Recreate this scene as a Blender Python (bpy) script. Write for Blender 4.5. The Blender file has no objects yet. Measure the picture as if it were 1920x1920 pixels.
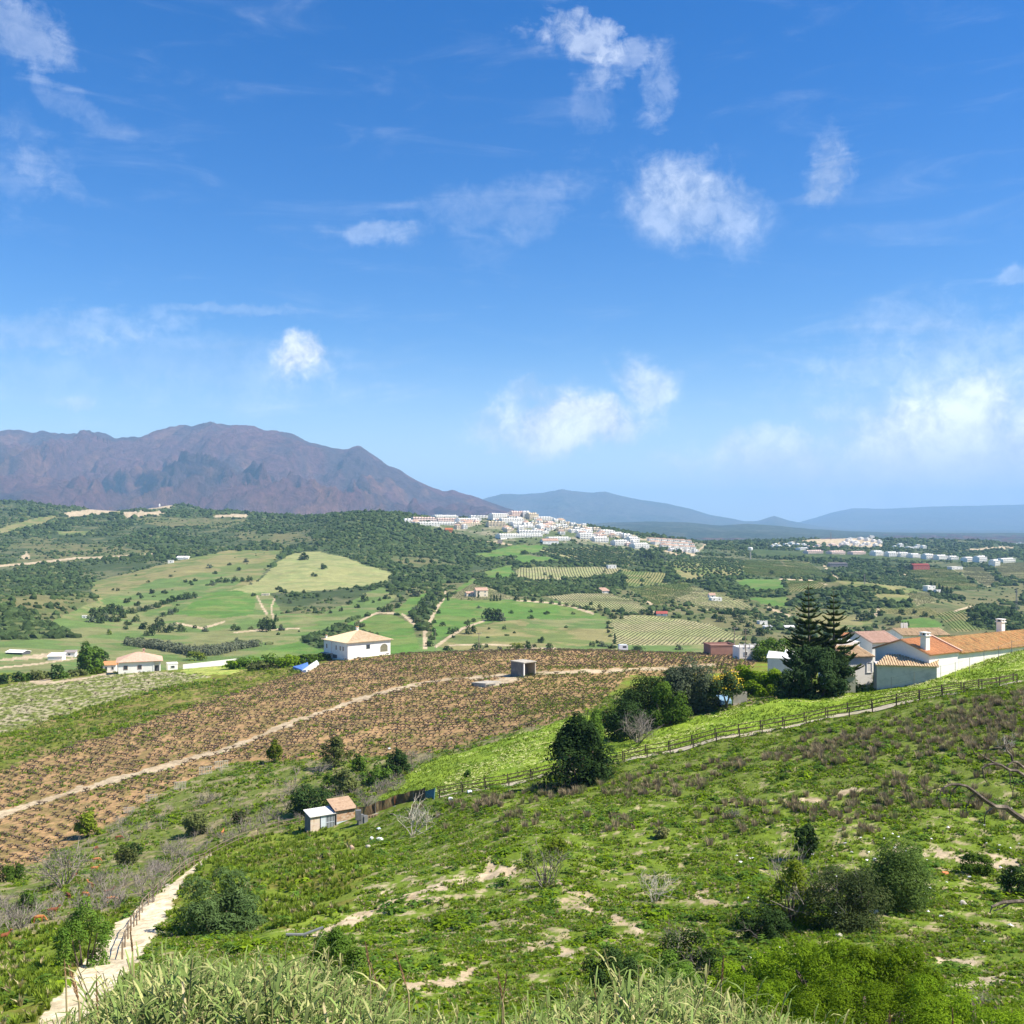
import bpy, math, random
import numpy as np
from mathutils import Vector, Matrix

# ------------------------------------------------------------------ camera, sky, sun, exposure
scene = bpy.context.scene
col = scene.collection
rad = math.radians
F, CX, CY = 1920.0, 960.0, 985.0          # focal length in photo pixels, centre column, eye-level row

cd = bpy.data.cameras.new("camera")
cam = bpy.data.objects.new("camera", cd)
col.objects.link(cam)
cam.location = (0, 0, 0)
cam.rotation_euler = (rad(90), 0, 0)
cd.sensor_width = 36.0
cd.lens = 36.0
cd.shift_y = 25.0 / 1920.0
cd.clip_start = 0.2
cd.clip_end = 120000.0
scene.camera = cam

SUN_EL, SUN_AZ = 50.0, -12.0                 # azimuth counted from +X towards +Y
SUN_STRENGTH, SKY_STRENGTH, EXPOSURE = 5.0, 0.088, 0.86
scene.view_settings.view_transform = 'Standard'
scene.view_settings.look = 'None'
scene.view_settings.exposure = EXPOSURE
scene.view_settings.gamma = 1.0
scene.view_settings.use_curve_mapping = False
scene.cycles.volume_bounces = 2

sl = bpy.data.lights.new("sun", 'SUN')
sl.energy = SUN_STRENGTH
sl.angle = rad(0.53)
sl.color = (1.0, 0.94, 0.83)
sun = bpy.data.objects.new("sun", sl)
col.objects.link(sun)
sdir = Vector((math.cos(rad(SUN_EL)) * math.cos(rad(SUN_AZ)), math.cos(rad(SUN_EL)) * math.sin(rad(SUN_AZ)), math.sin(rad(SUN_EL))))
sun.rotation_euler = sdir.to_track_quat('Z', 'Y').to_euler()
sun.location = (300, 0, 400)

world = bpy.data.worlds.new("World")
scene.world = world
world.use_nodes = True


def build_sky():
    nt = world.node_tree
    N, L = nt.nodes, nt.links
    for n in list(N):
        N.remove(n)

    def new(t, **kw):
        n = N.new(t)
        for k, v in kw.items():
            setattr(n, k, v)
        return n

    def math_(op, a, b=None, c=None, clamp=False):
        n = new('ShaderNodeMath', operation=op, use_clamp=clamp)
        for i, v in enumerate((a, b, c)):
            if v is None:
                continue
            if isinstance(v, (int, float)):
                n.inputs[i].default_value = v
            else:
                L.new(v, n.inputs[i])
        return n.outputs[0]

    sky = new('ShaderNodeTexSky', sky_type='NISHITA')
    sky.sun_disc = False
    sky.sun_elevation = rad(SUN_EL)
    sky.sun_rotation = rad(90 - SUN_AZ)
    sky.altitude = 150
    sky.air_density = 1.0
    sky.dust_density = 0.35
    sky.ozone_density = 3.0
    hsv = new('ShaderNodeHueSaturation')
    hsv.inputs['Hue'].default_value = 0.512
    hsv.inputs['Saturation'].default_value = 1.46
    hsv.inputs['Value'].default_value = 1.0
    L.new(sky.outputs[0], hsv.inputs['Color'])

    tc = new('ShaderNodeTexCoord')
    sep = new('ShaderNodeSeparateXYZ')
    L.new(tc.outputs['Generated'], sep.inputs[0])
    x, y, z = sep.outputs
    # azimuth and elevation of the direction: clouds live on the sky sphere
    az = math_('ARCTAN2', x, y)
    el = math_('ARCSINE', z)
    cmb = new('ShaderNodeCombineXYZ')
    L.new(az, cmb.inputs[0])
    L.new(el, cmb.inputs[1])
    # noise on the direction itself
    def noise(scale, detail, rough, dist=0.0, vec=None):
        n = new('ShaderNodeTexNoise')
        n.inputs['Scale'].default_value = scale
        n.inputs['Detail'].default_value = detail
        n.inputs['Roughness'].default_value = rough
        n.inputs['Distortion'].default_value = dist
        L.new(vec or tc.outputs['Generated'], n.inputs['Vector'])
        return n
    wn = noise(9.0, 5.0, 0.6)
    wv = new('ShaderNodeVectorMath', operation='SUBTRACT')
    L.new(wn.outputs['Color'], wv.inputs[0])
    wv.inputs[1].default_value = (0.5, 0.5, 0.5)
    ws = new('ShaderNodeVectorMath', operation='SCALE')
    L.new(wv.outputs[0], ws.inputs[0])
    ws.inputs['Scale'].default_value = 0.10
    wa = new('ShaderNodeVectorMath', operation='ADD')
    L.new(cmb.outputs[0], wa.inputs[0])
    L.new(ws.outputs[0], wa.inputs[1])
    fine = noise(17.0, 9.0, 0.60, 0.3)
    fine2 = noise(62.0, 8.0, 0.66, 0.5)
    # stretched noise for wisps
    mp = new('ShaderNodeMapping')
    mp.inputs['Scale'].default_value = (1.0, 1.0, 5.0)
    mp.inputs['Rotation'].default_value = (0.0, rad(12), 0.0)
    L.new(tc.outputs['Generated'], mp.inputs['Vector'])
    wisp = noise(7.0, 7.0, 0.6, 0.8, mp.outputs[0])

    cmix = math_('ADD', math_('MULTIPLY', fine.outputs['Fac'], 0.68), math_('MULTIPLY', fine2.outputs['Fac'], 0.32))
    wmix = math_('ADD', math_('MULTIPLY', wisp.outputs['Fac'], 0.62), math_('MULTIPLY', fine2.outputs['Fac'], 0.38))

    def ang(px, py):
        d = Vector(((px - CX) / F, 1.0, (CY - py) / F)).normalized()
        return math.atan2(d.x, d.y), math.asin(d.z)

    # (px, py, rx, ry, tilt degrees, opacity, texture amount)
    clouds = [
        (35, 40, 120, 75, 20, 0.22, 1.3),
        (85, 320, 120, 42, 25, 0.11, 1.3), (20, 300, 80, 110, 30, 0.10, 1.2),
        (1085, 55, 120, 52, -5, 0.36, 1.5), (1165, 100, 110, 50, -30, 0.17, 1.5), (1235, 160, 46, 120, 12, 0.17, 1.5),
        (1110, 190, 60, 120, 10, 0.10, 1.3),
        (1310, 385, 170, 100, 8, 0.32, 0.8), (1290, 320, 90, 70, 0, 0.2, 1.0),
        (1548, 315, 52, 80, 12, 0.34, 1.1),
        (568, 685, 82, 50, -14, 0.90, 0.6), (600, 715, 60, 40, 0, 0.3, 0.8),
        (1232, 715, 85, 75, 5, 0.60, 0.6),
        (1085, 805, 180, 62, -7, 1.0, 0.5), (965, 815, 140, 50, 0, 0.55, 0.7), (1010, 755, 110, 30, -8, 0.4, 0.8),
        (1430, 850, 120, 75, 0, 0.5, 0.7),
        (1720, 875, 360, 140, 3, 0.80, 0.5), (1900, 860, 300, 190, 0, 0.75, 0.5), (1600, 930, 300, 80, 0, 0.55, 0.8), (1400, 880, 220, 60, 0, 0.4, 0.9),
        (1860, 930, 320, 110, 0, 0.95, 0.4), (1800, 690, 420, 140, -8, 0.22, 1.0),
        (700, 462, 120, 32, 0, 0.22, 0.9), (930, 385, 240, 70, -12, 0.12, 0.9),
        (120, 610, 300, 40, 0, 0.18, 1.0), (420, 592, 160, 16, -2, 0.16, 0.9), (250, 705, 520, 90, 0, 0.12, 0.9),
        (150, 190, 110, 36, 15, 0.09, 1.2), (130, 750, 45, 18, 4, 0.25, 0.7), (1900, 490, 60, 25, -12, 0.2, 0.9),
    ]
    total = None
    for (px, py, rx, ry, tilt, op, tex) in clouds:
        a, e = ang(px, py)
        sub = new('ShaderNodeVectorMath', operation='SUBTRACT')
        L.new(wa.outputs[0], sub.inputs[0])
        sub.inputs[1].default_value = (a, e, 0)
        rot = new('ShaderNodeVectorRotate', rotation_type='Z_AXIS')
        rot.inputs['Angle'].default_value = rad(tilt)
        L.new(sub.outputs[0], rot.inputs['Vector'])
        sc = new('ShaderNodeVectorMath', operation='MULTIPLY')
        L.new(rot.outputs[0], sc.inputs[0])
        sc.inputs[1].default_value = (F / rx, F / ry, 0)
        ln = new('ShaderNodeVectorMath', operation='LENGTH')
        L.new(sc.outputs[0], ln.inputs[0])
        mr = new('ShaderNodeMapRange', interpolation_type='SMOOTHERSTEP')
        mr.inputs['From Min'].default_value = 1.45
        mr.inputs['From Max'].default_value = 0.0
        mr.inputs['To Min'].default_value = 0.0
        mr.inputs['To Max'].default_value = 1.0
        L.new(ln.outputs['Value'], mr.inputs['Value'])
        body = mr.outputs[0]
        # texture: threshold of noise rises towards the rim
        src = wmix if tex >= 0.9 else cmix
        t1 = math_('MULTIPLY_ADD', src, 5.0 * tex, -2.62 * tex)
        t2 = math_('MULTIPLY_ADD', body, 1.35, -0.16)
        s = math_('ADD', t1, t2, None, True)
        s = math_('MULTIPLY', s, math_('MULTIPLY', body, 1.6, None, True))
        m = math_('MULTIPLY', s, 1.0, None, True)
        m = math_('MULTIPLY', m, op, None, True)
        if total is None:
            total = m
        else:
            inv = math_('SUBTRACT', 1.0, m)
            inv0 = math_('SUBTRACT', 1.0, total)
            total = math_('SUBTRACT', 1.0, math_('MULTIPLY', inv, inv0))
    # faint thin cloud everywhere round the sky
    mr = new('ShaderNodeMapRange', interpolation_type='SMOOTHSTEP')
    mr.inputs['From Min'].default_value = 0.50
    mr.inputs['From Max'].default_value = 0.95
    mr.inputs['To Max'].default_value = 0.22
    L.new(wisp.outputs['Fac'], mr.inputs['Value'])
    inv = math_('SUBTRACT', 1.0, mr.outputs[0])
    total = math_('SUBTRACT', 1.0, math_('MULTIPLY', math_('SUBTRACT', 1.0, total), inv), None, True)
    f2 = math_('MULTIPLY_ADD', fine2.outputs['Fac'], 0.5, 0.75)
    total = math_('MULTIPLY', total, f2, None, True)
    # cloud colour: white tops, grey where thick
    ccol = new('ShaderNodeMix', data_type='RGBA')
    cr = new('ShaderNodeMapRange')
    cr.inputs['From Min'].default_value = 0.40
    cr.inputs['From Max'].default_value = 0.60
    L.new(cmix, cr.inputs['Value'])
    L.new(cr.outputs[0], ccol.inputs['Factor'])
    ccol.inputs['A'].default_value = (3.9, 4.4, 5.3, 1)
    ccol.inputs['B'].default_value = (8.0, 8.3, 8.7, 1)
    # pale veil of thin high haze towards the horizon, the same all round
    vr = new('ShaderNodeMapRange', interpolation_type='SMOOTHSTEP')
    vr.inputs['From Min'].default_value = 0.19
    vr.inputs['From Max'].default_value = -0.02
    vr.inputs['To Max'].default_value = 0.60
    L.new(el, vr.inputs['Value'])
    veil = new('ShaderNodeMix', data_type='RGBA')
    L.new(vr.outputs[0], veil.inputs['Factor'])
    L.new(hsv.outputs[0], veil.inputs['A'])
    veil.inputs['B'].default_value = (4.6, 5.8, 7.2, 1)
    gr = new('ShaderNodeMapRange', interpolation_type='SMOOTHSTEP')
    gr.inputs['From Min'].default_value = 0.105
    gr.inputs['From Max'].default_value = 0.035
    gr.inputs['To Max'].default_value = 0.75
    L.new(el, gr.inputs['Value'])
    low = new('ShaderNodeMix', data_type='RGBA')
    L.new(gr.outputs[0], low.inputs['Factor'])
    L.new(ccol.outputs['Result'], low.inputs['A'])
    low.inputs['B'].default_value = (4.7, 5.1, 5.8, 1)
    mix = new('ShaderNodeMix', data_type='RGBA')
    L.new(total, mix.inputs['Factor'])
    L.new(veil.outputs['Result'], mix.inputs['A'])
    L.new(low.outputs['Result'], mix.inputs['B'])
    bg = new('ShaderNodeBackground')
    bg.inputs['Strength'].default_value = SKY_STRENGTH
    L.new(mix.outputs['Result'], bg.inputs['Color'])
    out = new('ShaderNodeOutputWorld')
    L.new(bg.outputs[0], out.inputs['Surface'])


build_sky()

# ------------------------------------------------------------------ small helpers
rng = np.random.default_rng(7)
random.seed(7)


def hash2(ix, iy, seed):
    h = (ix.astype(np.int64) * 374761393 + iy.astype(np.int64) * 668265263 + seed * 974634777) & 0xFFFFFFFF
    h = ((h ^ (h >> 13)) * 1274126177) & 0xFFFFFFFF
    h = h ^ (h >> 16)
    return (h & 0xFFFFFF) / float(0xFFFFFF)


def vnoise(x, y, seed=0):
    ix, iy = np.floor(x), np.floor(y)
    fx, fy = x - ix, y - iy
    fx = fx * fx * (3 - 2 * fx)
    fy = fy * fy * (3 - 2 * fy)
    a = hash2(ix, iy, seed)
    b = hash2(ix + 1, iy, seed)
    c = hash2(ix, iy + 1, seed)
    d = hash2(ix + 1, iy + 1, seed)
    return a + (b - a) * fx + (c - a) * fy + (a - b - c + d) * fx * fy


def fbm(x, y, o=4, seed=0, g=0.5):
    s, a, t = 0.0, 1.0, 0.0
    for i in range(o):
        s = s + a * vnoise(x, y, seed + i * 17)
        t += a
        a *= g
        x = x * 2.03 + 5.2
        y = y * 2.03 + 1.7
    return s / t


def smooth(e0, e1, x):
    t = np.clip((x - e0) / (e1 - e0), 0, 1)
    return t * t * (3 - 2 * t)


def tag(o, label=None, cat=None, group=None, kind=None):
    if label:
        o['label'] = label
    if cat:
        o['category'] = cat
    if group:
        o['group'] = group
    if kind:
        o['kind'] = kind
    return o


def empty(name, loc, rz=0.0):
    o = bpy.data.objects.new(name, None)
    o.empty_display_size = 0.5
    o.location = loc
    o.rotation_euler = (0, 0, rz)
    col.objects.link(o)
    return o


def link(name, me, parent=None, loc=(0, 0, 0), rz=0.0, scale=None):
    o = bpy.data.objects.new(name, me)
    o.location = loc
    o.rotation_euler = (0, 0, rz)
    if scale is not None:
        o.scale = scale if hasattr(scale, '__len__') else (scale,) * 3
    col.objects.link(o)
    if parent is not None:
        o.parent = parent
    return o


def np_mesh(name, V, polys, mats=(), mat_idx=None, smooth_=False, attrs=None, colors=None):
    """polys: list of (n,k) int arrays"""
    me = bpy.data.meshes.new(name)
    V = np.asarray(V, dtype=np.float32)
    me.vertices.add(len(V))
    me.vertices.foreach_set('co', V.ravel())
    loops = np.concatenate([p.ravel() for p in polys]).astype(np.int32)
    totals = np.concatenate([np.full(len(p), p.shape[1], np.int32) for p in polys])
    starts = np.concatenate([[0], np.cumsum(totals)[:-1]]).astype(np.int32)
    me.loops.add(len(loops))
    me.loops.foreach_set('vertex_index', loops)
    me.polygons.add(len(totals))
    me.polygons.foreach_set('loop_start', starts)
    me.polygons.foreach_set('loop_total', totals)
    if mat_idx is not None:
        me.polygons.foreach_set('material_index', np.asarray(mat_idx, np.int32))
    if smooth_:
        me.polygons.foreach_set('use_smooth', np.ones(len(totals), bool))
    for m in mats:
        me.materials.append(m)
    for k, v in (attrs or {}).items():
        at = me.attributes.new(k, 'FLOAT', 'POINT')
        at.data.foreach_set('value', np.asarray(v, np.float32))
    for k, v in (colors or {}).items():
        at = me.attributes.new(k, 'FLOAT_COLOR', 'POINT')
        c = np.ones((len(V), 4), np.float32)
        c[:, :3] = v
        at.data.foreach_set('color', c.ravel())
    me.update(calc_edges=True)
    return me


class MB:
    """collects plain faces into one mesh; m = material slot"""
    def __init__(self):
        self.V, self.Fc, self.M = [], [], []

    def add(self, vs, fs, m=0):
        b = len(self.V)
        self.V += [tuple(v) for v in vs]
        for f in fs:
            self.Fc.append([b + i for i in f])
            self.M.append(m)

    def box(self, c, s, rz=0.0, m=0, rx=0.0, ry=0.0):
        R = Matrix.Rotation(rz, 3, 'Z') @ Matrix.Rotation(ry, 3, 'Y') @ Matrix.Rotation(rx, 3, 'X')
        vs = []
        for dx, dy, dz in ((-1, -1, -1), (1, -1, -1), (1, 1, -1), (-1, 1, -1), (-1, -1, 1), (1, -1, 1), (1, 1, 1), (-1, 1, 1)):
            v = R @ Vector((dx * s[0] / 2, dy * s[1] / 2, dz * s[2] / 2))
            vs.append((v.x + c[0], v.y + c[1], v.z + c[2]))
        self.add(vs, [(0, 3, 2, 1), (4, 5, 6, 7), (0, 1, 5, 4), (1, 2, 6, 5), (2, 3, 7, 6), (3, 0, 4, 7)], m)

    def bar(self, a, b, w, h, m=0):
        a, b = Vector(a), Vector(b)
        d = b - a
        if d.length < 1e-6:
            return
        t = d.normalized()
        up = Vector((0, 0, 1)) if abs(t.z) < 0.95 else Vector((1, 0, 0))
        s = t.cross(up).normalized()
        u = s.cross(t)
        vs = []
        for p in (a, b):
            for i, j in ((-1, -1), (1, -1), (1, 1), (-1, 1)):
                vs.append(p + s * (i * w / 2) + u * (j * h / 2))
        self.add(vs, [(0, 1, 2, 3), (7, 6, 5, 4), (0, 4, 5, 1), (1, 5, 6, 2), (2, 6, 7, 3), (3, 7, 4, 0)], m)

    def tube(self, pts, radii, n=5, m=0, cap=True):
        pts = [Vector(p) for p in pts]
        rings = []
        for i, p in enumerate(pts):
            d = (pts[min(i + 1, len(pts) - 1)] - pts[max(i - 1, 0)])
            t = d.normalized() if d.length > 1e-9 else Vector((0, 0, 1))
            up = Vector((0, 0, 1)) if abs(t.z) < 0.9 else Vector((1, 0, 0))
            s = t.cross(up).normalized()
            u = s.cross(t)
            rings.append([p + (s * math.cos(2 * math.pi * k / n) + u * math.sin(2 * math.pi * k / n)) * radii[i] for k in range(n)])
        vs = [v for r in rings for v in r]
        fs = []
        for i in range(len(pts) - 1):
            for k in range(n):
                k2 = (k + 1) % n
                fs.append((i * n + k, i * n + k2, (i + 1) * n + k2, (i + 1) * n + k))
        if cap:
            fs.append(tuple(range(n - 1, -1, -1)))
            fs.append(tuple((len(pts) - 1) * n + k for k in range(n)))
        self.add(vs, fs, m)

    def prism(self, poly, z0, z1, m=0):
        n = len(poly)
        vs = [(p[0], p[1], z0) for p in poly] + [(p[0], p[1], z1) for p in poly]
        fs = [tuple(range(n - 1, -1, -1)), tuple(range(n, 2 * n))]
        for k in range(n):
            k2 = (k + 1) % n
            fs.append((k, k2, n + k2, n + k))
        self.add(vs, fs, m)

    def mesh(self, name, mats):
        me = bpy.data.meshes.new(name)
        me.from_pydata([tuple(v) for v in self.V], [], self.Fc)
        for mt in (mats if isinstance(mats, (list, tuple)) else [mats]):
            me.materials.append(mt)
        me.polygons.foreach_set('material_index', np.asarray(self.M, np.int32))
        me.update()
        return me

    def build(self, name, mats, parent=None, loc=(0, 0, 0), rz=0.0):
        return link(name, self.mesh(name, mats), parent, loc, rz)


# ------------------------------------------------------------------ materials
def mat_new(name):
    m = bpy.data.materials.new(name)
    m.use_nodes = True
    nt = m.node_tree
    for n in list(nt.nodes):
        nt.nodes.remove(n)
    out = nt.nodes.new('ShaderNodeOutputMaterial')
    return m, nt, out


def nd(nt, t, ins=None, **kw):
    n = nt.nodes.new(t)
    for k, v in kw.items():
        setattr(n, k, v)
    for k, v in (ins or {}).items():
        if hasattr(v, 'is_output') or isinstance(v, bpy.types.NodeSocket):
            nt.links.new(v, n.inputs[k])
        else:
            n.inputs[k].default_value = v
    return n


def c4(c):
    return (c[0], c[1], c[2], 1.0)


def mix_col(nt, f, a, b, blend='MIX'):
    n = nt.nodes.new('ShaderNodeMix')
    n.data_type = 'RGBA'
    n.blend_type = blend
    for k, v in (('Factor', f), ('A', a), ('B', b)):
        if isinstance(v, bpy.types.NodeSocket):
            nt.links.new(v, n.inputs[k])
        elif k == 'Factor':
            n.inputs[k].default_value = v
        else:
            n.inputs[k].default_value = c4(v)
    return n.outputs['Result']


def surf_mat(name, a, b=None, scale=3.0, rough=0.85, detail=4.0, bump=0.0, stain=None, stain_scale=0.5, stain_amt=0.5, metal=0.0, stretch=None, spec=0.2):
    """plain weathered surface: two tones mixed by noise, optional stains, optional bump"""
    m, nt, out = mat_new(name)
    tc = nd(nt, 'ShaderNodeTexCoord')
    vec = tc.outputs['Object']
    if stretch:
        mp = nd(nt, 'ShaderNodeMapping', {'Vector': vec, 'Scale': stretch})
        vec = mp.outputs[0]
    n1 = nd(nt, 'ShaderNodeTexNoise', {'Vector': vec, 'Scale': scale, 'Detail': detail, 'Roughness': 0.6})
    rmp = nd(nt, 'ShaderNodeMapRange', {'Value': n1.outputs['Fac'], 'From Min': 0.3, 'From Max': 0.7})
    c = mix_col(nt, rmp.outputs[0], a, b or a)
    if stain:
        n2 = nd(nt, 'ShaderNodeTexNoise', {'Vector': vec, 'Scale': stain_scale, 'Detail': 6.0, 'Roughness': 0.65})
        r2 = nd(nt, 'ShaderNodeMapRange', {'Value': n2.outputs['Fac'], 'From Min': 0.5, 'From Max': 0.68, 'To Max': stain_amt})
        c = mix_col(nt, r2.outputs[0], c, stain)
    p = nd(nt, 'ShaderNodeBsdfPrincipled', {'Base Color': c, 'Roughness': rough, 'Metallic': metal, 'Specular IOR Level': spec})
    if bump:
        bn = nd(nt, 'ShaderNodeBump', {'Height': n1.outputs['Fac'], 'Strength': bump, 'Distance': 0.05})
        nt.links.new(bn.outputs[0], p.inputs['Normal'])
    nt.links.new(p.outputs[0], out.inputs['Surface'])
    return m


def leaf_mat(name, dark, light, alt=None, alt_amt=0.0, trans=0.28, var=0.35):
    """leaves: tone per leaf from the 'tint' attribute, hue shift per plant"""
    m, nt, out = mat_new(name)
    at = nd(nt, 'ShaderNodeAttribute', attribute_name='tint')
    oi = nd(nt, 'ShaderNodeObjectInfo')
    c = mix_col(nt, at.outputs['Fac'], dark, light)
    if alt:
        gt = nd(nt, 'ShaderNodeMath', {0: oi.outputs['Random'], 1: 1.0 - alt_amt}, operation='GREATER_THAN')
        mm = nd(nt, 'ShaderNodeMath', {0: gt.outputs[0], 1: 0.8}, operation='MULTIPLY')
        c = mix_col(nt, mm.outputs[0], c, alt)
    mr = nd(nt, 'ShaderNodeMapRange', {'Value': oi.outputs['Random'], 'To Min': 1.0 - var, 'To Max': 1.0 + var})
    hs = nd(nt, 'ShaderNodeHueSaturation', {'Color': c, 'Value': mr.outputs[0]})
    d = nd(nt, 'ShaderNodeBsdfDiffuse', {'Color': hs.outputs[0]})
    t = nd(nt, 'ShaderNodeBsdfTranslucent', {'Color': hs.outputs[0]})
    mx = nd(nt, 'ShaderNodeMixShader', {0: trans, 1: d.outputs[0], 2: t.outputs[0]})
    nt.links.new(mx.outputs[0], out.inputs['Surface'])
    return m


def attr_leaf_mat(name, trans=0.25, var=0.25):
    """leaves coloured one by one through the 'leafcol' attribute"""
    m, nt, out = mat_new(name)
    at = nd(nt, 'ShaderNodeAttribute', attribute_name='leafcol')
    oi = nd(nt, 'ShaderNodeObjectInfo')
    mr = nd(nt, 'ShaderNodeMapRange', {'Value': oi.outputs['Random'], 'To Min': 1.0 - var, 'To Max': 1.0 + var})
    hs = nd(nt, 'ShaderNodeHueSaturation', {'Color': at.outputs['Color'], 'Value': mr.outputs[0]})
    d = nd(nt, 'ShaderNodeBsdfDiffuse', {'Color': hs.outputs[0]})
    t = nd(nt, 'ShaderNodeBsdfTranslucent', {'Color': hs.outputs[0]})
    mx = nd(nt, 'ShaderNodeMixShader', {0: trans, 1: d.outputs[0], 2: t.outputs[0]})
    nt.links.new(mx.outputs[0], out.inputs['Surface'])
    return m
# ------------------------------------------------------------------ terrain: one sheet from the viewer's feet to the horizon
PXS = np.arange(-1400.0, 3330.0, 6.0)
gk = np.exp(-0.5 * (np.arange(-12, 13) / 5.0) ** 2)
gk /= gk.sum()


def along(pts, k):
    xs = [p[0] for p in pts]
    v = np.interp(PXS, xs, [p[k] for p in pts])
    return np.convolve(np.pad(v, 12, mode='edge'), gk, mode='valid')


# each line: (column, row, distance) of ground features, near to far
LINES = [
    [(0, 2900, 5.0)],
    [(0, 2295, 12.0), (1920, 2330, 12.0)],
    [(0, 2120, 22.0), (960, 2150, 22.0), (1920, 2120, 22.0)],
    [(0, 1915, 46.0), (300, 1900, 43.0), (600, 1895, 41.0), (960, 1890, 40.0), (1400, 1885, 40.0), (1920, 1880, 38.0)],
    [(0, 1762, 76.0), (200, 1780, 68.0), (300, 1738, 76.0), (600, 1750, 64.0), (960, 1750, 58.0), (1400, 1740, 57.0), (1920, 1735, 55.0)],
    [(0, 1672, 112.0), (200, 1645, 112.0), (330, 1640, 106.0), (480, 1622, 102.0), (600, 1612, 100.0), (800, 1608, 88.0), (960, 1600, 82.0), (1400, 1590, 80.0), (1920, 1588, 76.0)],
    [(0, 1570, 150.0), (300, 1568, 141.0), (560, 1560, 130.0), (640, 1557, 128.0), (700, 1548, 126.0), (760, 1524, 126.0), (820, 1494, 128.0), (1100, 1437, 128.0), (1400, 1378, 128.0), (1650, 1325, 128.0), (1920, 1280, 128.0)],
    [(0, 1470, 190.0), (400, 1440, 180.0), (760, 1425, 165.0), (900, 1395, 165.0), (1000, 1365, 168.0), (1080, 1346, 168.0), (1170, 1380, 147.0), (1250, 1362, 144.0), (1350, 1335, 147.0), (1480, 1308, 150.0), (1700, 1283, 156.0), (1800, 1250, 160.0), (1920, 1218, 164.0)],
    [(0, 1370, 250.0), (300, 1360, 235.0), (560, 1350, 225.0), (760, 1340, 215.0), (960, 1300, 225.0), (1200, 1285, 235.0), (1400, 1272, 240.0), (1700, 1272, 240.0), (1920, 1268, 240.0)],
    [(0, 1288, 345.0), (200, 1266, 345.0), (330, 1258, 348.0), (400, 1250, 352.0), (450, 1247, 352.0), (520, 1245, 345.0), (600, 1240, 336.0), (800, 1226, 330.0), (1000, 1219, 325.0), (1330, 1226, 320.0), (1600, 1240, 320.0), (1920, 1262, 320.0)],
    [(0, 1262, 430.0), (180, 1256, 430.0), (400, 1276, 430.0), (600, 1300, 430.0), (1000, 1300, 430.0), (1920, 1308, 430.0)],
    [(0, 1215, 600.0), (300, 1232, 590.0), (550, 1232, 600.0), (900, 1216, 640.0), (1200, 1215, 660.0), (1500, 1220, 680.0), (1920, 1225, 720.0)],
    [(0, 1170, 760.0), (300, 1188, 740.0), (600, 1180, 780.0), (780, 1170, 790.0), (900, 1160, 830.0), (1200, 1160, 860.0), (1500, 1165, 940.0), (1920, 1165, 1000.0)],
    [(0, 1120, 1050.0), (300, 1130, 980.0), (600, 1112, 1050.0), (780, 1130, 950.0), (900, 1115, 1020.0), (1200, 1110, 1120.0), (1500, 1120, 1200.0), (1920, 1120, 1320.0)],
    [(0, 1060, 1450.0), (170, 1092, 1260.0), (350, 1060, 1380.0), (600, 1050, 1420.0), (760, 1085, 1260.0), (900, 1060, 1400.0), (1200, 1062, 1480.0), (1500, 1072, 1650.0), (1920, 1070, 1800.0)],
    [(0, 1010, 1950.0), (300, 1020, 1850.0), (560, 1033, 1680.0), (700, 1008, 1760.0), (850, 1030, 1680.0), (1000, 1028, 1750.0), (1200, 1042, 1800.0), (1500, 1040, 2200.0), (1920, 1045, 2400.0)],
    [(0, 948, 2900.0), (200, 960, 2900.0), (350, 962, 2900.0), (450, 964, 2700.0), (560, 973, 2450.0), (690, 964, 2150.0), (780, 978, 2150.0), (860, 978, 2150.0), (930, 968, 2150.0), (990, 966, 2150.0), (1050, 980, 2150.0), (1200, 1006, 2200.0), (1320, 1020, 2350.0), (1500, 1016, 3000.0), (1700, 1018, 3300.0), (1920, 1024, 3600.0)],
    [(0, 1022, 4600.0)],
    [(0, 1009, 8000.0)],
    [(0, 992.4, 26000.0)],
]
LY = np.array([along(l, 2) for l in LINES])
LP = np.array([along(l, 1) for l in LINES])
LZ = -(LP - CY) / F * LY

u_in = np.linspace(-0.56, 0.56, 800)
u_out = 0.56 + np.cumsum(np.linspace(0.003, 0.05, 26))
U = np.concatenate([-u_out[::-1], u_in, u_out])


def rows():
    seg = [(3.5, 34, 36), (34, 60, 105), (60, 100, 120), (100, 135, 95), (135, 200, 110), (200, 345, 100), (345, 580, 34), (580, 900, 90), (900, 1500, 110), (1500, 2250, 70), (2250, 3700, 34), (3700, 9000, 14), (9000, 30000, 9)]
    r = []
    for a, b, n in seg:
        r.append(np.exp(np.linspace(math.log(a), math.log(b), n, endpoint=False)))
    return np.concatenate(r + [[30000.0]])


Y = rows()
NR, NC = len(Y), len(U)
pxU = CX + F * U
idx = (pxU - PXS[0]) / 6.0
i0 = np.clip(np.floor(idx).astype(int), 0, len(PXS) - 2)
ft = np.clip(idx - i0, 0, 1)
KS = np.log(LY[:, i0] * (1 - ft) + LY[:, i0 + 1] * ft)
KZ = LZ[:, i0] * (1 - ft) + LZ[:, i0 + 1] * ft


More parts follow.
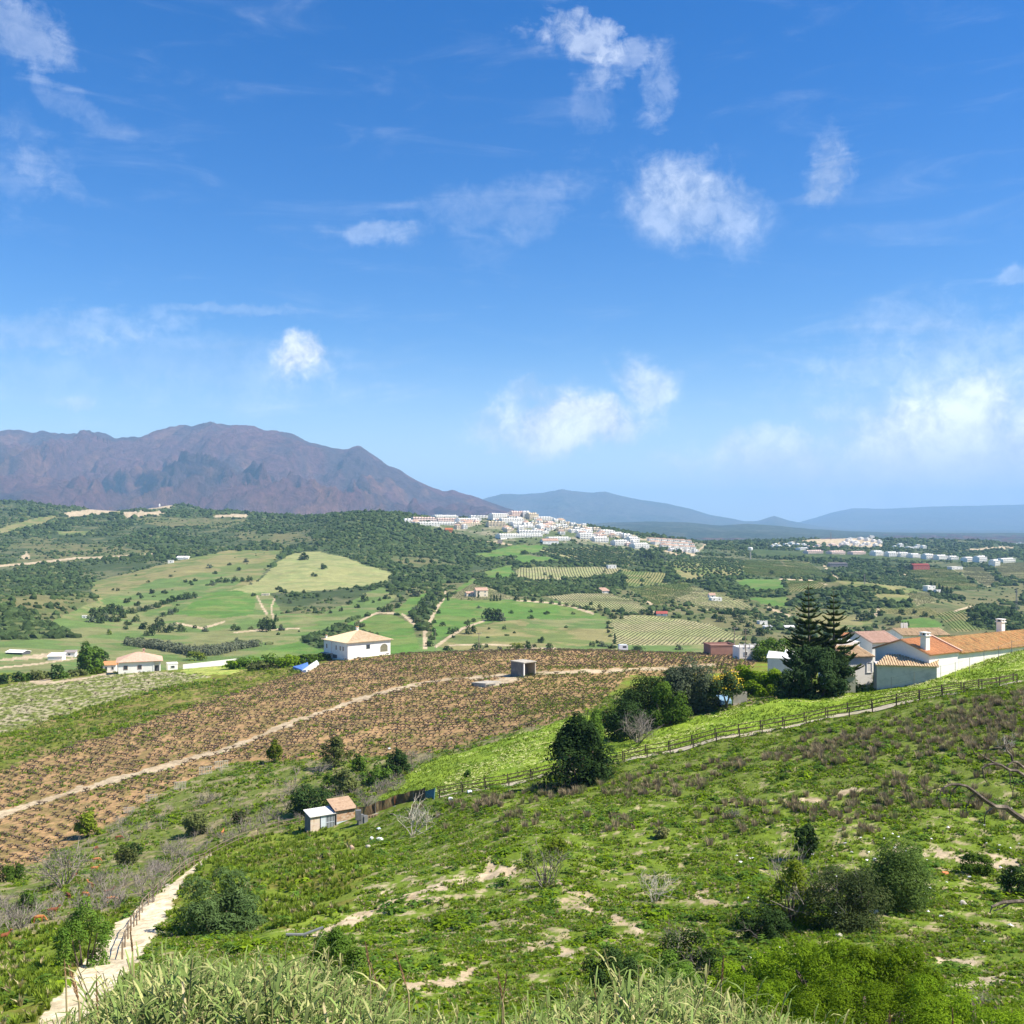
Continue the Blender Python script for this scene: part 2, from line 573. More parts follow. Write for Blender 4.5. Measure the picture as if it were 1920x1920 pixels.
def pchip(KS, KZ, s):
    K, C = KS.shape
    h = np.diff(KS, axis=0)
    d = np.diff(KZ, axis=0) / h
    m = np.zeros_like(KZ)
    for k in range(1, K - 1):
        ok = d[k - 1] * d[k] > 0
        w1, w2 = 2 * h[k] + h[k - 1], h[k] + 2 * h[k - 1]
        with np.errstate(divide='ignore', invalid='ignore'):
            hm = (w1 + w2) / (w1 / d[k - 1] + w2 / d[k])
        m[k] = np.where(ok, hm, 0)
    m[0], m[-1] = d[0], d[-1]
    out = np.zeros((len(s), C))
    S = s[:, None]
    for k in range(K - 1):
        lo = KS[k][None] if k > 0 else np.full((1, C), -9e9)
        hi = KS[k + 1][None] if k < K - 2 else np.full((1, C), 9e9)
        t = (S - KS[k][None]) / h[k][None]
        tc_ = np.clip(t, 0, 1)
        v = ((1 + 2 * tc_) * (1 - tc_) ** 2 * KZ[k] + tc_ * (1 - tc_) ** 2 * h[k] * m[k]
             + tc_ ** 2 * (3 - 2 * tc_) * KZ[k + 1] + tc_ ** 2 * (tc_ - 1) * h[k] * m[k + 1])
        sel = (S >= lo) & (S < hi)
        out = np.where(sel, v, out)
    return out


GX = U[None, :] * Y[:, None]
GY = np.repeat(Y[:, None], NC, 1)
GZ = pchip(KS, KZ, np.log(Y))
# relief
w = smooth(8, 25, GY) * (1 - smooth(140, 170, GY))
GZ += w * ((fbm(GX / 9, GY / 9, 3, 3) - 0.5) * 1.3 + (fbm(GX / 1.7, GY / 1.7, 3, 5) - 0.5) * 0.38)
w = smooth(135, 160, GY) * (1 - smooth(330, 420, GY))
GZ += w * ((fbm(GX / 26, GY / 26, 3, 9) - 0.5) * 1.0 + (fbm(GX / 2.2, GY / 2.2, 2, 6) - 0.5) * 0.22)
w = smooth(450, 620, GY) * (1 - smooth(5000, 9000, GY))
GZ += w * (fbm(GX / 95, GY / 95, 4, 11) - 0.5) * 6.0
w = smooth(1000, 1300, GY) * (1 - smooth(4200, 6000, GY))
GZ += w * (fbm(GX / 300, GY / 300, 3, 12) - 0.5) * 16.0


def bump(px, Yc, rpx, ry, h):
    """extra knoll: centre column, distance, half widths, height"""
    global GZ
    xc = (px - CX) / F * Yc
    rx = rpx / F * Yc
    GZ = GZ + h * np.exp(-((GX - xc) / rx) ** 2 - ((GY - Yc) / ry) ** 2)


bump(1600, 1170, 140, 150, 24)     # dark rounded hill behind the tall conifers
bump(1850, 930, 90, 90, 9)
bump(60, 880, 90, 120, 14)         # scrubby spur at the left edge
bump(700, 1900, 150, 230, 16)
bump(300, 2500, 110, 300, 8)
bump(345, 3050, 55, 180, 30)
bump(480, 2950, 80, 160, 14)
bump(20, 2800, 70, 200, 12)
bump(1640, 3300, 190, 300, 14)
bump(1850, 3300, 90, 300, 10)


def gz(x, y):
    t = np.clip(np.interp(y, Y, np.arange(NR)), 0, NR - 1.001)
    s = np.clip(np.interp(x / y, U, np.arange(NC)), 0, NC - 1.001)
    r, c = int(t), int(s)
    a, b = t - r, s - c
    return float((GZ[r, c] * (1 - b) + GZ[r, c + 1] * b) * (1 - a) + (GZ[r + 1, c] * (1 - b) + GZ[r + 1, c + 1] * b) * a)


def gz_np(x, y):
    t = np.clip(np.interp(y, Y, np.arange(NR)), 0, NR - 1.001)
    s = np.clip(np.interp(x / y, U, np.arange(NC)), 0, NC - 1.001)
    r, c = t.astype(int), s.astype(int)
    a, b = t - r, s - c
    return (GZ[r, c] * (1 - b) + GZ[r, c + 1] * b) * (1 - a) + (GZ[r + 1, c] * (1 - b) + GZ[r + 1, c + 1] * b) * a


def hit(px, py, ymin=20.0):
    """where the ground shows at a place of the photograph: the first ground point the line of sight meets beyond ymin"""
    s = np.clip(np.interp((px - CX) / F, U, np.arange(NC)), 0, NC - 1.001)
    c = int(s)
    b = s - c
    prof = CY - F * (GZ[:, c] * (1 - b) + GZ[:, c + 1] * b) / Y
    k = np.where((prof <= py) & (Y >= ymin))[0]
    if len(k) == 0:
        return Vector(((px - CX) / F * 3000, 3000, gz((px - CX) / F * 3000, 3000)))
    k = max(k[0], 1)
    if prof[k - 1] > py:
        t = (prof[k - 1] - py) / (prof[k - 1] - prof[k])
        yy = Y[k - 1] + (Y[k] - Y[k - 1]) * t
    else:
        yy = max(ymin, Y[k])
    x = (px - CX) / F * yy
    return Vector((x, yy, gz(x, yy)))


def at(px, Yd, dz=0.0):
    x = (px - CX) / F * Yd
    return Vector((x, Yd, gz(x, Yd) + dz))


# ------------------------------------------------------------------ land cover
PX = CX + F * GX / GY
PY = CY - F * GZ / GY
lgY = np.log(GY)
jx = (fbm(GX / GY * 90, lgY * 90, 3, 21) - 0.5)
jy = (fbm(GX / GY * 90, lgY * 90, 3, 22) - 0.5)
jamp = np.where(GY < 140, 22.0, np.where(GY < 400, 14.0, 7.0))
JX, JY = PX + jx * jamp, PY + jy * jamp * 0.7


def inside(poly, X_, Y_):
    p = np.asarray(poly, float)
    x0, y0 = p.min(0)
    x1, y1 = p.max(0)
    m = (X_ >= x0) & (X_ <= x1) & (Y_ >= y0) & (Y_ <= y1)
    res = np.zeros(X_.shape, bool)
    if not m.any():
        return res
    xs, ys = X_[m], Y_[m]
    r = np.zeros(xs.shape, bool)
    n = len(p)
    for i in range(n):
        xa, ya = p[i]
        xb, yb = p[(i + 1) % n]
        if ya == yb:
            continue
        cnd = (ya > ys) != (yb > ys)
        r ^= cnd & (xs < (xb - xa) * (ys - ya) / (yb - ya) + xa)
    res[m] = r
    return res


def near_line(pts, half, X_, Y_):
    """half: half width in photo pixels, or list per point"""
    hs = half if hasattr(half, '__len__') else [half] * len(pts)
    res = np.zeros(X_.shape, bool)
    for (a, b, h0, h1) in zip(pts[:-1], pts[1:], hs[:-1], hs[1:]):
        h = max(h0, h1) + 1
        m = (X_ >= min(a[0], b[0]) - h) & (X_ <= max(a[0], b[0]) + h) & (Y_ >= min(a[1], b[1]) - h) & (Y_ <= max(a[1], b[1]) + h)
        if not m.any():
            continue
        xs, ys = X_[m], Y_[m]
        dx, dy = b[0] - a[0], b[1] - a[1]
        t = np.clip(((xs - a[0]) * dx + (ys - a[1]) * dy) / (dx * dx + dy * dy + 1e-9), 0, 1)
        d = np.hypot(xs - a[0] - t * dx, ys - a[1] - t * dy)
        r = res[m]
        r |= d <= h0 + (h1 - h0) * t
        res[m] = r
    return res


(WEED, STRIP, VINE, GREENROWS, PALEROWS, BRUSH, OLIVEGRASS, SAND, MAQUIS, MEADOW, KHAKI, FARVINE, BRIGHT, SCRUB, TOWN, GROVE, BARE, DARKWOOD, MOOR, FLOWER, DOME) = range(21)
CLS = np.full(GX.shape, WEED, np.int16)
CLS[GY > 142] = BRUSH
CLS[GY > 215] = OLIVEGRASS
CLS[GY > 380] = MEADOW
CLS[GY > 700] = SCRUB
CLS[GY > 1180] = MAQUIS
CLS[(GY > 950) & (PX < 760)] = MAQUIS
CLS[(GY > 3400)] = MOOR


def paint(cls, poly, y0, y1, jit=True):
    m = inside(poly, JX if jit else PX, JY if jit else PY) & (GY > y0) & (GY < y1)
    CLS[m] = cls


def paint_line(cls, pts, half, y0, y1, jit=False):
    m = near_line(pts, half, JX if jit else PX, JY if jit else PY) & (GY > y0) & (GY < y1)
    CLS[m] = cls


VINE_POLY = [(-260, 1760), (-260, 1500), (0, 1446), (300, 1345), (560, 1262), (620, 1240), (740, 1228), (850, 1180), (1340, 1180), (1420, 1240), (1400, 1262), (1180, 1268), (1120, 1322), (1080, 1342), (960, 1372), (800, 1415), (700, 1418), (560, 1425), (420, 1432), (330, 1472), (200, 1548), (70, 1618), (0, 1650)]
STRIP_POLY = [(690, 1510), (745, 1470), (790, 1432), (960, 1382), (1080, 1342), (1110, 1345), (1170, 1385), (1330, 1338), (1480, 1306), (1650, 1284), (1780, 1248), (1930, 1214), (2300, 1150), (2300, 1190), (1925, 1274), (1650, 1324), (1400, 1378), (1170, 1424), (1000, 1460), (820, 1490), (740, 1500)]
N0, N1 = 20, 430
# foreground to the crest
paint(OLIVEGRASS, [(0, 1760), (90, 1735), (300, 1690), (330, 1700), (200, 1850), (120, 1930), (-200, 2000), (-200, 1780)], N0, 130)
paint(BRUSH, [(-300, 1660), (0, 1650), (70, 1618), (200, 1548), (330, 1472), (420, 1430), (700, 1418), (780, 1424), (770, 1450), (740, 1480), (690, 1512), (560, 1552), (400, 1600), (320, 1652), (200, 1712), (60, 1745), (-300, 1800)], 60, 215)
paint(OLIVEGRASS, [(372, 1612), (400, 1585), (560, 1552), (660, 1560), (700, 1600), (690, 1650), (650, 1710), (560, 1740), (460, 1740), (320, 1720), (330, 1650)], N0, 140)
paint(VINE, VINE_POLY, 120, N1)
paint(GREENROWS, [(-260, 1530), (-260, 1400), (0, 1372), (200, 1315), (300, 1288), (420, 1272), (480, 1240), (600, 1236), (620, 1240), (560, 1262), (300, 1345), (0, 1446)], 150, N1)
paint(PALEROWS, [(-260, 1400), (-260, 1290), (0, 1290), (60, 1276), (200, 1262), (330, 1258), (400, 1268), (300, 1290), (200, 1316), (0, 1374)], 150, N1)
paint(STRIP, STRIP_POLY, 110, 200)
paint(OLIVEGRASS, [(-250, 1290), (-250, 1240), (200, 1240), (205, 1262), (0, 1285)], 330, 470)
paint(BARE, [(45, 1274), (95, 1272), (100, 1278), (160, 1270), (210, 1258), (215, 1262), (150, 1276), (70, 1284)], 300, 430, False)
paint(FLOWER, [(340, 1258), (400, 1249), (446, 1245), (515, 1243), (525, 1249), (470, 1256), (420, 1264), (350, 1264)], 300, 430)
# tracks near
TRACK = [(-60, 1550), (27, 1518), (123, 1488), (233, 1457), (333, 1430), (433, 1402), (533, 1360), (640, 1323), (723, 1297), (790, 1280), (847, 1273), (960, 1266), (1023, 1262), (1140, 1258), (1280, 1252), (1340, 1246)]
paint_line(BARE, TRACK, [5, 5, 4.5, 4.5, 4, 4, 3.6, 3.2, 3, 2.8, 2.8, 2.8, 2.8, 2.4, 2.4, 2], 120, N1, True)
paint(BARE, [(890, 1286), (915, 1278), (975, 1266), (990, 1268), (940, 1284), (905, 1290)], 150, N1)
SANDPATH = [(320, 1655), (345, 1655), (335, 1672), (322, 1700), (300, 1738), (278, 1770), (262, 1800), (225, 1840), (180, 1890), (130, 1960), (20, 2020), (40, 1960), (92, 1890), (128, 1845), (162, 1795), (206, 1745), (258, 1700)]
paint(SAND, SANDPATH, N0, 140)
paint_line(SAND, [(330, 1660), (372, 1622), (400, 1600)], [7, 4, 2], 60, 150)
for pts, h in [
    ([(690, 1672), (760, 1678), (812, 1668)], 3.5), ([(790, 1673), (830, 1658), (880, 1648), (960, 1632)], [4, 8, 9, 10]),
    ([(590, 1752), (650, 1730), (715, 1705), (770, 1690), (830, 1680)], [6, 9, 14, 14, 6]),
    ([(905, 1620), (945, 1632), (955, 1640)], 9), ([(900, 1560), (908, 1590), (918, 1618)], 3),
    ([(1050, 1655), (1090, 1675), (1140, 1715), (1160, 1725)], [6, 9, 9, 5]), ([(1060, 1690), (1120, 1708), (1155, 1722), (1200, 1745), (1256, 1760)], [5, 7, 8, 4, 4]),
    ([(1300, 1650), (1320, 1680), (1350, 1710)], [8, 13, 7]), ([(1500, 1500), (1545, 1498)], 6), ([(1560, 1488), (1640, 1480)], 5),
    ([(1740, 1878), (1800, 1850), (1870, 1836), (1960, 1820)], [6, 8, 9, 9]), ([(1760, 1800), (1830, 1806)], 7), ([(1000, 1775), (1090, 1792)], [14, 9]),
    ([(760, 1850), (850, 1840), (900, 1815)], [9, 12, 6]), ([(1680, 1590), (1900, 1620)], [10, 14]),
]:
    hs_ = h if hasattr(h, '__len__') else [h] * len(pts)
    mm_ = near_line(pts, [v * 0.85 for v in hs_], JX, JY) & (GY > N0) & (GY < 140)
    CLS[mm_ & (fbm(GX / 0.7, GY / 1.0, 4, 19, 0.7) > 0.48)] = BARE
FENCELINE = [(824, 1497), (900, 1483), (1000, 1463), (1100, 1443), (1200, 1423), (1300, 1403), (1400, 1383), (1500, 1363), (1600, 1342), (1700, 1321), (1800, 1301), (1925, 1277)]
# the valley
V0, V1 = 380, 2700
paint(MEADOW, [(-300, 1262), (-300, 1195), (160, 1198), (200, 1205), (200, 1262)], V0, 700)
paint(MEADOW, [(90, 1168), (175, 1128), (330, 1118), (440, 1103), (505, 1110), (530, 1150), (600, 1152), (720, 1098), (745, 1120), (700, 1152), (640, 1168), (600, 1200), (600, 1300), (380, 1260), (300, 1225), (200, 1212), (120, 1190)], V0, 1400)
paint(KHAKI, [(170, 1092), (250, 1073), (340, 1049), (430, 1032), (535, 1032), (505, 1062), (480, 1092), (440, 1107), (370, 1122), (290, 1142), (200, 1142), (172, 1112)], 900, 1700)
paint(MEADOW, [(185, 1125), (300, 1085), (420, 1072), (470, 1078), (430, 1105), (330, 1132), (210, 1142)], 900, 1600)
paint(DOME, [(485, 1090), (520, 1055), (547, 1038), (595, 1034), (645, 1044), (690, 1061), (735, 1074), (727, 1090), (680, 1100), (620, 1105), (560, 1110), (470, 1112), (430, 1108)], 900, 1750)
paint(BRIGHT, [(330, 1150), (390, 1112), (440, 1107), (480, 1115), (475, 1150), (400, 1162)], V0, 1300)
paint(BRIGHT, [(450, 1236), (520, 1212), (570, 1200), (610, 1198), (620, 1260), (440, 1250)], V0, 800)
paint(BRIGHT, [(560, 1192), (620, 1176), (690, 1150), (700, 1156), (640, 1180), (590, 1200)], V0, 900)
paint(DARKWOOD, [(560, 1200), (620, 1182), (665, 1158), (700, 1152), (660, 1190), (640, 1225), (590, 1215)], V0, 900)
paint(BRIGHT, [(640, 1172), (690, 1155), (735, 1152), (775, 1172), (786, 1215), (760, 1240), (720, 1240), (725, 1200), (680, 1187)], V0, 950)
paint(BRIGHT, [(735, 1148), (770, 1120), (815, 1108), (812, 1125), (790, 1145), (752, 1155)], V0, 1150)
paint(DARKWOOD, [(770, 1150), (812, 1112), (830, 1108), (828, 1128), (808, 1160), (800, 1185), (780, 1178)], V0, 1150)
paint(BRIGHT, [(832, 1120), (880, 1126), (960, 1124), (1040, 1127), (1110, 1145), (1150, 1162), (1100, 1164), (1000, 1160), (930, 1166), (870, 1178), (812, 1205), (808, 1170)], V0, 1150)
paint(KHAKI, [(820, 1212), (880, 1176), (960, 1162), (1080, 1158), (1142, 1164), (1152, 1208), (1000, 1214), (900, 1225)], V0, 950)
paint(MEADOW, [(1000, 1162), (1080, 1158), (1142, 1164), (1140, 1178), (1050, 1178), (980, 1180)], V0, 950)
FARVINES = [
    ('pale', [(1145, 1162), (1180, 1155), (1222, 1155), (1330, 1170), (1398, 1197), (1330, 1208), (1150, 1210)]),
    ('pale', [(1028, 1118), (1080, 1113), (1140, 1113), (1180, 1124), (1222, 1146), (1200, 1153), (1130, 1142), (1060, 1132)]),
    ('pale', [(842, 1120), (884, 1095), (925, 1107), (962, 1123), (900, 1124)]),
    ('pale', [(968, 1065), (1135, 1063), (1165, 1066), (1150, 1076), (1080, 1086), (1000, 1088), (968, 1080)]),
    ('olive', [(1165, 1068), (1250, 1075), (1248, 1097), (1178, 1100)]),
    ('olive', [(1180, 1104), (1290, 1091), (1302, 1110), (1230, 1136)]),
    ('olive', [(1395, 1050), (1510, 1052), (1560, 1082), (1480, 1082), (1395, 1080)]),
    ('pale', [(1250, 1120), (1300, 1098), (1340, 1112), (1420, 1140), (1330, 1145)]),
    ('olive', [(1475, 1088), (1550, 1090), (1540, 1105), (1480, 1110)]),
    ('pale', [(1700, 1113), (1740, 1110), (1755, 1128), (1720, 1135)]),
    ('olive', [(1590, 1128), (1740, 1140), (1770, 1158), (1640, 1148)]),
    ('olive', [(1755, 1150), (1840, 1140), (1860, 1180), (1790, 1185)]),
    ('pale', [(1785, 1066), (1838, 1062), (1878, 1092), (1850, 1100)]),
    ('pale', [(1845, 1058), (1925, 1054), (1925, 1088), (1890, 1085)]),
    ('olive', [(1680, 1068), (1780, 1064), (1845, 1105), (1760, 1108)]),
]
for kind_, poly in FARVINES:
    paint(FARVINE if kind_ == 'pale' else KHAKI, poly, V0, 2400)
paint(DARKWOOD, [(575, 1000), (620, 978), (690, 960), (780, 975), (860, 1005), (935, 1022), (905, 1050), (850, 1085), (790, 1108), (740, 1095), (735, 1072), (690, 1058), (640, 1042), (600, 1030)], 1150, 2400)
paint(GROVE, [(1010, 1031), (1120, 1026), (1170, 1034), (1185, 1060), (1100, 1055)], 1300, 2100)
paint(BRIGHT, [(880, 1041), (970, 1022), (1025, 1024), (1010, 1035), (960, 1041), (905, 1045)], 1300, 2200)
paint(BRIGHT, [(968, 1038), (1035, 1045), (1050, 1050), (965, 1056)], 1300, 2200)
paint(BRIGHT, [(908, 1071), (958, 1059), (966, 1082), (915, 1086)], 1000, 1700)
paint(BRIGHT, [(842, 1116), (860, 1100), (890, 1084), (892, 1090), (862, 1108)], 900, 1500)
paint(DARKWOOD, [(890, 1090), (960, 1088), (1080, 1090), (1170, 1078), (1172, 1105), (1150, 1112), (1080, 1112), (1020, 1118), (960, 1120), (925, 1105)], 900, 1500)
paint(DARKWOOD, [(970, 1056), (1060, 1052), (1170, 1058), (1160, 1064), (1040, 1062), (965, 1065)], 1000, 1900)
paint(BRIGHT, [(1374, 1089), (1400, 1085), (1468, 1085), (1472, 1108), (1420, 1109), (1392, 1106)], 900, 2000)
paint(BRIGHT, [(1404, 1121), (1440, 1117), (1476, 1118), (1476, 1140), (1430, 1131)], 900, 1600)
paint(DARKWOOD, [(1470, 1136), (1520, 1108), (1600, 1094), (1690, 1110), (1712, 1136), (1620, 1142), (1540, 1140)], 900, 1700)
paint(MEADOW, [(1330, 1062), (1400, 1052), (1400, 1078), (1340, 1078)], 1200, 2400)
paint(KHAKI, [(1240, 1055), (1330, 1045), (1400, 1050), (1390, 1082), (1300, 1080)], 1200, 2400)
paint(DARKWOOD, [(1300, 1085), (1370, 1082), (1400, 1106), (1480, 1108), (1475, 1118), (1390, 1120), (1310, 1096)], 900, 1900)
paint(DARKWOOD, [(1400, 1030), (1520, 1025), (1700, 1035), (1920, 1050), (1920, 1056), (1700, 1052), (1560, 1048), (1420, 1045)], 1600, 3300)
paint(MEADOW, [(1705, 1165), (1765, 1170), (1770, 1185), (1700, 1185)], V0, 1300)
paint(BRIGHT, [(1690, 1162), (1745, 1158), (1770, 1172), (1740, 1182), (1690, 1176)], V0, 1300)
paint(DARKWOOD, [(1810, 1165), (1840, 1135), (1900, 1140), (1930, 1160), (1930, 1195), (1850, 1180)], V0, 1400)
paint(DARKWOOD, [(-20, 1200), (-20, 1130), (60, 1150), (110, 1180), (150, 1195), (60, 1200)], V0, 1200)
paint(TOWN, [(1210, 1008), (1320, 1016), (1318, 1038), (1250, 1034), (1200, 1028)], 1700, 2500)
paint_line(BARE, [(1218, 1014), (1240, 1030), (1270, 1040), (1300, 1041), (1322, 1022)], 1.5, 1700, 2500)
paint(TOWN, [(760, 976), (840, 966), (960, 960), (1030, 970), (1110, 990), (1215, 1012), (1215, 1034), (1090, 1020), (930, 1014), (800, 990)], 1500, 2500)
paint(BARE, [(120, 962), (200, 950), (310, 944), (300, 950), (210, 962), (130, 970)], 2200, 4000)
paint(BARE, [(300, 945), (330, 944), (318, 952), (240, 962)], 2200, 4000)
paint(BARE, [(1430, 1022), (1560, 1006), (1640, 1010), (1660, 1026), (1560, 1024), (1520, 1016)], 2300, 4200)
paint(BARE, [(1810, 1030), (1900, 1024), (1900, 1028), (1815, 1034)], 2300, 4200)
paint(BARE, [(225, 961), (300, 958), (310, 964), (240, 970)], 2000, 3400)
paint(BARE, [(400, 966), (465, 964), (465, 969), (402, 970)], 2000, 3400)
paint(SCRUB, [(40, 1045), (80, 1020), (180, 1020), (290, 1034), (230, 1046), (60, 1058), (10, 1062)], 1200, 2400)
paint(BARE, [(34, 1048), (50, 1034), (58, 1048)], 1200, 2400)
FAR_TRACKS = [
    ([(797, 1214), (796, 1188), (806, 1164), (820, 1138), (832, 1122), (834, 1110)], [5, 4.5, 4.5, 3.5, 3, 2.5]),
    ([(818, 1212), (840, 1196), (868, 1178), (908, 1164)], [3.5, 3.2, 3, 2.2]),
    ([(668, 1168), (700, 1152), (712, 1148), (740, 1150)], [2.2, 2.5, 2.5, 2]),
    ([(755, 1152), (768, 1162), (783, 1176)], [2.5, 4, 3]),
    ([(970, 1126), (1030, 1130), (1070, 1137), (1112, 1150)], [1.6, 1.8, 1.8, 3]),
    ([(482, 1118), (492, 1138), (500, 1150)], [1.8, 2.4, 3]), ([(515, 1122), (508, 1140), (512, 1158)], [1.6, 1.8, 2.2]),
    ([(0, 1061), (60, 1056), (140, 1047), (200, 1045), (290, 1038)], [2.6, 2.4, 2.4, 2.2, 1.6]),
    ([(0, 1252), (70, 1245), (130, 1236), (200, 1226)], [2.2, 2, 2, 1.8]), ([(0, 1238), (60, 1232), (100, 1228), (150, 1228)], [2.5, 5, 6, 4]),
    ([(1545, 1060), (1556, 1074), (1572, 1086)], [2.4, 2.4, 2]), ([(1466, 1053), (1476, 1066), (1486, 1076)], [2, 2, 1.6]),
    ([(1680, 1068), (1705, 1080), (1728, 1092)], [2.2, 2.2, 1.8]), ([(1462, 1086), (1520, 1088), (1552, 1096)], [1.4, 1.6, 1.4]),
    ([(1790, 1146), (1820, 1137)], [2, 1.6]), ([(1640, 1155), (1648, 1140)], [4, 3]), ([(1440, 1140), (1480, 1155)], [3, 3]),
    ([(1215, 1128), (1232, 1142), (1222, 1150)], [2, 3, 3]), ([(880, 1014), (920, 1016), (960, 1022)], [1.2, 1.6, 1.4]),
    ([(330, 1168), (380, 1178), (420, 1166)], [1.6, 3, 2]), ([(440, 1186), (480, 1182), (560, 1178)], [1.5, 2, 1.5]),
    ([(840, 1210), (900, 1208), (1000, 1212)], [1.6, 1.6, 1.6]), ([(960, 1218), (1040, 1216)], [4, 3]),
    ([(1225, 1012), (1260, 1030), (1300, 1040)], [1.2, 1.5, 1.5]), ([(1085, 1002), (1150, 1006), (1240, 1014)], [1.2, 1.2, 1.2]),
]
for pts, h in FAR_TRACKS:
    paint_line(BARE, pts, [v * 0.78 for v in h], V0, 2900)

for cl_, poly in [(KHAKI, [(0, 990), (60, 972), (100, 966), (110, 974), (60, 988), (0, 1002)]), (SCRUB, [(230, 972), (330, 968), (470, 975), (420, 990), (300, 988)]), (SCRUB, [(440, 1000), (560, 1002), (600, 1012), (520, 1020), (450, 1012)]),
                  (KHAKI, [(100, 996), (170, 994), (180, 1002), (120, 1004)]), (SCRUB, [(0, 1030), (60, 1008), (110, 1010), (60, 1030)]), (SCRUB, [(700, 1040), (800, 1046), (860, 1060), (780, 1064)]),
                  (KHAKI, [(1250, 1064), (1290, 1062), (1330, 1080), (1290, 1090)]), (KHAKI, [(1560, 1086), (1680, 1096), (1740, 1110), (1690, 1112), (1580, 1096)]), (SCRUB, [(1780, 1110), (1920, 1095), (1920, 1130), (1820, 1135)]),
                  (KHAKI, [(1490, 1160), (1560, 1148), (1640, 1168), (1560, 1185)]), (KHAKI, [(1640, 1112), (1720, 1118), (1700, 1130), (1640, 1126)])]:
    paint(cl_, poly, 700, 3400)
# colour per point of ground (albedo), from the class plus patches of a second tone
PAL = {  # class: (main, second, patch size m, patch bias)
    WEED: ((0.136, 0.192, 0.020), (0.37, 0.310, 0.165), 0.75, -0.09), STRIP: ((0.215, 0.300, 0.030), (0.165, 0.250, 0.024), 3.0, 0.0),
    VINE: ((0.385, 0.240, 0.110), (0.250, 0.180, 0.070), 2.2, 0.02), GREENROWS: ((0.155, 0.175, 0.026), (0.26, 0.19, 0.075), 3.0, -0.06),
    PALEROWS: ((0.430, 0.365, 0.225), (0.18, 0.21, 0.045), 2.0, 0.055), BRUSH: ((0.135, 0.165, 0.034), (0.250, 0.215, 0.105), 1.8, -0.03),
    OLIVEGRASS: ((0.165, 0.215, 0.025), (0.17, 0.165, 0.03), 5.0, 0.0), SAND: ((0.72, 0.60, 0.40), (0.58, 0.47, 0.29), 1.0, 0.0),
    MAQUIS: ((0.060, 0.084, 0.030), (0.130, 0.135, 0.060), 40.0, -0.05), MEADOW: ((0.120, 0.180, 0.048), (0.200, 0.205, 0.078), 34.0, 0.0),
    KHAKI: ((0.240, 0.215, 0.085), (0.140, 0.175, 0.050), 30.0, 0.0), FARVINE: ((0.335, 0.300, 0.150), (0.285, 0.290, 0.120), 30.0, 0.0),
    BRIGHT: ((0.100, 0.188, 0.034), (0.150, 0.200, 0.05), 26.0, 0.0), SCRUB: ((0.160, 0.150, 0.062), (0.100, 0.120, 0.040), 25.0, 0.0),
    TOWN: ((0.10, 0.125, 0.05), (0.24, 0.22, 0.14), 25.0, -0.03), DOME: ((0.290, 0.285, 0.112), (0.240, 0.262, 0.095), 22.0, 0.0), FLOWER: ((0.40, 0.42, 0.10), (0.26, 0.33, 0.06), 3.0, 0.0), GROVE: ((0.330, 0.300, 0.140), (0.30, 0.28, 0.12), 20.0, 0.0),
    BARE: ((0.500, 0.395, 0.250), (0.43, 0.33, 0.20), 4.0, 0.0), DARKWOOD: ((0.055, 0.085, 0.025), (0.08, 0.105, 0.035), 20.0, 0.0),
    MOOR: ((0.080, 0.100, 0.050), (0.13, 0.13, 0.07), 300.0, 0.0),
}
COL = np.zeros(GX.shape + (3,), np.float32)
for c, (a, b, sz, bias) in PAL.items():
    m = CLS == c
    if not m.any():
        continue
    x, y = GX[m], GY[m]
    n = fbm(x / sz, y / sz, 4, 40 + c, 0.6) + bias
    t = smooth(0.47, 0.58, n)
    if c == WEED:                      # dry soil shows more in the middle of the field
        px_, py_ = PX[m], PY[m]
        dry = 0.15 * np.exp(-((px_ - 1050) / 420) ** 2 - ((py_ - 1730) / 95) ** 2) + 0.05 * np.exp(-((px_ - 1750) / 240) ** 2 - ((py_ - 1720) / 160) ** 2)
        dry -= 0.08 * smooth(1480, 1380, py_)
        t = smooth(0.47, 0.60, n + dry - 0.03)
    k = (0.82 + 0.36 * fbm(x / (sz * 0.23), y / (sz * 0.23), 3, 90 + c))[:, None]
    COL[m] = (np.array(a) * (1 - t[:, None]) + np.array(b) * t[:, None]) * k
# olive-brown tone of the slope below the fence
m = (CLS == WEED)
f = (smooth(1560, 1430, PY - (960 - PX) * 0.0) * smooth(620, 760, PX))[m][:, None] * 0.35
COL[m] = COL[m] * (1 - f) + np.array((0.150, 0.165, 0.045)) * f

quad_r = np.arange(NR - 1)[:, None] * NC
quad_c = np.arange(NC - 1)[None, :]
q = (quad_r + quad_c)
Q = np.stack([q, q + 1, q + 1 + NC, q + NC], -1).reshape(-1, 4)


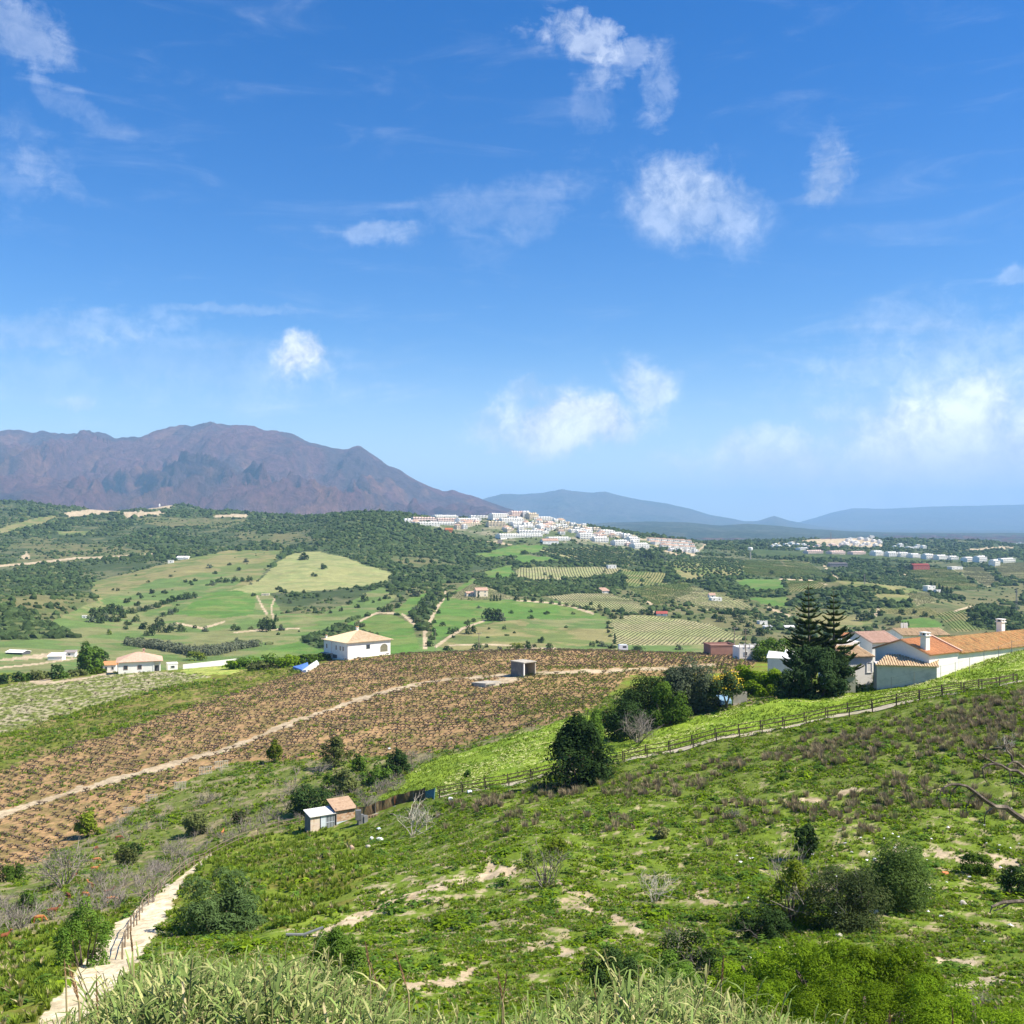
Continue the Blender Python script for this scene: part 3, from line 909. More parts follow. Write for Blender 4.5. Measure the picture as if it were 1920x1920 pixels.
def ground_material():
    m, nt, out = mat_new("ground_cover")
    at_ = nd(nt, 'ShaderNodeAttribute', attribute_name='cover')
    tc = nd(nt, 'ShaderNodeTexCoord')
    n1 = nd(nt, 'ShaderNodeTexNoise', {'Vector': tc.outputs['Object'], 'Scale': 1.1, 'Detail': 6.0, 'Roughness': 0.7})
    n2 = nd(nt, 'ShaderNodeTexNoise', {'Vector': tc.outputs['Object'], 'Scale': 0.045, 'Detail': 5.0, 'Roughness': 0.6})
    r1 = nd(nt, 'ShaderNodeMapRange', {'Value': n1.outputs['Fac'], 'From Min': 0.3, 'From Max': 0.7, 'To Min': 0.62, 'To Max': 1.34})
    r2 = nd(nt, 'ShaderNodeMapRange', {'Value': n2.outputs['Fac'], 'From Min': 0.3, 'From Max': 0.7, 'To Min': 0.84, 'To Max': 1.14})
    mm = nd(nt, 'ShaderNodeMath', {0: r1.outputs[0], 1: r2.outputs[0]}, operation='MULTIPLY')
    hs = nd(nt, 'ShaderNodeHueSaturation', {'Color': at_.outputs['Color'], 'Value': mm.outputs[0]})
    p = nd(nt, 'ShaderNodeBsdfPrincipled', {'Base Color': hs.outputs[0], 'Roughness': 0.95, 'Specular IOR Level': 0.1})
    bn = nd(nt, 'ShaderNodeBump', {'Height': n1.outputs['Fac'], 'Strength': 0.6, 'Distance': 0.25})
    nt.links.new(bn.outputs[0], p.inputs['Normal'])
    nt.links.new(p.outputs[0], out.inputs['Surface'])
    return m


M_GROUND = ground_material()
gme = np_mesh("ground", np.stack([GX, GY, GZ], -1).reshape(-1, 3), [Q], [M_GROUND], smooth_=True, colors={'cover': COL.reshape(-1, 3)})
tag(link("ground", gme), "hillside and valley ground with fields, vineyards and scrub", kind='structure')

# ------------------------------------------------------------------ far mountains


def range_mesh(name, crest, Yc, Yf, zb, spur, seed, cols, label, u0=-0.75, u1=0.75, nu=520, nv=110, back=0.35, rough=0.0, ridge=1.0):
    """crest: [(px, py)] seen at distance Yc; foot at distance Yf with height zb"""
    uu = np.linspace(u0, u1, nu)
    tt = np.concatenate([np.linspace(0, 1, nv), 1 + np.linspace(0, 1, 14)[1:]])
    px = CX + F * uu
    xs = [p[0] for p in crest]
    hz = (CY - np.interp(px, xs, [p[1] for p in crest])) / F * Yc
    T = tt[:, None]
    dist = np.where(T <= 1, Yf + (Yc - Yf) * T, Yc + (T - 1) * (Yc - Yf) * back)
    X = uu[None, :] * dist
    Yw = dist + 0 * X
    # slope profile
    prof = np.where(T <= 1, 0.62 * T + 0.38 * T ** 2.2, 1 - (T - 1) * 0.8)
    Zm = zb + (hz[None, :] - zb) * prof
    wx = X + (fbm(X / 1400, Yw / 1400, 3, seed) - 0.5) * 1500
    wl = 0.085 * (Yc - Yf) * 2.2
    r1 = 1 - np.abs(2 * fbm(wx / wl, Yw / (wl * 2.2), 4, seed + 3) - 1)
    r2 = 1 - np.abs(2 * fbm(wx / (wl * 0.36), Yw / (wl * 0.7), 4, seed + 5) - 1)
    r3 = 1 - np.abs(2 * fbm(wx / (wl * 0.14), Yw / (wl * 0.3), 3, seed + 7) - 1)
    env = np.where(T <= 1, np.clip(T, 0, 1) * np.clip(1.04 - T, 0, 1) * 4, 0.25)
    amp = spur * (hz[None, :] - zb) * 0.5
    Zm = Zm + env * amp * ((r1 - 0.75) * 1.3 * ridge + (r2 - 0.75) * 1.15 + (r3 - 0.75) * 0.5)
    Zm = Zm + rough * (fbm(X / (wl * 0.12), Yw / (wl * 0.12), 3, seed + 9) - 0.5) * np.where(T <= 1, 0.3 + 0.7 * env, 0.3)
    Zm[0] = zb - 30
    n, c = Zm.shape
    qq = (np.arange(n - 1)[:, None] * c + np.arange(c - 1)[None, :])
    QQ = np.stack([qq, qq + 1, qq + 1 + c, qq + c], -1).reshape(-1, 4)
    a, b, d = [np.array(v) for v in cols]
    k1 = smooth(0.42, 0.62, fbm(X / (wl * 0.8), Yw / (wl * 0.8), 4, seed + 20))[..., None]
    k2 = smooth(0.55, 0.75, fbm(X / (wl * 0.25), Yw / (wl * 0.4), 4, seed + 23))[..., None]
    cc = (a * (1 - k1) + b * k1) * (1 - 0.6 * k2) + d * 0.6 * k2
    me = np_mesh(name, np.stack([X, Yw, Zm], -1).reshape(-1, 3), [QQ], [M_MOUNT], smooth_=True, colors={'cover': cc.reshape(-1, 3)})
    return tag(link(name, me), label, kind='structure')


def mountain_material():
    m, nt, out = mat_new("mountain_rock")
    at_ = nd(nt, 'ShaderNodeAttribute', attribute_name='cover')
    tc = nd(nt, 'ShaderNodeTexCoord')
    n1 = nd(nt, 'ShaderNodeTexNoise', {'Vector': tc.outputs['Object'], 'Scale': 0.016, 'Detail': 9.0, 'Roughness': 0.78})
    r1 = nd(nt, 'ShaderNodeMapRange', {'Value': n1.outputs['Fac'], 'From Min': 0.36, 'From Max': 0.64, 'To Min': 0.55, 'To Max': 1.45})
    hs = nd(nt, 'ShaderNodeHueSaturation', {'Color': at_.outputs['Color'], 'Value': r1.outputs[0]})
    p = nd(nt, 'ShaderNodeBsdfPrincipled', {'Base Color': hs.outputs[0], 'Roughness': 1.0, 'Specular IOR Level': 0.0})
    bn = nd(nt, 'ShaderNodeBump', {'Height': n1.outputs['Fac'], 'Strength': 1.0, 'Distance': 60.0})
    nt.links.new(bn.outputs[0], p.inputs['Normal'])
    nt.links.new(p.outputs[0], out.inputs['Surface'])
    return m


M_MOUNT = mountain_material()
SIERRA = [(-700, 900), (-300, 850), (-120, 825), (0, 810), (30, 808), (60, 811), (100, 812), (130, 815), (158, 806), (185, 812), (215, 823), (245, 822), (265, 818), (300, 810), (330, 804), (360, 799), (395, 793), (425, 798), (470, 805), (520, 810), (545, 815), (580, 832), (600, 838), (625, 846), (645, 848), (660, 841), (675, 840), (690, 848), (720, 868), (750, 882), (775, 900), (800, 912), (830, 922), (850, 919), (880, 928), (910, 937), (960, 955), (1000, 966), (1060, 985), (1150, 1000), (2700, 1004)]
range_mesh("mountain", SIERRA, 9500, 5600, -95, 0.66, 51, ((0.150, 0.070, 0.066), (0.092, 0.060, 0.062), (0.235, 0.115, 0.070)), "bare purple-brown mountain ridge with a rounded summit", nu=760, nv=170, rough=42.0)
BLUE = [(-800, 985), (600, 975), (880, 945), (912, 934), (940, 926), (975, 927), (1015, 924), (1040, 920), (1055, 917), (1075, 921), (1110, 924), (1135, 922), (1165, 930), (1200, 937), (1250, 944), (1290, 953), (1330, 965), (1370, 972), (1395, 977), (1420, 977), (1452, 967), (1480, 976), (1520, 984), (1600, 992), (2700, 992)]
range_mesh("distant_ridge", BLUE, 17000, 12500, -100, 0.22, 71, ((0.10, 0.10, 0.075), (0.08, 0.09, 0.06), (0.13, 0.11, 0.08)), "long blue hazy ridge with small peaks right of the mountain", rough=18.0)
FOOT = [(-800, 1002), (700, 1002), (1000, 985), (1090, 984), (1150, 980), (1220, 978), (1290, 980), (1350, 986), (1400, 982), (1460, 986), (1520, 992), (1600, 996), (1700, 999), (2700, 1000)]
range_mesh("foothills", FOOT, 9000, 5200, -100, 0.5, 81, ((0.085, 0.105, 0.065), (0.060, 0.085, 0.055), (0.16, 0.15, 0.10)), "low dark blue foothills below the hazy ridge", nu=420, nv=70, rough=14.0)
RIGHT = [(-800, 1000), (1380, 992), (1480, 984), (1525, 972), (1560, 961), (1600, 953), (1660, 954), (1740, 950), (1830, 948), (1930, 946), (2100, 930), (2400, 940), (2800, 980)]
range_mesh("misty_mountain", RIGHT, 22000, 16500, -100, 0.2, 91, ((0.10, 0.10, 0.08), (0.08, 0.09, 0.07), (0.12, 0.11, 0.09)), "faint misty mountain at the right under cloud", rough=18.0)


def build_haze():
    mb = MB()
    x, y0, y1, z0, z1 = 33500, -120, 30500, -170, 1010
    mb.box((0, (y0 + y1) / 2, (z0 + z1) / 2), (2 * x, y1 - y0, z1 - z0))
    m, nt, out = mat_new("haze_air")
    v = nd(nt, 'ShaderNodeVolumePrincipled', {'Color': (0.39, 0.66, 0.98, 1.0), 'Density': HAZE, 'Anisotropy': 0.0})
    nt.links.new(v.outputs[0], out.inputs['Volume'])
    tag(mb.build("haze", [m]), kind='stuff')


HAZE = 6.0e-5
build_haze()
# ------------------------------------------------------------------ plants: leaf clouds, twigs, scatter of ground cover
def unit(n, g):
    v = g.normal(size=(n, 3))
    return v / np.linalg.norm(v, axis=1, keepdims=True)


def leaf_quads(P, Nrm, size, g, aspect=0.55):
    """one four-sided leaf at each point; returns V, quads"""
    n = len(P)
    a = unit(n, g)
    t = np.cross(Nrm, a)
    t /= np.linalg.norm(t, axis=1, keepdims=True) + 1e-9
    b = np.cross(Nrm, t)
    s = np.asarray(size).reshape(-1, 1) * (0.7 + 0.6 * g.random((n, 1)))
    V = np.stack([P - t * s, P - b * s * aspect + Nrm * s * 0.12, P + t * s, P + b * s * aspect + Nrm * s * 0.12], 1).reshape(-1, 3)
    return V, np.arange(4 * n).reshape(-1, 4)


def crown_points(n, r, lobes, g, flat=1.0, lobe_r=(0.28, 0.45), shell=0.6, low=-0.75, up_bias=0.0):
    """points and outward normals of a lumpy crown of half-size r = (rx, ry, rz), centred on the origin"""
    r = np.array(r)
    C = unit(lobes * 4, g)
    C = C[C[:, 2] > low][:lobes]
    C = C * (0.25 + 0.60 * g.random((len(C), 1)) ** 0.6)
    R = g.uniform(lobe_r[0], lobe_r[1], len(C))
    k = g.choice(len(C), n, p=R ** 2 / (R ** 2).sum())
    d = unit(n, g)
    dn = d[:, 2] < -0.5
    d[dn, 2] *= -1
    rr = shell + (1 - shell) * g.random((n, 1)) ** 0.5
    stray = g.random((n, 1)) < 0.09
    rr = np.where(stray, rr * (1.05 + 0.35 * g.random((n, 1))), rr)
    P = C[k] + d * R[k][:, None] * rr
    q = np.quantile(np.abs(P[:, :2]), 0.985)
    P[:, :2] /= q
    lo, hi = np.quantile(P[:, 2], 0.01), np.quantile(P[:, 2], 0.995)
    P[:, 2] = (P[:, 2] - lo) / (hi - lo) * 2 - 1
    tone = 0.55 * g.random(n) + 0.45 * g.random(len(C))[k]
    Nn = d + 0.45 * unit(n, g) + np.array((0, 0, 0.35))
    Nn /= np.linalg.norm(Nn, axis=1, keepdims=True)
    return P * r, Nn, tone


def crown_mesh(name, r, n, leaf, seed, lobes=14, *, mat=None, cz=0.0, aspect=0.6, lobe_r=(0.28, 0.45), low=-0.75, up_bias=0.0, taper=0.0):
    g = np.random.default_rng(seed)
    P, Nn, tone = crown_points(n, r, lobes, g, lobe_r=lobe_r, low=low, up_bias=up_bias)
    if taper:
        P[:, :2] *= (1 - taper * (P[:, 2:3] / r[2] * 0.5 + 0.5))
    P[:, 2] += cz
    V, Q_ = leaf_quads(P, Nn, leaf, g, aspect)
    return np_mesh(name, V, [Q_], [mat], attrs={'tint': np.repeat(tone, 4)})


def twig_mesh(name, h, spread, n_main, seed, mats, depth=3, r0=0.03, droop=0.0, lean=(0, 0), jag=0.35, sides=3, kids=(2, 4), shrink=0.62):
    """bare branching shrub"""
    rd = random.Random(seed)
    mb = MB()

    def grow(p, d, ln, r, lev):
        pts, rs = [Vector(p)], [r]
        steps = 3
        q = Vector(p)
        dd = Vector(d).normalized()
        for i in range(steps):
            dd = (dd + Vector((rd.uniform(-1, 1), rd.uniform(-1, 1), rd.uniform(-0.7, 0.8) - droop)) * jag).normalized()
            q = q + dd * ln / steps
            pts.append(q.copy())
            rs.append(r * (1 - 0.6 * (i + 1) / steps))
        mb.tube(pts, rs, sides, 0, cap=False)
        if lev < depth:
            for _ in range(rd.randint(*kids)):
                t = rd.uniform(0.35, 1.0)
                k = min(int(t * steps), steps - 1)
                b = pts[k].lerp(pts[k + 1], t * steps - k)
                nd_ = (dd * 0.6 + Vector((rd.uniform(-1, 1), rd.uniform(-1, 1), rd.uniform(-0.3, 0.9)))).normalized()
                grow(b, nd_, ln * rd.uniform(0.5, 0.8) * (shrink / 0.62), r * 0.55, lev + 1)
    for i in range(n_main):
        a = 2 * math.pi * (i + rd.random()) / n_main
        s = spread * rd.uniform(0.3, 1.0)
        d = Vector((math.cos(a) * s + lean[0], math.sin(a) * s + lean[1], 1.0))
        grow((math.cos(a) * 0.06 * h, math.sin(a) * 0.06 * h, -0.05), d, h * rd.uniform(0.55, 0.75), r0, 1)
    return mb.mesh(name, mats)


def blades_mesh(name, n, h, spread, w, seed, mat, bend=0.3, seg=1, base=0.08):
    """fan of narrow upright blades"""
    g = np.random.default_rng(seed)
    V, T, tone = [], [], []
    for i in range(n):
        a = g.random() * 2 * math.pi
        r = base * h * math.sqrt(g.random())
        bx, by = r * math.cos(a), r * math.sin(a)
        sp = spread * g.random()
        hh = h * (0.55 + 0.45 * g.random())
        a2 = a + g.normal() * 0.6
        tx, ty = bx + math.cos(a2) * sp * hh, by + math.sin(a2) * sp * hh
        ox, oy = -math.sin(a2) * w / 2, math.cos(a2) * w / 2
        if g.random() < 0.5:
            ox, oy = math.cos(a2 + 0.9) * w / 2, math.sin(a2 + 0.9) * w / 2
        k = len(V)
        mx, my = (bx + tx) / 2 - math.cos(a2) * bend * sp * hh * 0.4, (by + ty) / 2 - math.sin(a2) * bend * sp * hh * 0.4
        V += [(bx - ox, by - oy, -0.05), (bx + ox, by + oy, -0.05), (mx + ox, my + oy, hh * 0.6), (mx - ox, my - oy, hh * 0.6), (tx, ty, hh)]
        T += [(k, k + 1, k + 2), (k, k + 2, k + 3), (k + 3, k + 2, k + 4)]
        tone += [g.random()] * 5
    return np_mesh(name, np.array(V), [np.array(T)], [mat], attrs={'tint': np.array(tone)})


M_BARK = surf_mat("bark", (0.16, 0.12, 0.085), (0.09, 0.07, 0.05), 6.0, bump=0.3)
M_TWIG = surf_mat("grey_twig", (0.30, 0.26, 0.21), (0.19, 0.16, 0.135), 5.0)
M_PALETWIG = surf_mat("bleached_twig", (0.60, 0.55, 0.45), (0.42, 0.37, 0.29), 5.0)
M_DARKWOOD_ = surf_mat("dead_wood", (0.135, 0.105, 0.08), (0.055, 0.042, 0.034), 9.0, stain=(0.42, 0.34, 0.24), stain_scale=3.0, stain_amt=0.7)
L_DARK = leaf_mat("leaf_dark", (0.022, 0.050, 0.014), (0.070, 0.120, 0.034), trans=0.2)
L_OAK = leaf_mat("leaf_oak", (0.028, 0.050, 0.018), (0.072, 0.108, 0.036), trans=0.15)
L_MID = leaf_mat("leaf_mid", (0.055, 0.115, 0.016), (0.150, 0.245, 0.036))
L_BRIGHT = leaf_mat("leaf_bright", (0.085, 0.165, 0.010), (0.240, 0.350, 0.020), trans=0.38)
L_YELLOW = leaf_mat("leaf_yellowgreen", (0.090, 0.140, 0.014), (0.250, 0.300, 0.030), trans=0.35)
L_OLIVE = leaf_mat("leaf_olive", (0.085, 0.115, 0.035), (0.190, 0.210, 0.065))
L_GREY = leaf_mat("leaf_greygreen", (0.060, 0.085, 0.050), (0.140, 0.165, 0.095))
L_ROSEMARY = leaf_mat("leaf_rosemary", (0.035, 0.070, 0.020), (0.115, 0.180, 0.045))
L_BLUE = leaf_mat("leaf_bluegreen", (0.040, 0.080, 0.030), (0.110, 0.175, 0.075))
L_DRY = leaf_mat("dry_stem", (0.210, 0.165, 0.095), (0.430, 0.350, 0.215), alt=(0.19, 0.20, 0.07), alt_amt=0.28, trans=0.25)
L_WEED = leaf_mat("weed_leaf", (0.092, 0.175, 0.010), (0.255, 0.365, 0.020), alt=(0.060, 0.130, 0.030), alt_amt=0.32, trans=0.35, var=0.32)
L_GRASS = leaf_mat("grass_blade", (0.150, 0.225, 0.022), (0.300, 0.380, 0.050), trans=0.4)
L_STRAW = leaf_mat("straw_blade", (0.300, 0.245, 0.110), (0.500, 0.420, 0.240), trans=0.2)
L_MAQ = leaf_mat("maquis_leaf", (0.044, 0.072, 0.024), (0.098, 0.132, 0.046), alt=(0.115, 0.125, 0.05), alt_amt=0.15, trans=0.1, var=0.35)
L_VINELEAF = leaf_mat("vine_leaf", (0.110, 0.190, 0.015), (0.270, 0.370, 0.035), trans=0.35)
M_VINE = surf_mat("vine_wood", (0.130, 0.092, 0.064), (0.075, 0.055, 0.042), 8.0)
M_FLOWER = surf_mat("yellow_flower", (0.80, 0.74, 0.22), (0.78, 0.76, 0.42), 4.0)


def scatter(name, P, RZ, S, VAR, sources, label, tilt=None, cat=None):
    """ground cover nobody could count: one object whose points carry copies of the given meshes"""
    P = np.asarray(P, np.float32)
    me = bpy.data.meshes.new(name)
    me.vertices.add(len(P))
    me.vertices.foreach_set('co', P.ravel())
    r = np.zeros((len(P), 3), np.float32)
    r[:, 2] = RZ
    if tilt is not None:
        r[:, :2] = tilt
    a = me.attributes.new('rot', 'FLOAT_VECTOR', 'POINT')
    a.data.foreach_set('vector', r.ravel())
    S = np.asarray(S, np.float32)
    if S.ndim == 1:
        S = np.repeat(S[:, None], 3, 1)
    a = me.attributes.new('scl', 'FLOAT_VECTOR', 'POINT')
    a.data.foreach_set('vector', np.ascontiguousarray(S).ravel())
    a = me.attributes.new('var', 'INT', 'POINT')
    a.data.foreach_set('value', np.asarray(VAR, np.int32))
    ng = bpy.data.node_groups.new(name + "_scatter", 'GeometryNodeTree')
    ng.interface.new_socket('Geometry', in_out='INPUT', socket_type='NodeSocketGeometry')
    ng.interface.new_socket('Geometry', in_out='OUTPUT', socket_type='NodeSocketGeometry')
    gi, go = ng.nodes.new('NodeGroupInput'), ng.nodes.new('NodeGroupOutput')
    def named(n, t):
        x = ng.nodes.new('GeometryNodeInputNamedAttribute')
        x.data_type = t
        x.inputs['Name'].default_value = n
        return x.outputs['Attribute']
    rot, scl, var = named('rot', 'FLOAT_VECTOR'), named('scl', 'FLOAT_VECTOR'), named('var', 'INT')
    e2r = ng.nodes.new('FunctionNodeEulerToRotation')
    ng.links.new(rot, e2r.inputs[0])
    join = ng.nodes.new('GeometryNodeJoinGeometry')
    for k, src in enumerate(sources):
        so = bpy.data.objects.new(name + "_piece", src)      # not linked to the scene: only the copies exist there
        oi = ng.nodes.new('GeometryNodeObjectInfo')
        oi.inputs['Object'].default_value = so
        oi.inputs['As Instance'].default_value = True
        cmp_ = ng.nodes.new('FunctionNodeCompare')
        cmp_.data_type = 'INT'
        cmp_.operation = 'EQUAL'
        ng.links.new(var, cmp_.inputs[2])
        cmp_.inputs[3].default_value = k
        iop = ng.nodes.new('GeometryNodeInstanceOnPoints')
        ng.links.new(gi.outputs[0], iop.inputs['Points'])
        ng.links.new(cmp_.outputs[0], iop.inputs['Selection'])
        ng.links.new(oi.outputs['Geometry'], iop.inputs['Instance'])
        ng.links.new(e2r.outputs[0], iop.inputs['Rotation'])
        ng.links.new(scl, iop.inputs['Scale'])
        ng.links.new(iop.outputs[0], join.inputs[0])
    ng.links.new(join.outputs[0], go.inputs[0])
    o = link(name, me)
    md = o.modifiers.new("scatter", 'NODES')
    md.node_group = ng
    return tag(o, label, cat, kind='stuff')


def cls_at(x, y):
    r = np.clip(np.rint(np.interp(y, Y, np.arange(NR))).astype(int), 0, NR - 1)
    c = np.clip(np.rint(np.interp(x / y, U, np.arange(NC))).astype(int), 0, NC - 1)
    return CLS[r, c]


def pix(x, y, z):
    return CX + F * x / y, CY - F * z / y


def sample(y0, y1, dens, u0=-0.64, u1=0.64, seed=0, power=1.0):
    """points spread evenly over the land between two distances; dens per square metre"""
    g = np.random.default_rng(seed)
    area = (u1 - u0) * (y1 ** 2 - y0 ** 2) / 2
    n = int(area * dens)
    y = np.sqrt(y0 ** 2 + g.random(n) * (y1 ** 2 - y0 ** 2))
    x = y * g.uniform(u0, u1, n)
    return x, y, g


def in_any(c, classes):
    m = np.zeros(c.shape, bool)
    for k in classes:
        m |= c == k
    return m


# ---- low leafy cover of the near slopes
def rosette(name, n, r, h, leaf, seed, mat):
    g = np.random.default_rng(seed)
    d = unit(n, g)
    d[:, 2] = np.abs(d[:, 2]) * 0.8 + 0.1
    P = d * np.array((r, r, h)) * (0.4 + 0.6 * g.random((n, 1)))
    Nn = d * 0.5 + np.array((0, 0, 1.1)) + 0.35 * unit(n, g)
    Nn /= np.linalg.norm(Nn, axis=1, keepdims=True)
    V, Q_ = leaf_quads(P, Nn, np.full(n, leaf), g, 0.5)
    return np_mesh(name, V, [Q_], [mat], attrs={'tint': np.repeat(g.random(n), 4)})


weeds = [rosette("weed_leaves", 26, 0.30, 0.24, 0.115, 1, L_WEED), rosette("weed_leaves", 34, 0.42, 0.34, 0.12, 2, L_WEED),
         blades_mesh("grass_tuft", 22, 0.34, 0.75, 0.035, 3, L_GRASS), blades_mesh("straw_tuft", 20, 0.30, 0.8, 0.03, 4, L_STRAW),
         rosette("weed_leaves", 30, 0.34, 0.42, 0.10, 5, L_MID)]


def put_cover(name, y0, y1, dens, classes, mix, s0, s1, seed, clump, thr, label, soil=None, clip=None):
    x, y, g = sample(y0, y1, dens, seed=seed)
    c = cls_at(x, y)
    m = in_any(c, classes)
    n = fbm(x / clump, y / clump, 3, seed + 100)
    m &= n + 0.25 * (g.random(len(x)) - 0.5) > thr
    if clip is not None:
        z = gz_np(x, y)
        m &= clip(*pix(x, y, z))
    x, y, n = x[m], y[m], n[m]
    z = gz_np(x, y)
    k = len(x)
    var = g.choice(len(weeds), k, p=mix)
    s = g.uniform(s0, s1, k) * (0.7 + 0.7 * smooth(thr, thr + 0.2, n))
    scatter(name, np.stack([x, y, z - 0.02], -1), g.random(k) * 6.28, s, var, weeds, label, tilt=g.normal(size=(k, 2)) * 0.15)
    return k


nc = 0
nc += put_cover("weed_cover", 34, 62, 42.0, [WEED], [0.30, 0.05, 0.42, 0.20, 0.03], 0.24, 0.58, 201, 1.2, 0.40, "leafy green weeds over the near hillside")
nc += put_cover("weed_cover", 62, 128, 16.0, [WEED], [0.31, 0.05, 0.44, 0.18, 0.02], 0.30, 0.72, 202, 1.7, 0.40, "leafy green weeds on the slope below the fence")
nc += put_cover("weed_clumps", 36, 128, 0.9, [WEED], [0.30, 0.35, 0.0, 0.0, 0.35], 0.7, 1.35, 212, 3.2, 0.52, "larger leafy green weed clumps dotted over the slope")
nc += put_cover("long_grass", 36, 140, 3.2, [OLIVEGRASS], [0.08, 0.0, 0.78, 0.12, 0.02], 0.8, 1.5, 203, 4.0, 0.30, "long olive green grass on the lower left slope")
nc += put_cover("meadow_grass", 110, 170, 5.0, [STRIP], [0.06, 0.0, 0.94, 0.0, 0.0], 0.35, 0.62, 204, 4.0, 0.25, "bright green grass of the strip beyond the fence")
nc += put_cover("scrub_grass", 70, 215, 2.6, [BRUSH], [0.26, 0.10, 0.36, 0.20, 0.08], 0.6, 1.3, 205, 3.5, 0.42, "rough grass and weeds among the brushwood left of the shed")
nc += put_cover("vineyard_weeds", 120, 345, 0.9, [VINE], [0.16, 0.06, 0.30, 0.42, 0.06], 0.7, 1.4, 206, 6.0, 0.44, "sparse weeds between the vines")
nc += put_cover("green_field_cover", 150, 380, 0.75, [GREENROWS], [0.20, 0.10, 0.55, 0.10, 0.05], 1.0, 2.0, 207, 9.0, 0.40, "low green growth of the field strip left of the brown vineyard")

# flowers in the grass strip
x, y, g = sample(125, 170, 4.0, -0.15, 0.56, 301)
c = cls_at(x, y)
n = fbm(x / 6, y / 6, 3, 77)
m = (c == STRIP) & (n > 0.50) & (g.random(len(x)) < 0.7)
x, y = x[m], y[m]
fl = rosette("flower_heads", 6, 0.22, 0.30, 0.06, 9, M_FLOWER)
scatter("yellow_flowers", np.stack([x, y, gz_np(x, y) + 0.12], -1), g.random(len(x)) * 6, g.uniform(0.6, 1.2, len(x)), np.zeros(len(x)), [fl], "small pale yellow flowers in the bright grass strip")

# ---- dry grey tufts on the slope below the fence: each one a thing
tuft_src = [blades_mesh("dry_tuft", 64, 1.0, 0.62, 0.05, 20 + k, L_DRY, base=0.34) for k in range(6)]
x, y, g = sample(62, 127, 2.5, -0.10, 0.56, 401)
z = gz_np(x, y)
px_, py_ = pix(x, y, z)
c = cls_at(x, y)
dens = smooth(0.40, 0.62, fbm(x / 7, y / 7, 3, 402)) * smooth(1640, 1500, py_ + 0.10 * (1920 - px_) * 0.6)
dens = np.maximum(dens * 0.42, smooth(1560, 1900, px_) * smooth(1470, 1390, py_) * 0.7 * (0.4 + 0.6 * g.random(len(x))))
below = py_ > np.interp(px_, [p[0] for p in FENCELINE], [p[1] + 16 for p in FENCELINE])
m = (c == WEED) & below & (px_ > 640) & (g.random(len(x)) < dens)
x, y, z = x[m], y[m], z[m]
s = g.uniform(0.40, 0.92, len(x))
order = np.argsort(-(s / y))
near_, rest = order[:290], order[290:]
for i in near_:
    o = link("dry_shrub", tuft_src[int(g.integers(6))], None, (x[i], y[i], z[i]), float(g.random() * 6.28), (s[i], s[i], s[i] * g.uniform(0.8, 1.15)))
    tag(o, "dry grey brown tuft of upright stems on the green slope below the fence", "shrub", "dry tufts on the slope below the fence")
if len(rest):
    scatter("dry_shrubs", np.stack([x[rest], y[rest], z[rest]], -1), g.random(len(rest)) * 6.28, s[rest], g.integers(0, 6, len(rest)), tuft_src, "further dry grey tufts high on the slope")
n_tuft = len(x)


# ---- vines of the brown vineyard: short dark stumps in rows
def vine_mesh(seed, leafy):
    rd = random.Random(seed)
    mb = MB()
    h = rd.uniform(0.20, 0.30)
    top = Vector((rd.uniform(-0.06, 0.06), rd.uniform(-0.06, 0.06), h))
    mb.tube([(0, 0, -0.05), top * 0.5, top], [0.085, 0.075, 0.09], 5)
    ends = []
    for i in range(rd.randint(6, 7)):
        a = i * 0.98 + rd.random() * 0.7
        ro = rd.uniform(0.28, 0.55)
        e = top + Vector((math.cos(a) * ro, math.sin(a) * ro, rd.uniform(0.02, 0.24)))
        mb.tube([top, top.lerp(e, 0.5) + Vector((0, 0, 0.03)), e], [0.085, 0.06, 0.035], 3, cap=False)
        ends.append(e)
    if leafy:
        g = np.random.default_rng(seed)
        for e in ends:
            for _ in range(leafy):
                c_ = e + Vector((g.normal() * 0.11, g.normal() * 0.11, g.normal() * 0.07 + 0.04))
                a, b = Vector(unit(1, g)[0]) * 0.10, Vector(unit(1, g)[0]) * 0.08
                mb.add([c_ - a, c_ + b, c_ + a, c_ - b], [(0, 1, 2, 3)], 1)
    return mb.mesh("vine_stock", [M_VINE, L_VINELEAF])


vine_src = [vine_mesh(1, 0), vine_mesh(2, 0), vine_mesh(3, 0), vine_mesh(4, 1), vine_mesh(5, 3)]
ang_ = rad(-44)
gx, gy = np.meshgrid(np.arange(-520, 320, 1.35), np.arange(-200, 460, 2.25))
rg = np.random.default_rng(501)
gx = gx.ravel() + rg.normal(size=gx.size) * 0.16
gy = gy.ravel() + rg.normal(size=gy.size) * 0.14
x = gx * math.cos(ang_) - gy * math.sin(ang_)
y = gx * math.sin(ang_) + gy * math.cos(ang_)
m = (y > 100) & (y < 400) & (np.abs(x / y) < 0.55)
x, y = x[m], y[m]
c = cls_at(x, y)
m = (c == VINE) & (rg.random(len(x)) < 0.84)
x, y = x[m], y[m]
z = gz_np(x, y)
px_, py_ = pix(x, y, z)
leafy = (px_ > 960) & (py_ > 1252) & (px_ < 1420)
var = np.where(rg.random(len(x)) < 0.16, 3, rg.integers(0, 3, len(x)))
var = np.where(leafy & (rg.random(len(x)) < 0.75), 4, var)
s = rg.uniform(0.75, 1.3, len(x)) * np.where(y > 190, 1.1, 1.0)
seen = (px_ > 0) & (px_ < 1920)
order = np.argsort(np.where(seen, y, 9e9))
near_, rest = order[:295], order[295:]
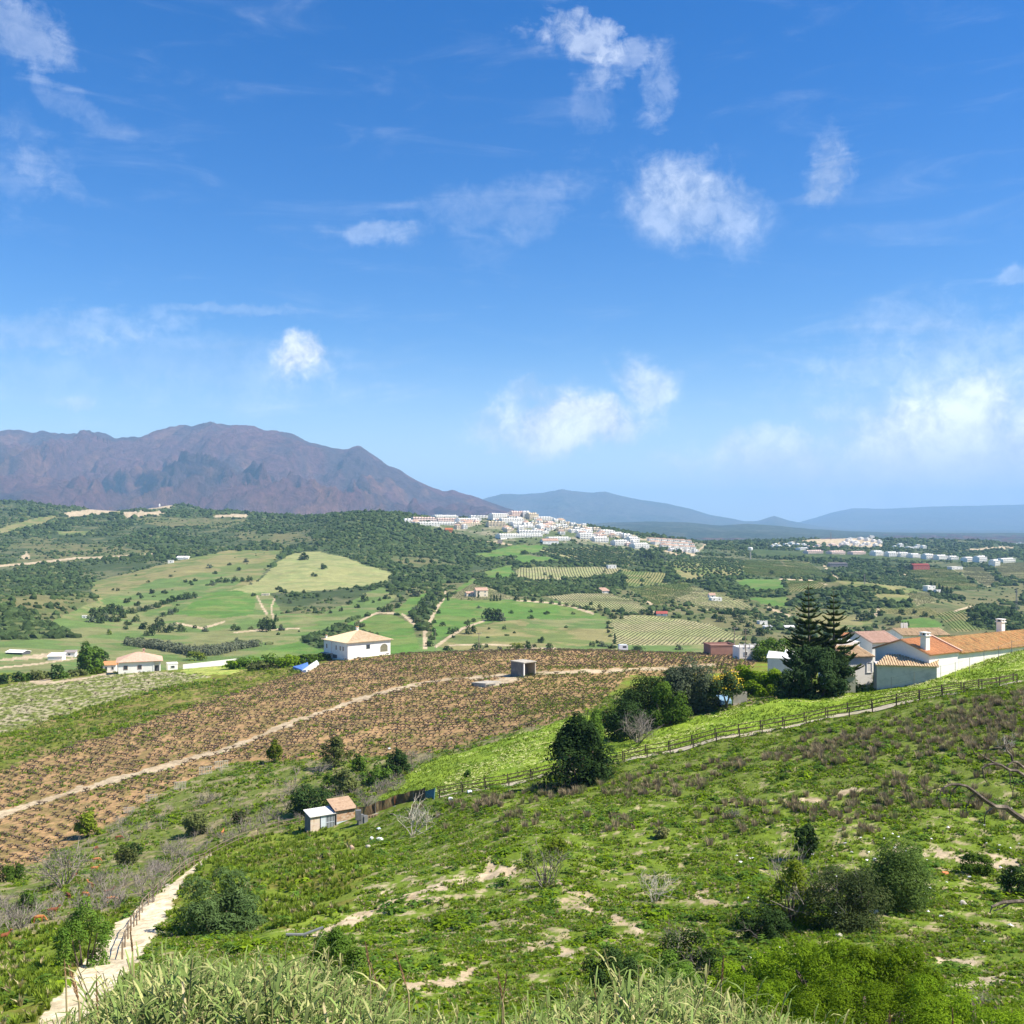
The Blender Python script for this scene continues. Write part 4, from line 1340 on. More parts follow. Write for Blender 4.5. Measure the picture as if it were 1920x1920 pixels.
for i in near_:
    o = link("vine", vine_src[var[i]], None, (x[i], y[i], z[i]), float(rg.random() * 6.28), s[i])
    tag(o, "short dark pruned vine stock near the front edge of the brown vineyard", "vine", "vine stocks along the near edge of the brown vineyard")
scatter("vine_rows", np.stack([x[rest], y[rest], z[rest]], -1), rg.random(len(rest)) * 6.28, s[rest], var[rest], vine_src, "rows of dark pruned vines on the brown vineyard")
n_vine = len(x)
# bushes of the pale rows field at the left
gx, gy = np.meshgrid(np.arange(-560, 330, 1.8), np.arange(-250, 460, 2.3))
gx = gx.ravel() + rg.normal(size=gx.size) * 0.4
gy = gy.ravel() + rg.normal(size=gy.size) * 0.35
a2 = rad(-42)
x = gx * math.cos(a2) - gy * math.sin(a2)
y = gx * math.sin(a2) + gy * math.cos(a2)
m = (y > 150) & (y < 420) & (np.abs(x / y) < 0.56)
x, y = x[m], y[m]
c = cls_at(x, y)
m = ((c == PALEROWS) & (rg.random(len(x)) < 0.85)) | ((c == GREENROWS) & (rg.random(len(x)) < 0.8))
x, y, c = x[m], y[m], c[m]
lowb = [rosette("low_vine", 20, 0.5, 0.42, 0.16, 31, L_OLIVE), rosette("low_vine", 20, 0.55, 0.40, 0.16, 32, leaf_mat("field_leaf", (0.07, 0.11, 0.02), (0.17, 0.21, 0.04))), vine_src[1]]
scatter("field_rows", np.stack([x, y, gz_np(x, y)], -1), rg.random(len(x)) * 6, rg.uniform(0.8, 1.5, len(x)), rg.choice(3, len(x), p=[0.5, 0.47, 0.03]), lowb, "rows of low green vines on the pale field at the left")


# ---- vineyards and groves across the valley
def rows_in(poly, step_a, step_r, ang, y0, y1, seed, jit=0.15):
    pts = [hit(p[0], p[1], y0) for p in poly]
    cx_, cy_ = sum(p.x for p in pts) / len(pts), sum(p.y for p in pts) / len(pts)
    rr = max(math.hypot(p.x - cx_, p.y - cy_) for p in pts) + 10
    a, b = np.meshgrid(np.arange(-rr, rr, step_a), np.arange(-rr, rr, step_r))
    g = np.random.default_rng(seed)
    a = a.ravel() + g.normal(size=a.size) * jit
    b = b.ravel() + g.normal(size=b.size) * jit
    x = cx_ + a * math.cos(ang) - b * math.sin(ang)
    y = cy_ + a * math.sin(ang) + b * math.cos(ang)
    ok = (y > y0) & (y < y1)
    x, y = x[ok], y[ok]
    z = gz_np(x, y)
    px_, py_ = pix(x, y, z)
    m = inside(poly, px_, py_)
    return x[m], y[m], z[m], g


def blob_mesh(name, seed, mat, r=1.0, jit=0.28, flat=0.8, sub=1):
    import bmesh
    bm = bmesh.new()
    bmesh.ops.create_icosphere(bm, subdivisions=sub, radius=r)
    rd = random.Random(seed)
    for v in bm.verts:
        v.co *= 1 + rd.uniform(-jit, jit)
        v.co.z *= flat
        v.co.z += r * 0.35
    me = bpy.data.meshes.new(name)
    bm.to_mesh(me)
    bm.free()
    me.materials.append(mat)
    a = me.attributes.new('tint', 'FLOAT', 'POINT')
    a.data.foreach_set('value', np.array([rd.random() for _ in me.vertices], np.float32))
    return me


vb = [blob_mesh("vine_bush", 3, leaf_mat("far_vine", (0.105, 0.112, 0.055), (0.165, 0.165, 0.080), trans=0.0), 0.5, 0.25, 0.9), blob_mesh("vine_bush", 4, leaf_mat("far_vine_green", (0.06, 0.09, 0.025), (0.12, 0.16, 0.045), trans=0.0), 0.5, 0.25, 0.9)]
allp = []
for i, (kind_, poly) in enumerate(FARVINES):
    d0 = hit(sum(p[0] for p in poly) / len(poly), sum(p[1] for p in poly) / len(poly), 380).y
    st = 2.3 if d0 < 1100 else 3.0
    x, y, z, g = rows_in(poly, st * 0.62, st * 1.25, rad(72 + 30 * math.sin(i * 2.3)), 380, 2600, 600 + i)
    allp.append(np.stack([x, y, z, g.uniform(0.7, 1.15, len(x)) * st / 2.5, np.full(len(x), 0 if kind_ == 'pale' else 1)], -1))
A = np.concatenate(allp)
scatter("valley_vines", A[:, :3], np.random.default_rng(1).random(len(A)) * 6, A[:, 3], A[:, 4], vb, "rows of vines on the pale fields across the valley")
x, y, z, g = rows_in([(1010, 1031), (1120, 1026), (1170, 1034), (1185, 1060), (1100, 1055)], 3.2, 13.0, rad(118), 1200, 2400, 690, 0.6)
x2, y2, z2, g = rows_in([(1240, 1055), (1330, 1045), (1400, 1050), (1390, 1082), (1300, 1080)], 8, 10, rad(20), 1200, 2500, 691, 1.6)
x3, y3, z3, g = rows_in([(1560, 1052), (1680, 1060), (1740, 1092), (1740, 1105), (1640, 1095), (1590, 1085)], 7, 9, rad(40), 1200, 2500, 692, 1.8)
xs, ys, zs = [np.concatenate(v) for v in ((x, x2, x3), (y, y2, y3), (z, z2, z3))]
scatter("olive_grove", np.stack([xs, ys, zs], -1), g.random(len(xs)) * 6, g.uniform(1.6, 2.6, len(xs)), g.integers(0, 2, len(xs)),
        [blob_mesh("grove_tree", 11, L_OAK, 1.0, 0.25), blob_mesh("grove_tree", 12, L_MAQ, 1.0, 0.25)], "rows of small dark trees on the slope below the town")

# ---- maquis: dense dark scrub of the hills
maq = [blob_mesh("scrub_bush", 5, L_MAQ, 1.0, 0.38, 0.75), blob_mesh("scrub_bush", 6, L_OAK, 1.0, 0.34, 0.9), blob_mesh("scrub_bush", 7, L_MAQ, 1.0, 0.36, 0.6)]
PP = []
for (y0, y1, dens, smin, smax, sd, classes, thr) in [
    (520, 1150, 0.013, 1.2, 3.0, 701, [SCRUB], 0.42), (420, 1200, 0.05, 1.3, 3.2, 702, [DARKWOOD], 0.20), (1200, 2000, 0.022, 1.8, 3.8, 703, [DARKWOOD], 0.25),
    (900, 1500, 0.030, 1.2, 4.2, 704, [MAQUIS], 0.42), (1500, 2300, 0.017, 1.6, 4.8, 705, [MAQUIS], 0.42), (2300, 3500, 0.006, 2.2, 6.0, 706, [MAQUIS, DARKWOOD], 0.36),
    (1200, 2400, 0.006, 1.5, 3.2, 707, [SCRUB], 0.46), (1500, 2500, 0.006, 1.6, 3.4, 709, [TOWN], 0.40), (640, 1800, 0.0005, 1.5, 3.0, 708, [MEADOW, KHAKI], 0.55)]:
    x, y, g = sample(y0, y1, dens, seed=sd)
    c = cls_at(x, y)
    n = fbm(x / 60, y / 60, 3, sd)
    m = in_any(c, classes) & (n + 0.3 * (g.random(len(x)) - 0.5) > thr)
    x, y, n = x[m], y[m], n[m]
    PP.append(np.stack([x, y, gz_np(x, y) - 0.3, g.uniform(smin, smax, len(x)) * (0.7 + 0.6 * smooth(thr, thr + 0.3, n)), g.integers(0, 3, len(x))], -1))
A = np.concatenate(PP)
scatter("maquis", A[:, :3], np.random.default_rng(2).random(len(A)) * 6, A[:, 3], A[:, 4], maq, "dense dark green scrub covering the hills")
print("COUNT cover", nc, "tufts", n_tuft, "vines", n_vine, "maquis", len(A))
# ------------------------------------------------------------------ trees and bushes, each a thing of its own


def bush(name, px, py, wpx, hpx, mat, label, cat='bush', leaf_px=2.1, n=None, lobes=32, seed=0, depth=0.8, ymin=30.0, sink=0.04, trunk=False, lobe_r=(0.17, 0.34),
         twigs=0, twig_mat=None, group=None, Yd=None, low=-0.75, aspect=0.6, taper=0.0):
    """leafy bush standing where the photograph shows its foot; width and height in photo pixels"""
    p = hit(px, py, ymin) if Yd is None else at(px, Yd)
    m = p.y / F
    w_, h_ = wpx * m, hpx * m
    r = (w_ / 2, w_ / 2 * depth, h_ / 2)
    n = n or int(min(11000, max(500, wpx * hpx * 0.9)))
    leaf = leaf_px * m
    root = empty(name, (p.x, p.y, p.z - sink * h_))
    cz = h_ * (0.49 if not trunk else 0.62)
    rr = r if not trunk else (r[0], r[1], h_ * 0.40)
    me = crown_mesh("foliage", rr, n, leaf, seed + 1000, lobes, mat=mat, cz=cz, aspect=aspect, lobe_r=lobe_r, low=low, taper=taper)
    link("foliage", me, root)
    mb = MB()
    rd = random.Random(seed)
    k = 1 if trunk else 4
    for i in range(k):
        a = rd.random() * 6.28
        s = (0.03 if trunk else 0.25) * w_
        b = Vector((math.cos(a) * s * 0.3, math.sin(a) * s * 0.3, -0.1))
        e = Vector((math.cos(a) * s, math.sin(a) * s, h_ * 0.5))
        t0 = max(0.03, (0.05 if trunk else 0.022) * w_)
        mb.tube([b, b.lerp(e, 0.5) + Vector((rd.uniform(-.04, .04) * w_, 0, 0)), e], [t0, t0 * 0.75, t0 * 0.4], 6)
        if trunk:
            for j in range(4):
                a2 = j * 1.57 + rd.random()
                e2 = e + Vector((math.cos(a2) * r[0] * 0.6, math.sin(a2) * r[1] * 0.6, h_ * 0.15))
                mb.tube([b.lerp(e, 0.75), e2], [t0 * 0.5, t0 * 0.15], 4, cap=False)
    mb.build("trunk" if trunk else "stems", [M_BARK], root)
    if twigs:
        tw = twig_mesh("bare_twigs", h_ * 1.05, 0.7 * w_ / max(h_, .1), twigs, seed + 5, [twig_mat or M_TWIG], 3, 0.012 * h_)
        link("bare_twigs", tw, root)
    return tag(root, label, cat, group)


L_ROSEMARY = leaf_mat("leaf_rosemary", (0.045, 0.090, 0.022), (0.160, 0.235, 0.055), trans=0.3)
L_BRUSHY = leaf_mat("leaf_dullgreen", (0.055, 0.085, 0.030), (0.150, 0.190, 0.065), trans=0.25)
L_BLUE = leaf_mat("leaf_bluegreen", (0.050, 0.095, 0.026), (0.150, 0.225, 0.075), trans=0.3)
L_CONIFER = leaf_mat("leaf_conifer", (0.018, 0.040, 0.014), (0.064, 0.104, 0.034), trans=0.15)
NB = [
    # name, px, py, w, h, material, label, options
    ("tree", 1088, 1474, 156, 140, L_DARK, "big dark evergreen tree with a broad dense crown standing on the fence line", dict(cat='tree', leaf_px=2.8, lobes=46, seed=1, n=13000, lobe_r=(0.24, 0.38), taper=0.50)),
    ("tree", 1106, 1390, 58, 84, L_MID, "mid green round-topped tree just behind the big dark tree on the fence line", dict(cat='tree', leaf_px=2.6, seed=2, Yd=136.0)),
    ("bush", 1172, 1384, 92, 78, L_DARK, "dark green bush at the left end of the bush row in the bright grass", dict(seed=3, lobe_r=(0.26, 0.4))),
    ("bush", 1214, 1356, 128, 88, L_DARK, "wide green bush at the back of the bush row", dict(seed=5, Yd=153.0, lobe_r=(0.26, 0.4), lobes=40)),
    ("bush", 1252, 1366, 84, 82, L_MID, "fresh mid green bush in the middle of the bush row", dict(seed=6, Yd=146.0, lobe_r=(0.26, 0.4))),
    ("bush", 1270, 1350, 120, 90, L_DARK, "tall green bush behind the fresh green bush of the row", dict(seed=7, Yd=153.0, lobe_r=(0.26, 0.4), lobes=40)),
    ("bush", 1300, 1348, 104, 104, L_GREY, "large grey green bush right of the bush row beside the yellow flowering tree", dict(seed=8, Yd=150.5, lobes=40, lobe_r=(0.26, 0.4))),
    ("tree", 1482, 1308, 60, 62, L_CONIFER, "dark bush at the left foot of the two tall conifers", dict(cat='bush', seed=9)),
    ("tree", 1532, 1306, 124, 98, L_CONIFER, "broad very dark shrub mass standing below the two tall conifers", dict(cat='bush', seed=10, lobes=60, leaf_px=2.6, n=11000, lobe_r=(0.12, 0.26))),
    ("tree", 1578, 1300, 70, 84, L_CONIFER, "dark upright bush between the tall conifers and the farmhouse wall", dict(cat='bush', seed=11)),
    ("bush", 1400, 1300, 62, 52, L_BRIGHT, "bright green leafy garden bush right of the yellow flowering tree", dict(seed=12, Yd=160.0)),
    ("bush", 1440, 1302, 70, 44, L_BRIGHT, "low bright green garden bush left of the dark shrub mass", dict(seed=13, Yd=157.0)),
    ("bush", 1420, 1282, 90, 52, L_BRIGHT, "sprawling bright green bush behind the garden bushes", dict(seed=14, Yd=168.0)),
    ("tree", 1456, 1235, 84, 46, L_MID, "mid green garden tree behind the white sheds left of the tall conifers", dict(cat='tree', seed=15, Yd=296.0)),
    ("bush", 1385, 1262, 50, 34, L_MID, "green bush in front of the white house with the roof terrace", dict(seed=16, Yd=185.0)),
    ("bush", 1375, 1242, 34, 30, L_OLIVE, "rounded olive green tree against the red-brown wall", dict(seed=17, Yd=204.0)),
    ("bush", 1635, 1284, 44, 22, L_MID, "low green climber at the foot of the grey farmhouse wall", dict(seed=18)),
    ("bush", 1664, 1284, 54, 30, L_OLIVE, "brown green scrub at the corner of the low lean-to", dict(seed=19, twigs=7)),
    ("bush", 1735, 1266, 40, 20, L_OLIVE, "dry olive bush at the right end of the lean-to wall", dict(seed=20, twigs=6)),
    ("tree", 1508, 1612, 50, 66, L_DARK, "small dark upright tree standing alone above the hillside shrubs", dict(cat='tree', seed=21, leaf_px=2.4, trunk=True)),
    ("bush", 1487, 1725, 112, 122, L_YELLOW, "yellow green shrub with bare grey twigs showing through on the near hillside", dict(seed=22, n=3800, lobes=26, lobe_r=(.16, .3), twigs=16, leaf_px=2.6)),
    ("bush", 1590, 1738, 150, 118, L_BRUSHY, "dull green loose shrub between the yellow green shrub and the dense round one", dict(seed=23, n=15000, twigs=3, lobes=50, lobe_r=(0.28, 0.42), aspect=0.45, leaf_px=2.2)),
    ("bush", 1682, 1706, 150, 134, L_ROSEMARY, "dense round rosemary-like shrub with a black shadow beneath it", dict(seed=24, n=20000, lobes=60, low=-0.35, lobe_r=(0.30, 0.44), aspect=0.45, leaf_px=2.3)),
    ("bush", 1432, 1762, 100, 62, L_DARK, "low dark bush below the yellow green shrub", dict(seed=25, twigs=6)),
    ("bush", 1720, 1612, 34, 28, L_MID, "small green bush among the litter on the right hillside", dict(seed=26)),
    ("bush", 1830, 1640, 60, 42, L_MID, "leafy green bush between the dense round shrub and the right edge", dict(seed=27)),
    ("bush", 1905, 1682, 70, 62, L_DARK, "dark bush cut by the right edge of the view", dict(seed=28)),
    ("bush", 412, 1748, 158, 112, L_BLUE, "large blue green bush of slender leaves right of the sandy path", dict(seed=29, n=9000, lobes=44, aspect=0.24, leaf_px=4.6, lobe_r=(.14, .3))),
    ("bush", 158, 1812, 92, 132, L_MID, "tall green bush on the left bank of the sandy path", dict(seed=30, n=6500, lobes=20)),
    ("tree", 165, 1570, 46, 48, L_YELLOW, "small rounded yellow green tree at the edge of the brown vineyard", dict(cat='tree', seed=31, trunk=True, leaf_px=2.4)),
    ("bush", 636, 1848, 112, 112, L_MID, "dense fresh green bush behind the reeds at the lower centre-left", dict(seed=32, n=9000, lobes=26)),
    ("bush", 1146, 1872, 96, 104, L_DARK, "dark green bush rising behind the right clump of reeds", dict(seed=33, n=7000, lobes=22)),
    ("bush", 1300, 1858, 130, 110, L_DARK, "dark tangled bush between the reeds and the bright bramble bank", dict(seed=34, n=7000, twigs=7, lobes=22)),
    ("bush", 1022, 1662, 74, 82, L_OLIVE, "thin half bare shrub with grey twigs beside the sandy trail", dict(seed=35, n=420, twigs=12, lobes=7)),
    ("bush", 1046, 1606, 36, 30, L_YELLOW, "little yellow green shrub just above the half bare shrub", dict(seed=36, Yd=80.0)),
    ("tree", 515, 1430, 32, 44, L_YELLOW, "small yellow leaved tree at the corner of the brown vineyard", dict(cat='tree', seed=37, trunk=True, leaf_px=2.2)),
    ("tree", 628, 1438, 58, 58, L_OLIVE, "spreading olive tree with a forked trunk on the slope above the shed", dict(cat='tree', seed=38, trunk=True, n=2200)),
    ("bush", 672, 1446, 30, 34, L_MID, "pale green bush right of the spreading olive tree", dict(seed=39)),
    ("bush", 746, 1456, 42, 56, L_DARK, "dark pointed bush at the lower tip of the bright grass strip", dict(seed=40)),
    ("bush", 706, 1466, 60, 38, L_MID, "low green bush left of the dark pointed bush", dict(seed=41)),
    ("bush", 582, 1524, 84, 56, L_DARK, "dark green bush right behind the white roofed shed", dict(seed=42)),
    ("bush", 648, 1486, 52, 50, L_OLIVE, "olive green bush on the slope above the rusty shed", dict(seed=43)),
    ("bush", 620, 1478, 36, 30, L_MID, "small green bush in the brushwood above the sheds", dict(seed=44)),
    ("bush", 877, 1457, 12, 14, L_MID, "tiny green shrub alone in the bright grass strip", dict(seed=45)),
    ("bush", 240, 1622, 44, 40, L_OLIVE, "olive green bush among the grey brushwood left of the path", dict(seed=46)),
    ("bush", 252, 1606, 30, 26, L_DARK, "small dark bush just above the olive green bush in the brushwood", dict(seed=47)),
    ("bush", 370, 1565, 56, 44, L_OLIVE, "olive brown bush in the brushwood above the path fence", dict(seed=48)),
    ("bush", 22, 1650, 46, 30, L_MID, "low green bush at the left edge below the vineyard", dict(seed=49)),
    ("bush", 52, 1712, 50, 46, L_MID, "green bush in the brushwood near the left edge", dict(seed=50)),
    ("bush", 448, 1545, 26, 24, L_DARK, "little dark bush in the brushwood left of the shed", dict(seed=51)),
    ("bush", 1240, 1572, 30, 24, L_DRY, "round brown dead bush in the middle of the green slope", dict(seed=52)),
]
for (nm, px, py, w_, h_, mt, lb, kw) in NB:
    bush(nm, px, py, w_, h_, mt, lb, **kw)

# bright bramble bank at the lower right: a few big overlapping bushes
for i, (px, py, w_, h_, lb) in enumerate([
    (1440, 1880, 230, 112, "bright yellow green bramble bush at the left end of the bank"),
    (1560, 1884, 260, 122, "widest bright yellow green bramble bush in the middle of the bank"),
    (1670, 1884, 190, 118, "bright yellow green bramble bush at the right end of the bank"),
    (1420, 1935, 240, 90, "low bright bramble bush at the bottom edge beside the reeds"),
    (1620, 1948, 340, 92, "low spreading bramble bush along the bottom edge"),
    (1830, 1948, 300, 84, "low bright bramble bush in the bottom right corner"),
    (1270, 1905, 170, 110, "dark green bramble bush at the bottom beside the right clump of reeds")]):
    bush("bramble", px, py, w_, h_, L_BRIGHT if i < 6 else L_MID, lb, cat='bush', leaf_px=2.3, n=16000, lobes=70, seed=80 + i, group="brambles along the bottom right", lobe_r=(0.09, 0.2), low=-0.2, depth=1.0)

# yellow flowering round tree
p = at(1362, 148.0)
m_ = p.y / F
root = empty("flowering_tree", (p.x, p.y, p.z - 0.1))
link("crown", crown_mesh("crown", (30 * m_, 28 * m_, 23 * m_), 3600, 2.3 * m_, 91, 22, mat=L_OAK, cz=50 * m_, low=-0.4), root)
g = np.random.default_rng(92)
P, Nn, tone = crown_points(1500, (31 * m_, 29 * m_, 24 * m_), 22, g, low=0.0, shell=0.9)
P[:, 2] += 51 * m_
keep = P[:, 2] > 42 * m_
V, Q_ = leaf_quads(P[keep], Nn[keep], np.full(keep.sum(), 1.5 * m_), g, 0.8)
link("flowers", np_mesh("flowers", V, [Q_], [surf_mat("gold_flower", (0.75, 0.48, 0.02), (0.62, 0.50, 0.05), 4.0)]), root)
mb = MB()
for a, l in ((0.4, 0.2), (2.0, 0.28), (4.0, 0.24), (5.2, 0.15)):
    mb.tube([(math.cos(a) * .08, math.sin(a) * .08, -0.1), (math.cos(a) * .15, math.sin(a) * .15, 14 * m_), (math.cos(a) * 14 * m_, math.sin(a) * 12 * m_, 36 * m_)], [0.16, 0.13, 0.07], 6)
mb.build("trunk", [M_BARK], root)
tag(root, "round umbrella-shaped tree covered in golden yellow flowers", "tree")

# bare shrubs: pale and grey
for (px, py, w_, h_, mt, lb, n_, sd, lean) in [
    (1198, 1392, 66, 58, M_TWIG, "large grey leafless bush in front of the green bush row", 16, 1, (0, 0)),
    (1226, 1692, 40, 56, M_PALETWIG, "white bleached dead shrub standing alone on the hillside", 8, 2, (0, 0)),
    (775, 1566, 66, 62, M_PALETWIG, "white leafless bush leaning over beside the netting enclosure", 9, 3, (0.25, 0)),
    (118, 1664, 84, 80, M_TWIG, "big grey bare shrub in the brushwood at the left", 14, 4, (0, 0)),
    (190, 1668, 40, 46, M_TWIG, "bare grey shrub right of the big bare shrub at the left", 9, 5, (0, 0)),
    (600, 1452, 60, 30, M_TWIG, "grey thorny brush at the foot of the spreading olive tree", 12, 6, (0, 0)),
    (385, 1508, 46, 30, M_TWIG, "low grey brush below the pallets at the vineyard edge", 10, 7, (0, 0)),
    (545, 1490, 60, 36, M_TWIG, "grey bare brush on the slope left of the olive green bush", 11, 8, (0, 0)),
    (450, 1546, 26, 44, M_DARKWOOD_, "thin dark dead sapling in the grass left of the shed", 4, 9, (0, 0)),
    (285, 1692, 64, 62, M_TWIG, "grey fallen brush hanging over the top of the sandy path", 10, 10, (-0.3, 0)),
    (330, 1600, 60, 30, M_TWIG, "grey brush behind the path fence", 12, 11, (0, 0)),
    (430, 1580, 60, 26, M_TWIG, "grey brush at the start of the path fence near the shed", 12, 12, (0, 0)),
    (690, 1512, 60, 30, M_TWIG, "grey brown brush on the bank above the netting", 14, 13, (0, 0)),
    (742, 1482, 54, 26, M_TWIG, "grey brown brush at the top of the bank above the netting", 14, 14, (0, 0)),
    (1380, 1535, 40, 26, M_TWIG, "low grey bare bush in the middle of the green slope", 9, 15, (0, 0)),
    (40, 1740, 90, 60, M_TWIG, "grey brush at the left edge below the green bush", 14, 16, (0, 0)),
    (1268, 1782, 70, 50, M_TWIG, "grey leafless bush above the dark tangled bush", 11, 17, (0, 0)),
    (1840, 1886, 60, 34, M_TWIG, "small brown grey bush on the sandy patch at lower right", 9, 18, (0, 0)),
    (1648, 1287, 34, 26, M_TWIG, "grey brown brush at the left corner of the lean-to wall", 12, 20, (0, 0)),
    (1682, 1281, 40, 24, M_TWIG, "grey brown brush before the middle of the lean-to wall", 12, 21, (0, 0)),
    (1712, 1276, 40, 22, M_TWIG, "grey brown brush before the right half of the lean-to wall", 12, 22, (0, 0)),
    (1748, 1268, 36, 18, M_TWIG, "grey brown brush at the right end of the lean-to wall", 12, 23, (0, 0)),
    (1888, 1408, 56, 30, M_PALETWIG, "pale dead brush near the right edge on the slope", 8, 19, (0, 0)),
]:
    p = hit(px, py, 30)
    m_ = p.y / F
    sc = h_ * m_
    me = twig_mesh("bare_shrub", sc, 0.85 * w_ / h_, n_, 40 + sd, [mt], 3, 0.016 * sc, lean=lean, kids=(3, 5))
    tag(link("bare_shrub", me, None, (p.x, p.y, p.z)), lb, "shrub")

# brushwood of the left gully: tangle nobody could count
brush_src = [twig_mesh("brush", 1.0, 0.9, 7, 60 + k, [M_TWIG], 2, 0.022, kids=(2, 4)) for k in range(4)]
x, y, g = sample(72, 190, 0.30, -0.56, -0.08, 801)
c = cls_at(x, y)
z = gz_np(x, y)
px_, py_ = pix(x, y, z)
pathline = [(-100, 1780), (100, 1740), (260, 1690), (380, 1610), (560, 1548), (700, 1500), (760, 1470)]
dl = np.abs(py_ + 24 - np.interp(px_, [p[0] for p in pathline], [p[1] for p in pathline]))
n = fbm(x / 9, y / 9, 3, 803)
m = (c == BRUSH) & ((g.random(len(x)) < smooth(45, 8, dl) * 0.95) | ((n > 0.55) & (g.random(len(x)) < 0.35)))
x, y, z = x[m], y[m], z[m]
scatter("brushwood", np.stack([x, y, z], -1), g.random(len(x)) * 6, g.uniform(0.9, 1.9, len(x)), g.integers(0, 4, len(x)), brush_src, "tangled grey brushwood along the gully and the path fence")


# ---- Norfolk pines: bare trunk with tiers of upswept sprays
def pine_spray(L, seed):
    g = np.random.default_rng(seed)
    V, T, tone = [], [], []
    mbp = []
    def curve(t):
        return np.array((L * t, 0, L * (-0.16 * t + 0.46 * t ** 2.2)))
    # main axis as thin tri tube replaced by leafy tufts; side shoots all along the upper side
    for i in range(34):
        t = 0.10 + 0.90 * (i + g.random() * 0.5) / 34
        o = curve(t)
        for sgn in (-1, 1):
            ln = L * (0.40 * (1 - 0.55 * t)) * (0.8 + 0.4 * g.random())
            d = np.array((0.75, sgn * (0.75 + 0.3 * g.random()), 0.55 + 0.35 * g.random()))
            d /= np.linalg.norm(d)
            e = o + d * ln
            wv = np.cross(d, (0, 0, 1.0))
            wv = wv / np.linalg.norm(wv) * L * 0.015
            up = np.cross(wv, d)
            up = up / np.linalg.norm(up) * L * 0.015
            for q in (wv, up):
                k = len(V)
                V += [o - q, o + q, (o + e) / 2 + q * 1.5 + np.array((0, 0, -0.01 * L)), e, (o + e) / 2 - q * 1.5]
                T += [(k, k + 1, k + 2), (k, k + 2, k + 4), (k + 4, k + 2, k + 3)]
                tone += [g.random()] * 5
    for i in range(6):
        a, b = curve(i / 6), curve((i + 1) / 6)
        r = L * 0.016 * (1 - 0.7 * i / 6)
        k = len(V)
        for q in (a, b):
            V += [q + np.array((0, r, 0)), q + np.array((0, -r, r * 0)), q + np.array((0, 0, r * 1.4))]
        T += [(k, k + 1, k + 4), (k, k + 4, k + 3), (k + 1, k + 2, k + 5), (k + 1, k + 5, k + 4), (k + 2, k, k + 3), (k + 2, k + 3, k + 5)]
        tone += [0.1] * 6
    return np_mesh("branch", np.array(V), [np.array(T)], [L_PINE], attrs={'tint': np.array(tone)})


L_PINE = leaf_mat("pine_spray", (0.030, 0.054, 0.014), (0.095, 0.132, 0.034), trans=0.12, var=0.2)
sprays = [pine_spray(1.0, s) for s in (1, 2, 3)]
M_PINEBARK = surf_mat("pine_bark", (0.22, 0.16, 0.11), (0.13, 0.10, 0.07), 5.0, bump=0.2)


def norfolk_pine(px, Yd, top_py, base_py, tiers, rmax_px, label, seed, thin):
    p = at(px, Yd)
    m = Yd / F
    H = (base_py - top_py) * m
    root = empty("norfolk_pine", (p.x, p.y, p.z))
    zt = -(top_py - CY) * m - p.z
    mb = MB()
    mb.tube([(0, 0, -0.2), (0.05, 0, zt * 0.5), (0, 0, zt * 0.985)], [0.28, 0.18, 0.03], 8)
    mb.build("trunk", [M_PINEBARK], root)
    rd = random.Random(seed)
    for i in range(tiers):
        f = i / (tiers - 1)                 # 0 at the top
        h = zt * (0.99 - 0.80 * f ** 0.92)
        r = rmax_px * m * (0.09 + 0.91 * f ** 0.85) * rd.uniform(0.9, 1.08)
        nb = 6 if f < 0.35 else 8
        for k in range(nb):
            if rd.random() < thin * (f > 0.3):
                continue
            a = 2 * math.pi * (k + 0.5 * (i % 2) + rd.uniform(-.12, .12)) / nb
            o = link("branch", sprays[rd.randrange(3)], root, (0, 0, h), a, r * rd.uniform(0.85, 1.12))
            o.rotation_euler = (0, rd.uniform(-0.05, 0.10) - 0.10 * (1 - f), a)
    return tag(root, label, "tree")


norfolk_pine(1516, 158.0, 1090, 1305, 17, 52, "tallest conifer, left of the pair, with tiered upswept branches", 3, 0.18)
norfolk_pine(1563, 160.0, 1104, 1300, 15, 54, "right conifer of the pair with see-through brown-trunked crown", 4, 0.38)

# ---- single trees of the valley: shared crowns, one object each
oak_v = []
for k, (mt, asp) in enumerate([(L_OAK, 0.85), (L_OAK, 0.7), (L_MAQ, 0.8), (L_DARK, 0.75), (L_OAK, 1.0), (L_GREY, 0.7)]):
    me = crown_mesh("field_tree", (0.5, 0.5, 0.5 * asp), 300, 0.085, 900 + k, 10, mat=mt, cz=0.42 * asp, lobe_r=(0.34, 0.5), low=-0.4)
    oak_v.append(me)


def crown_and_trunk(me, seed):
    """one mesh: leaf crown plus a short trunk, for trees a few pixels across"""
    import bmesh
    bm = bmesh.new()
    bm.from_mesh(me)
    n = 5
    ring = [[bm.verts.new((math.cos(2 * math.pi * k / n) * r, math.sin(2 * math.pi * k / n) * r, z)) for k in range(n)] for (r, z) in ((0.05, -0.12), (0.035, 0.3))]
    for k in range(n):
        f = bm.faces.new((ring[0][k], ring[0][(k + 1) % n], ring[1][(k + 1) % n], ring[1][k]))
        f.material_index = 1
    out = bpy.data.meshes.new("field_tree")
    for mt in me.materials:
        out.materials.append(mt)
    out.materials.append(M_BARK)
    bm.to_mesh(out)
    bm.free()
    return out


oak_v = [crown_and_trunk(m, 0) for m in oak_v]
cyp_v = crown_mesh("cypress", (0.16, 0.16, 0.5), 260, 0.06, 950, 14, mat=L_DARK, cz=0.48, lobe_r=(0.3, 0.5), taper=0.6)
rt = random.Random(5)


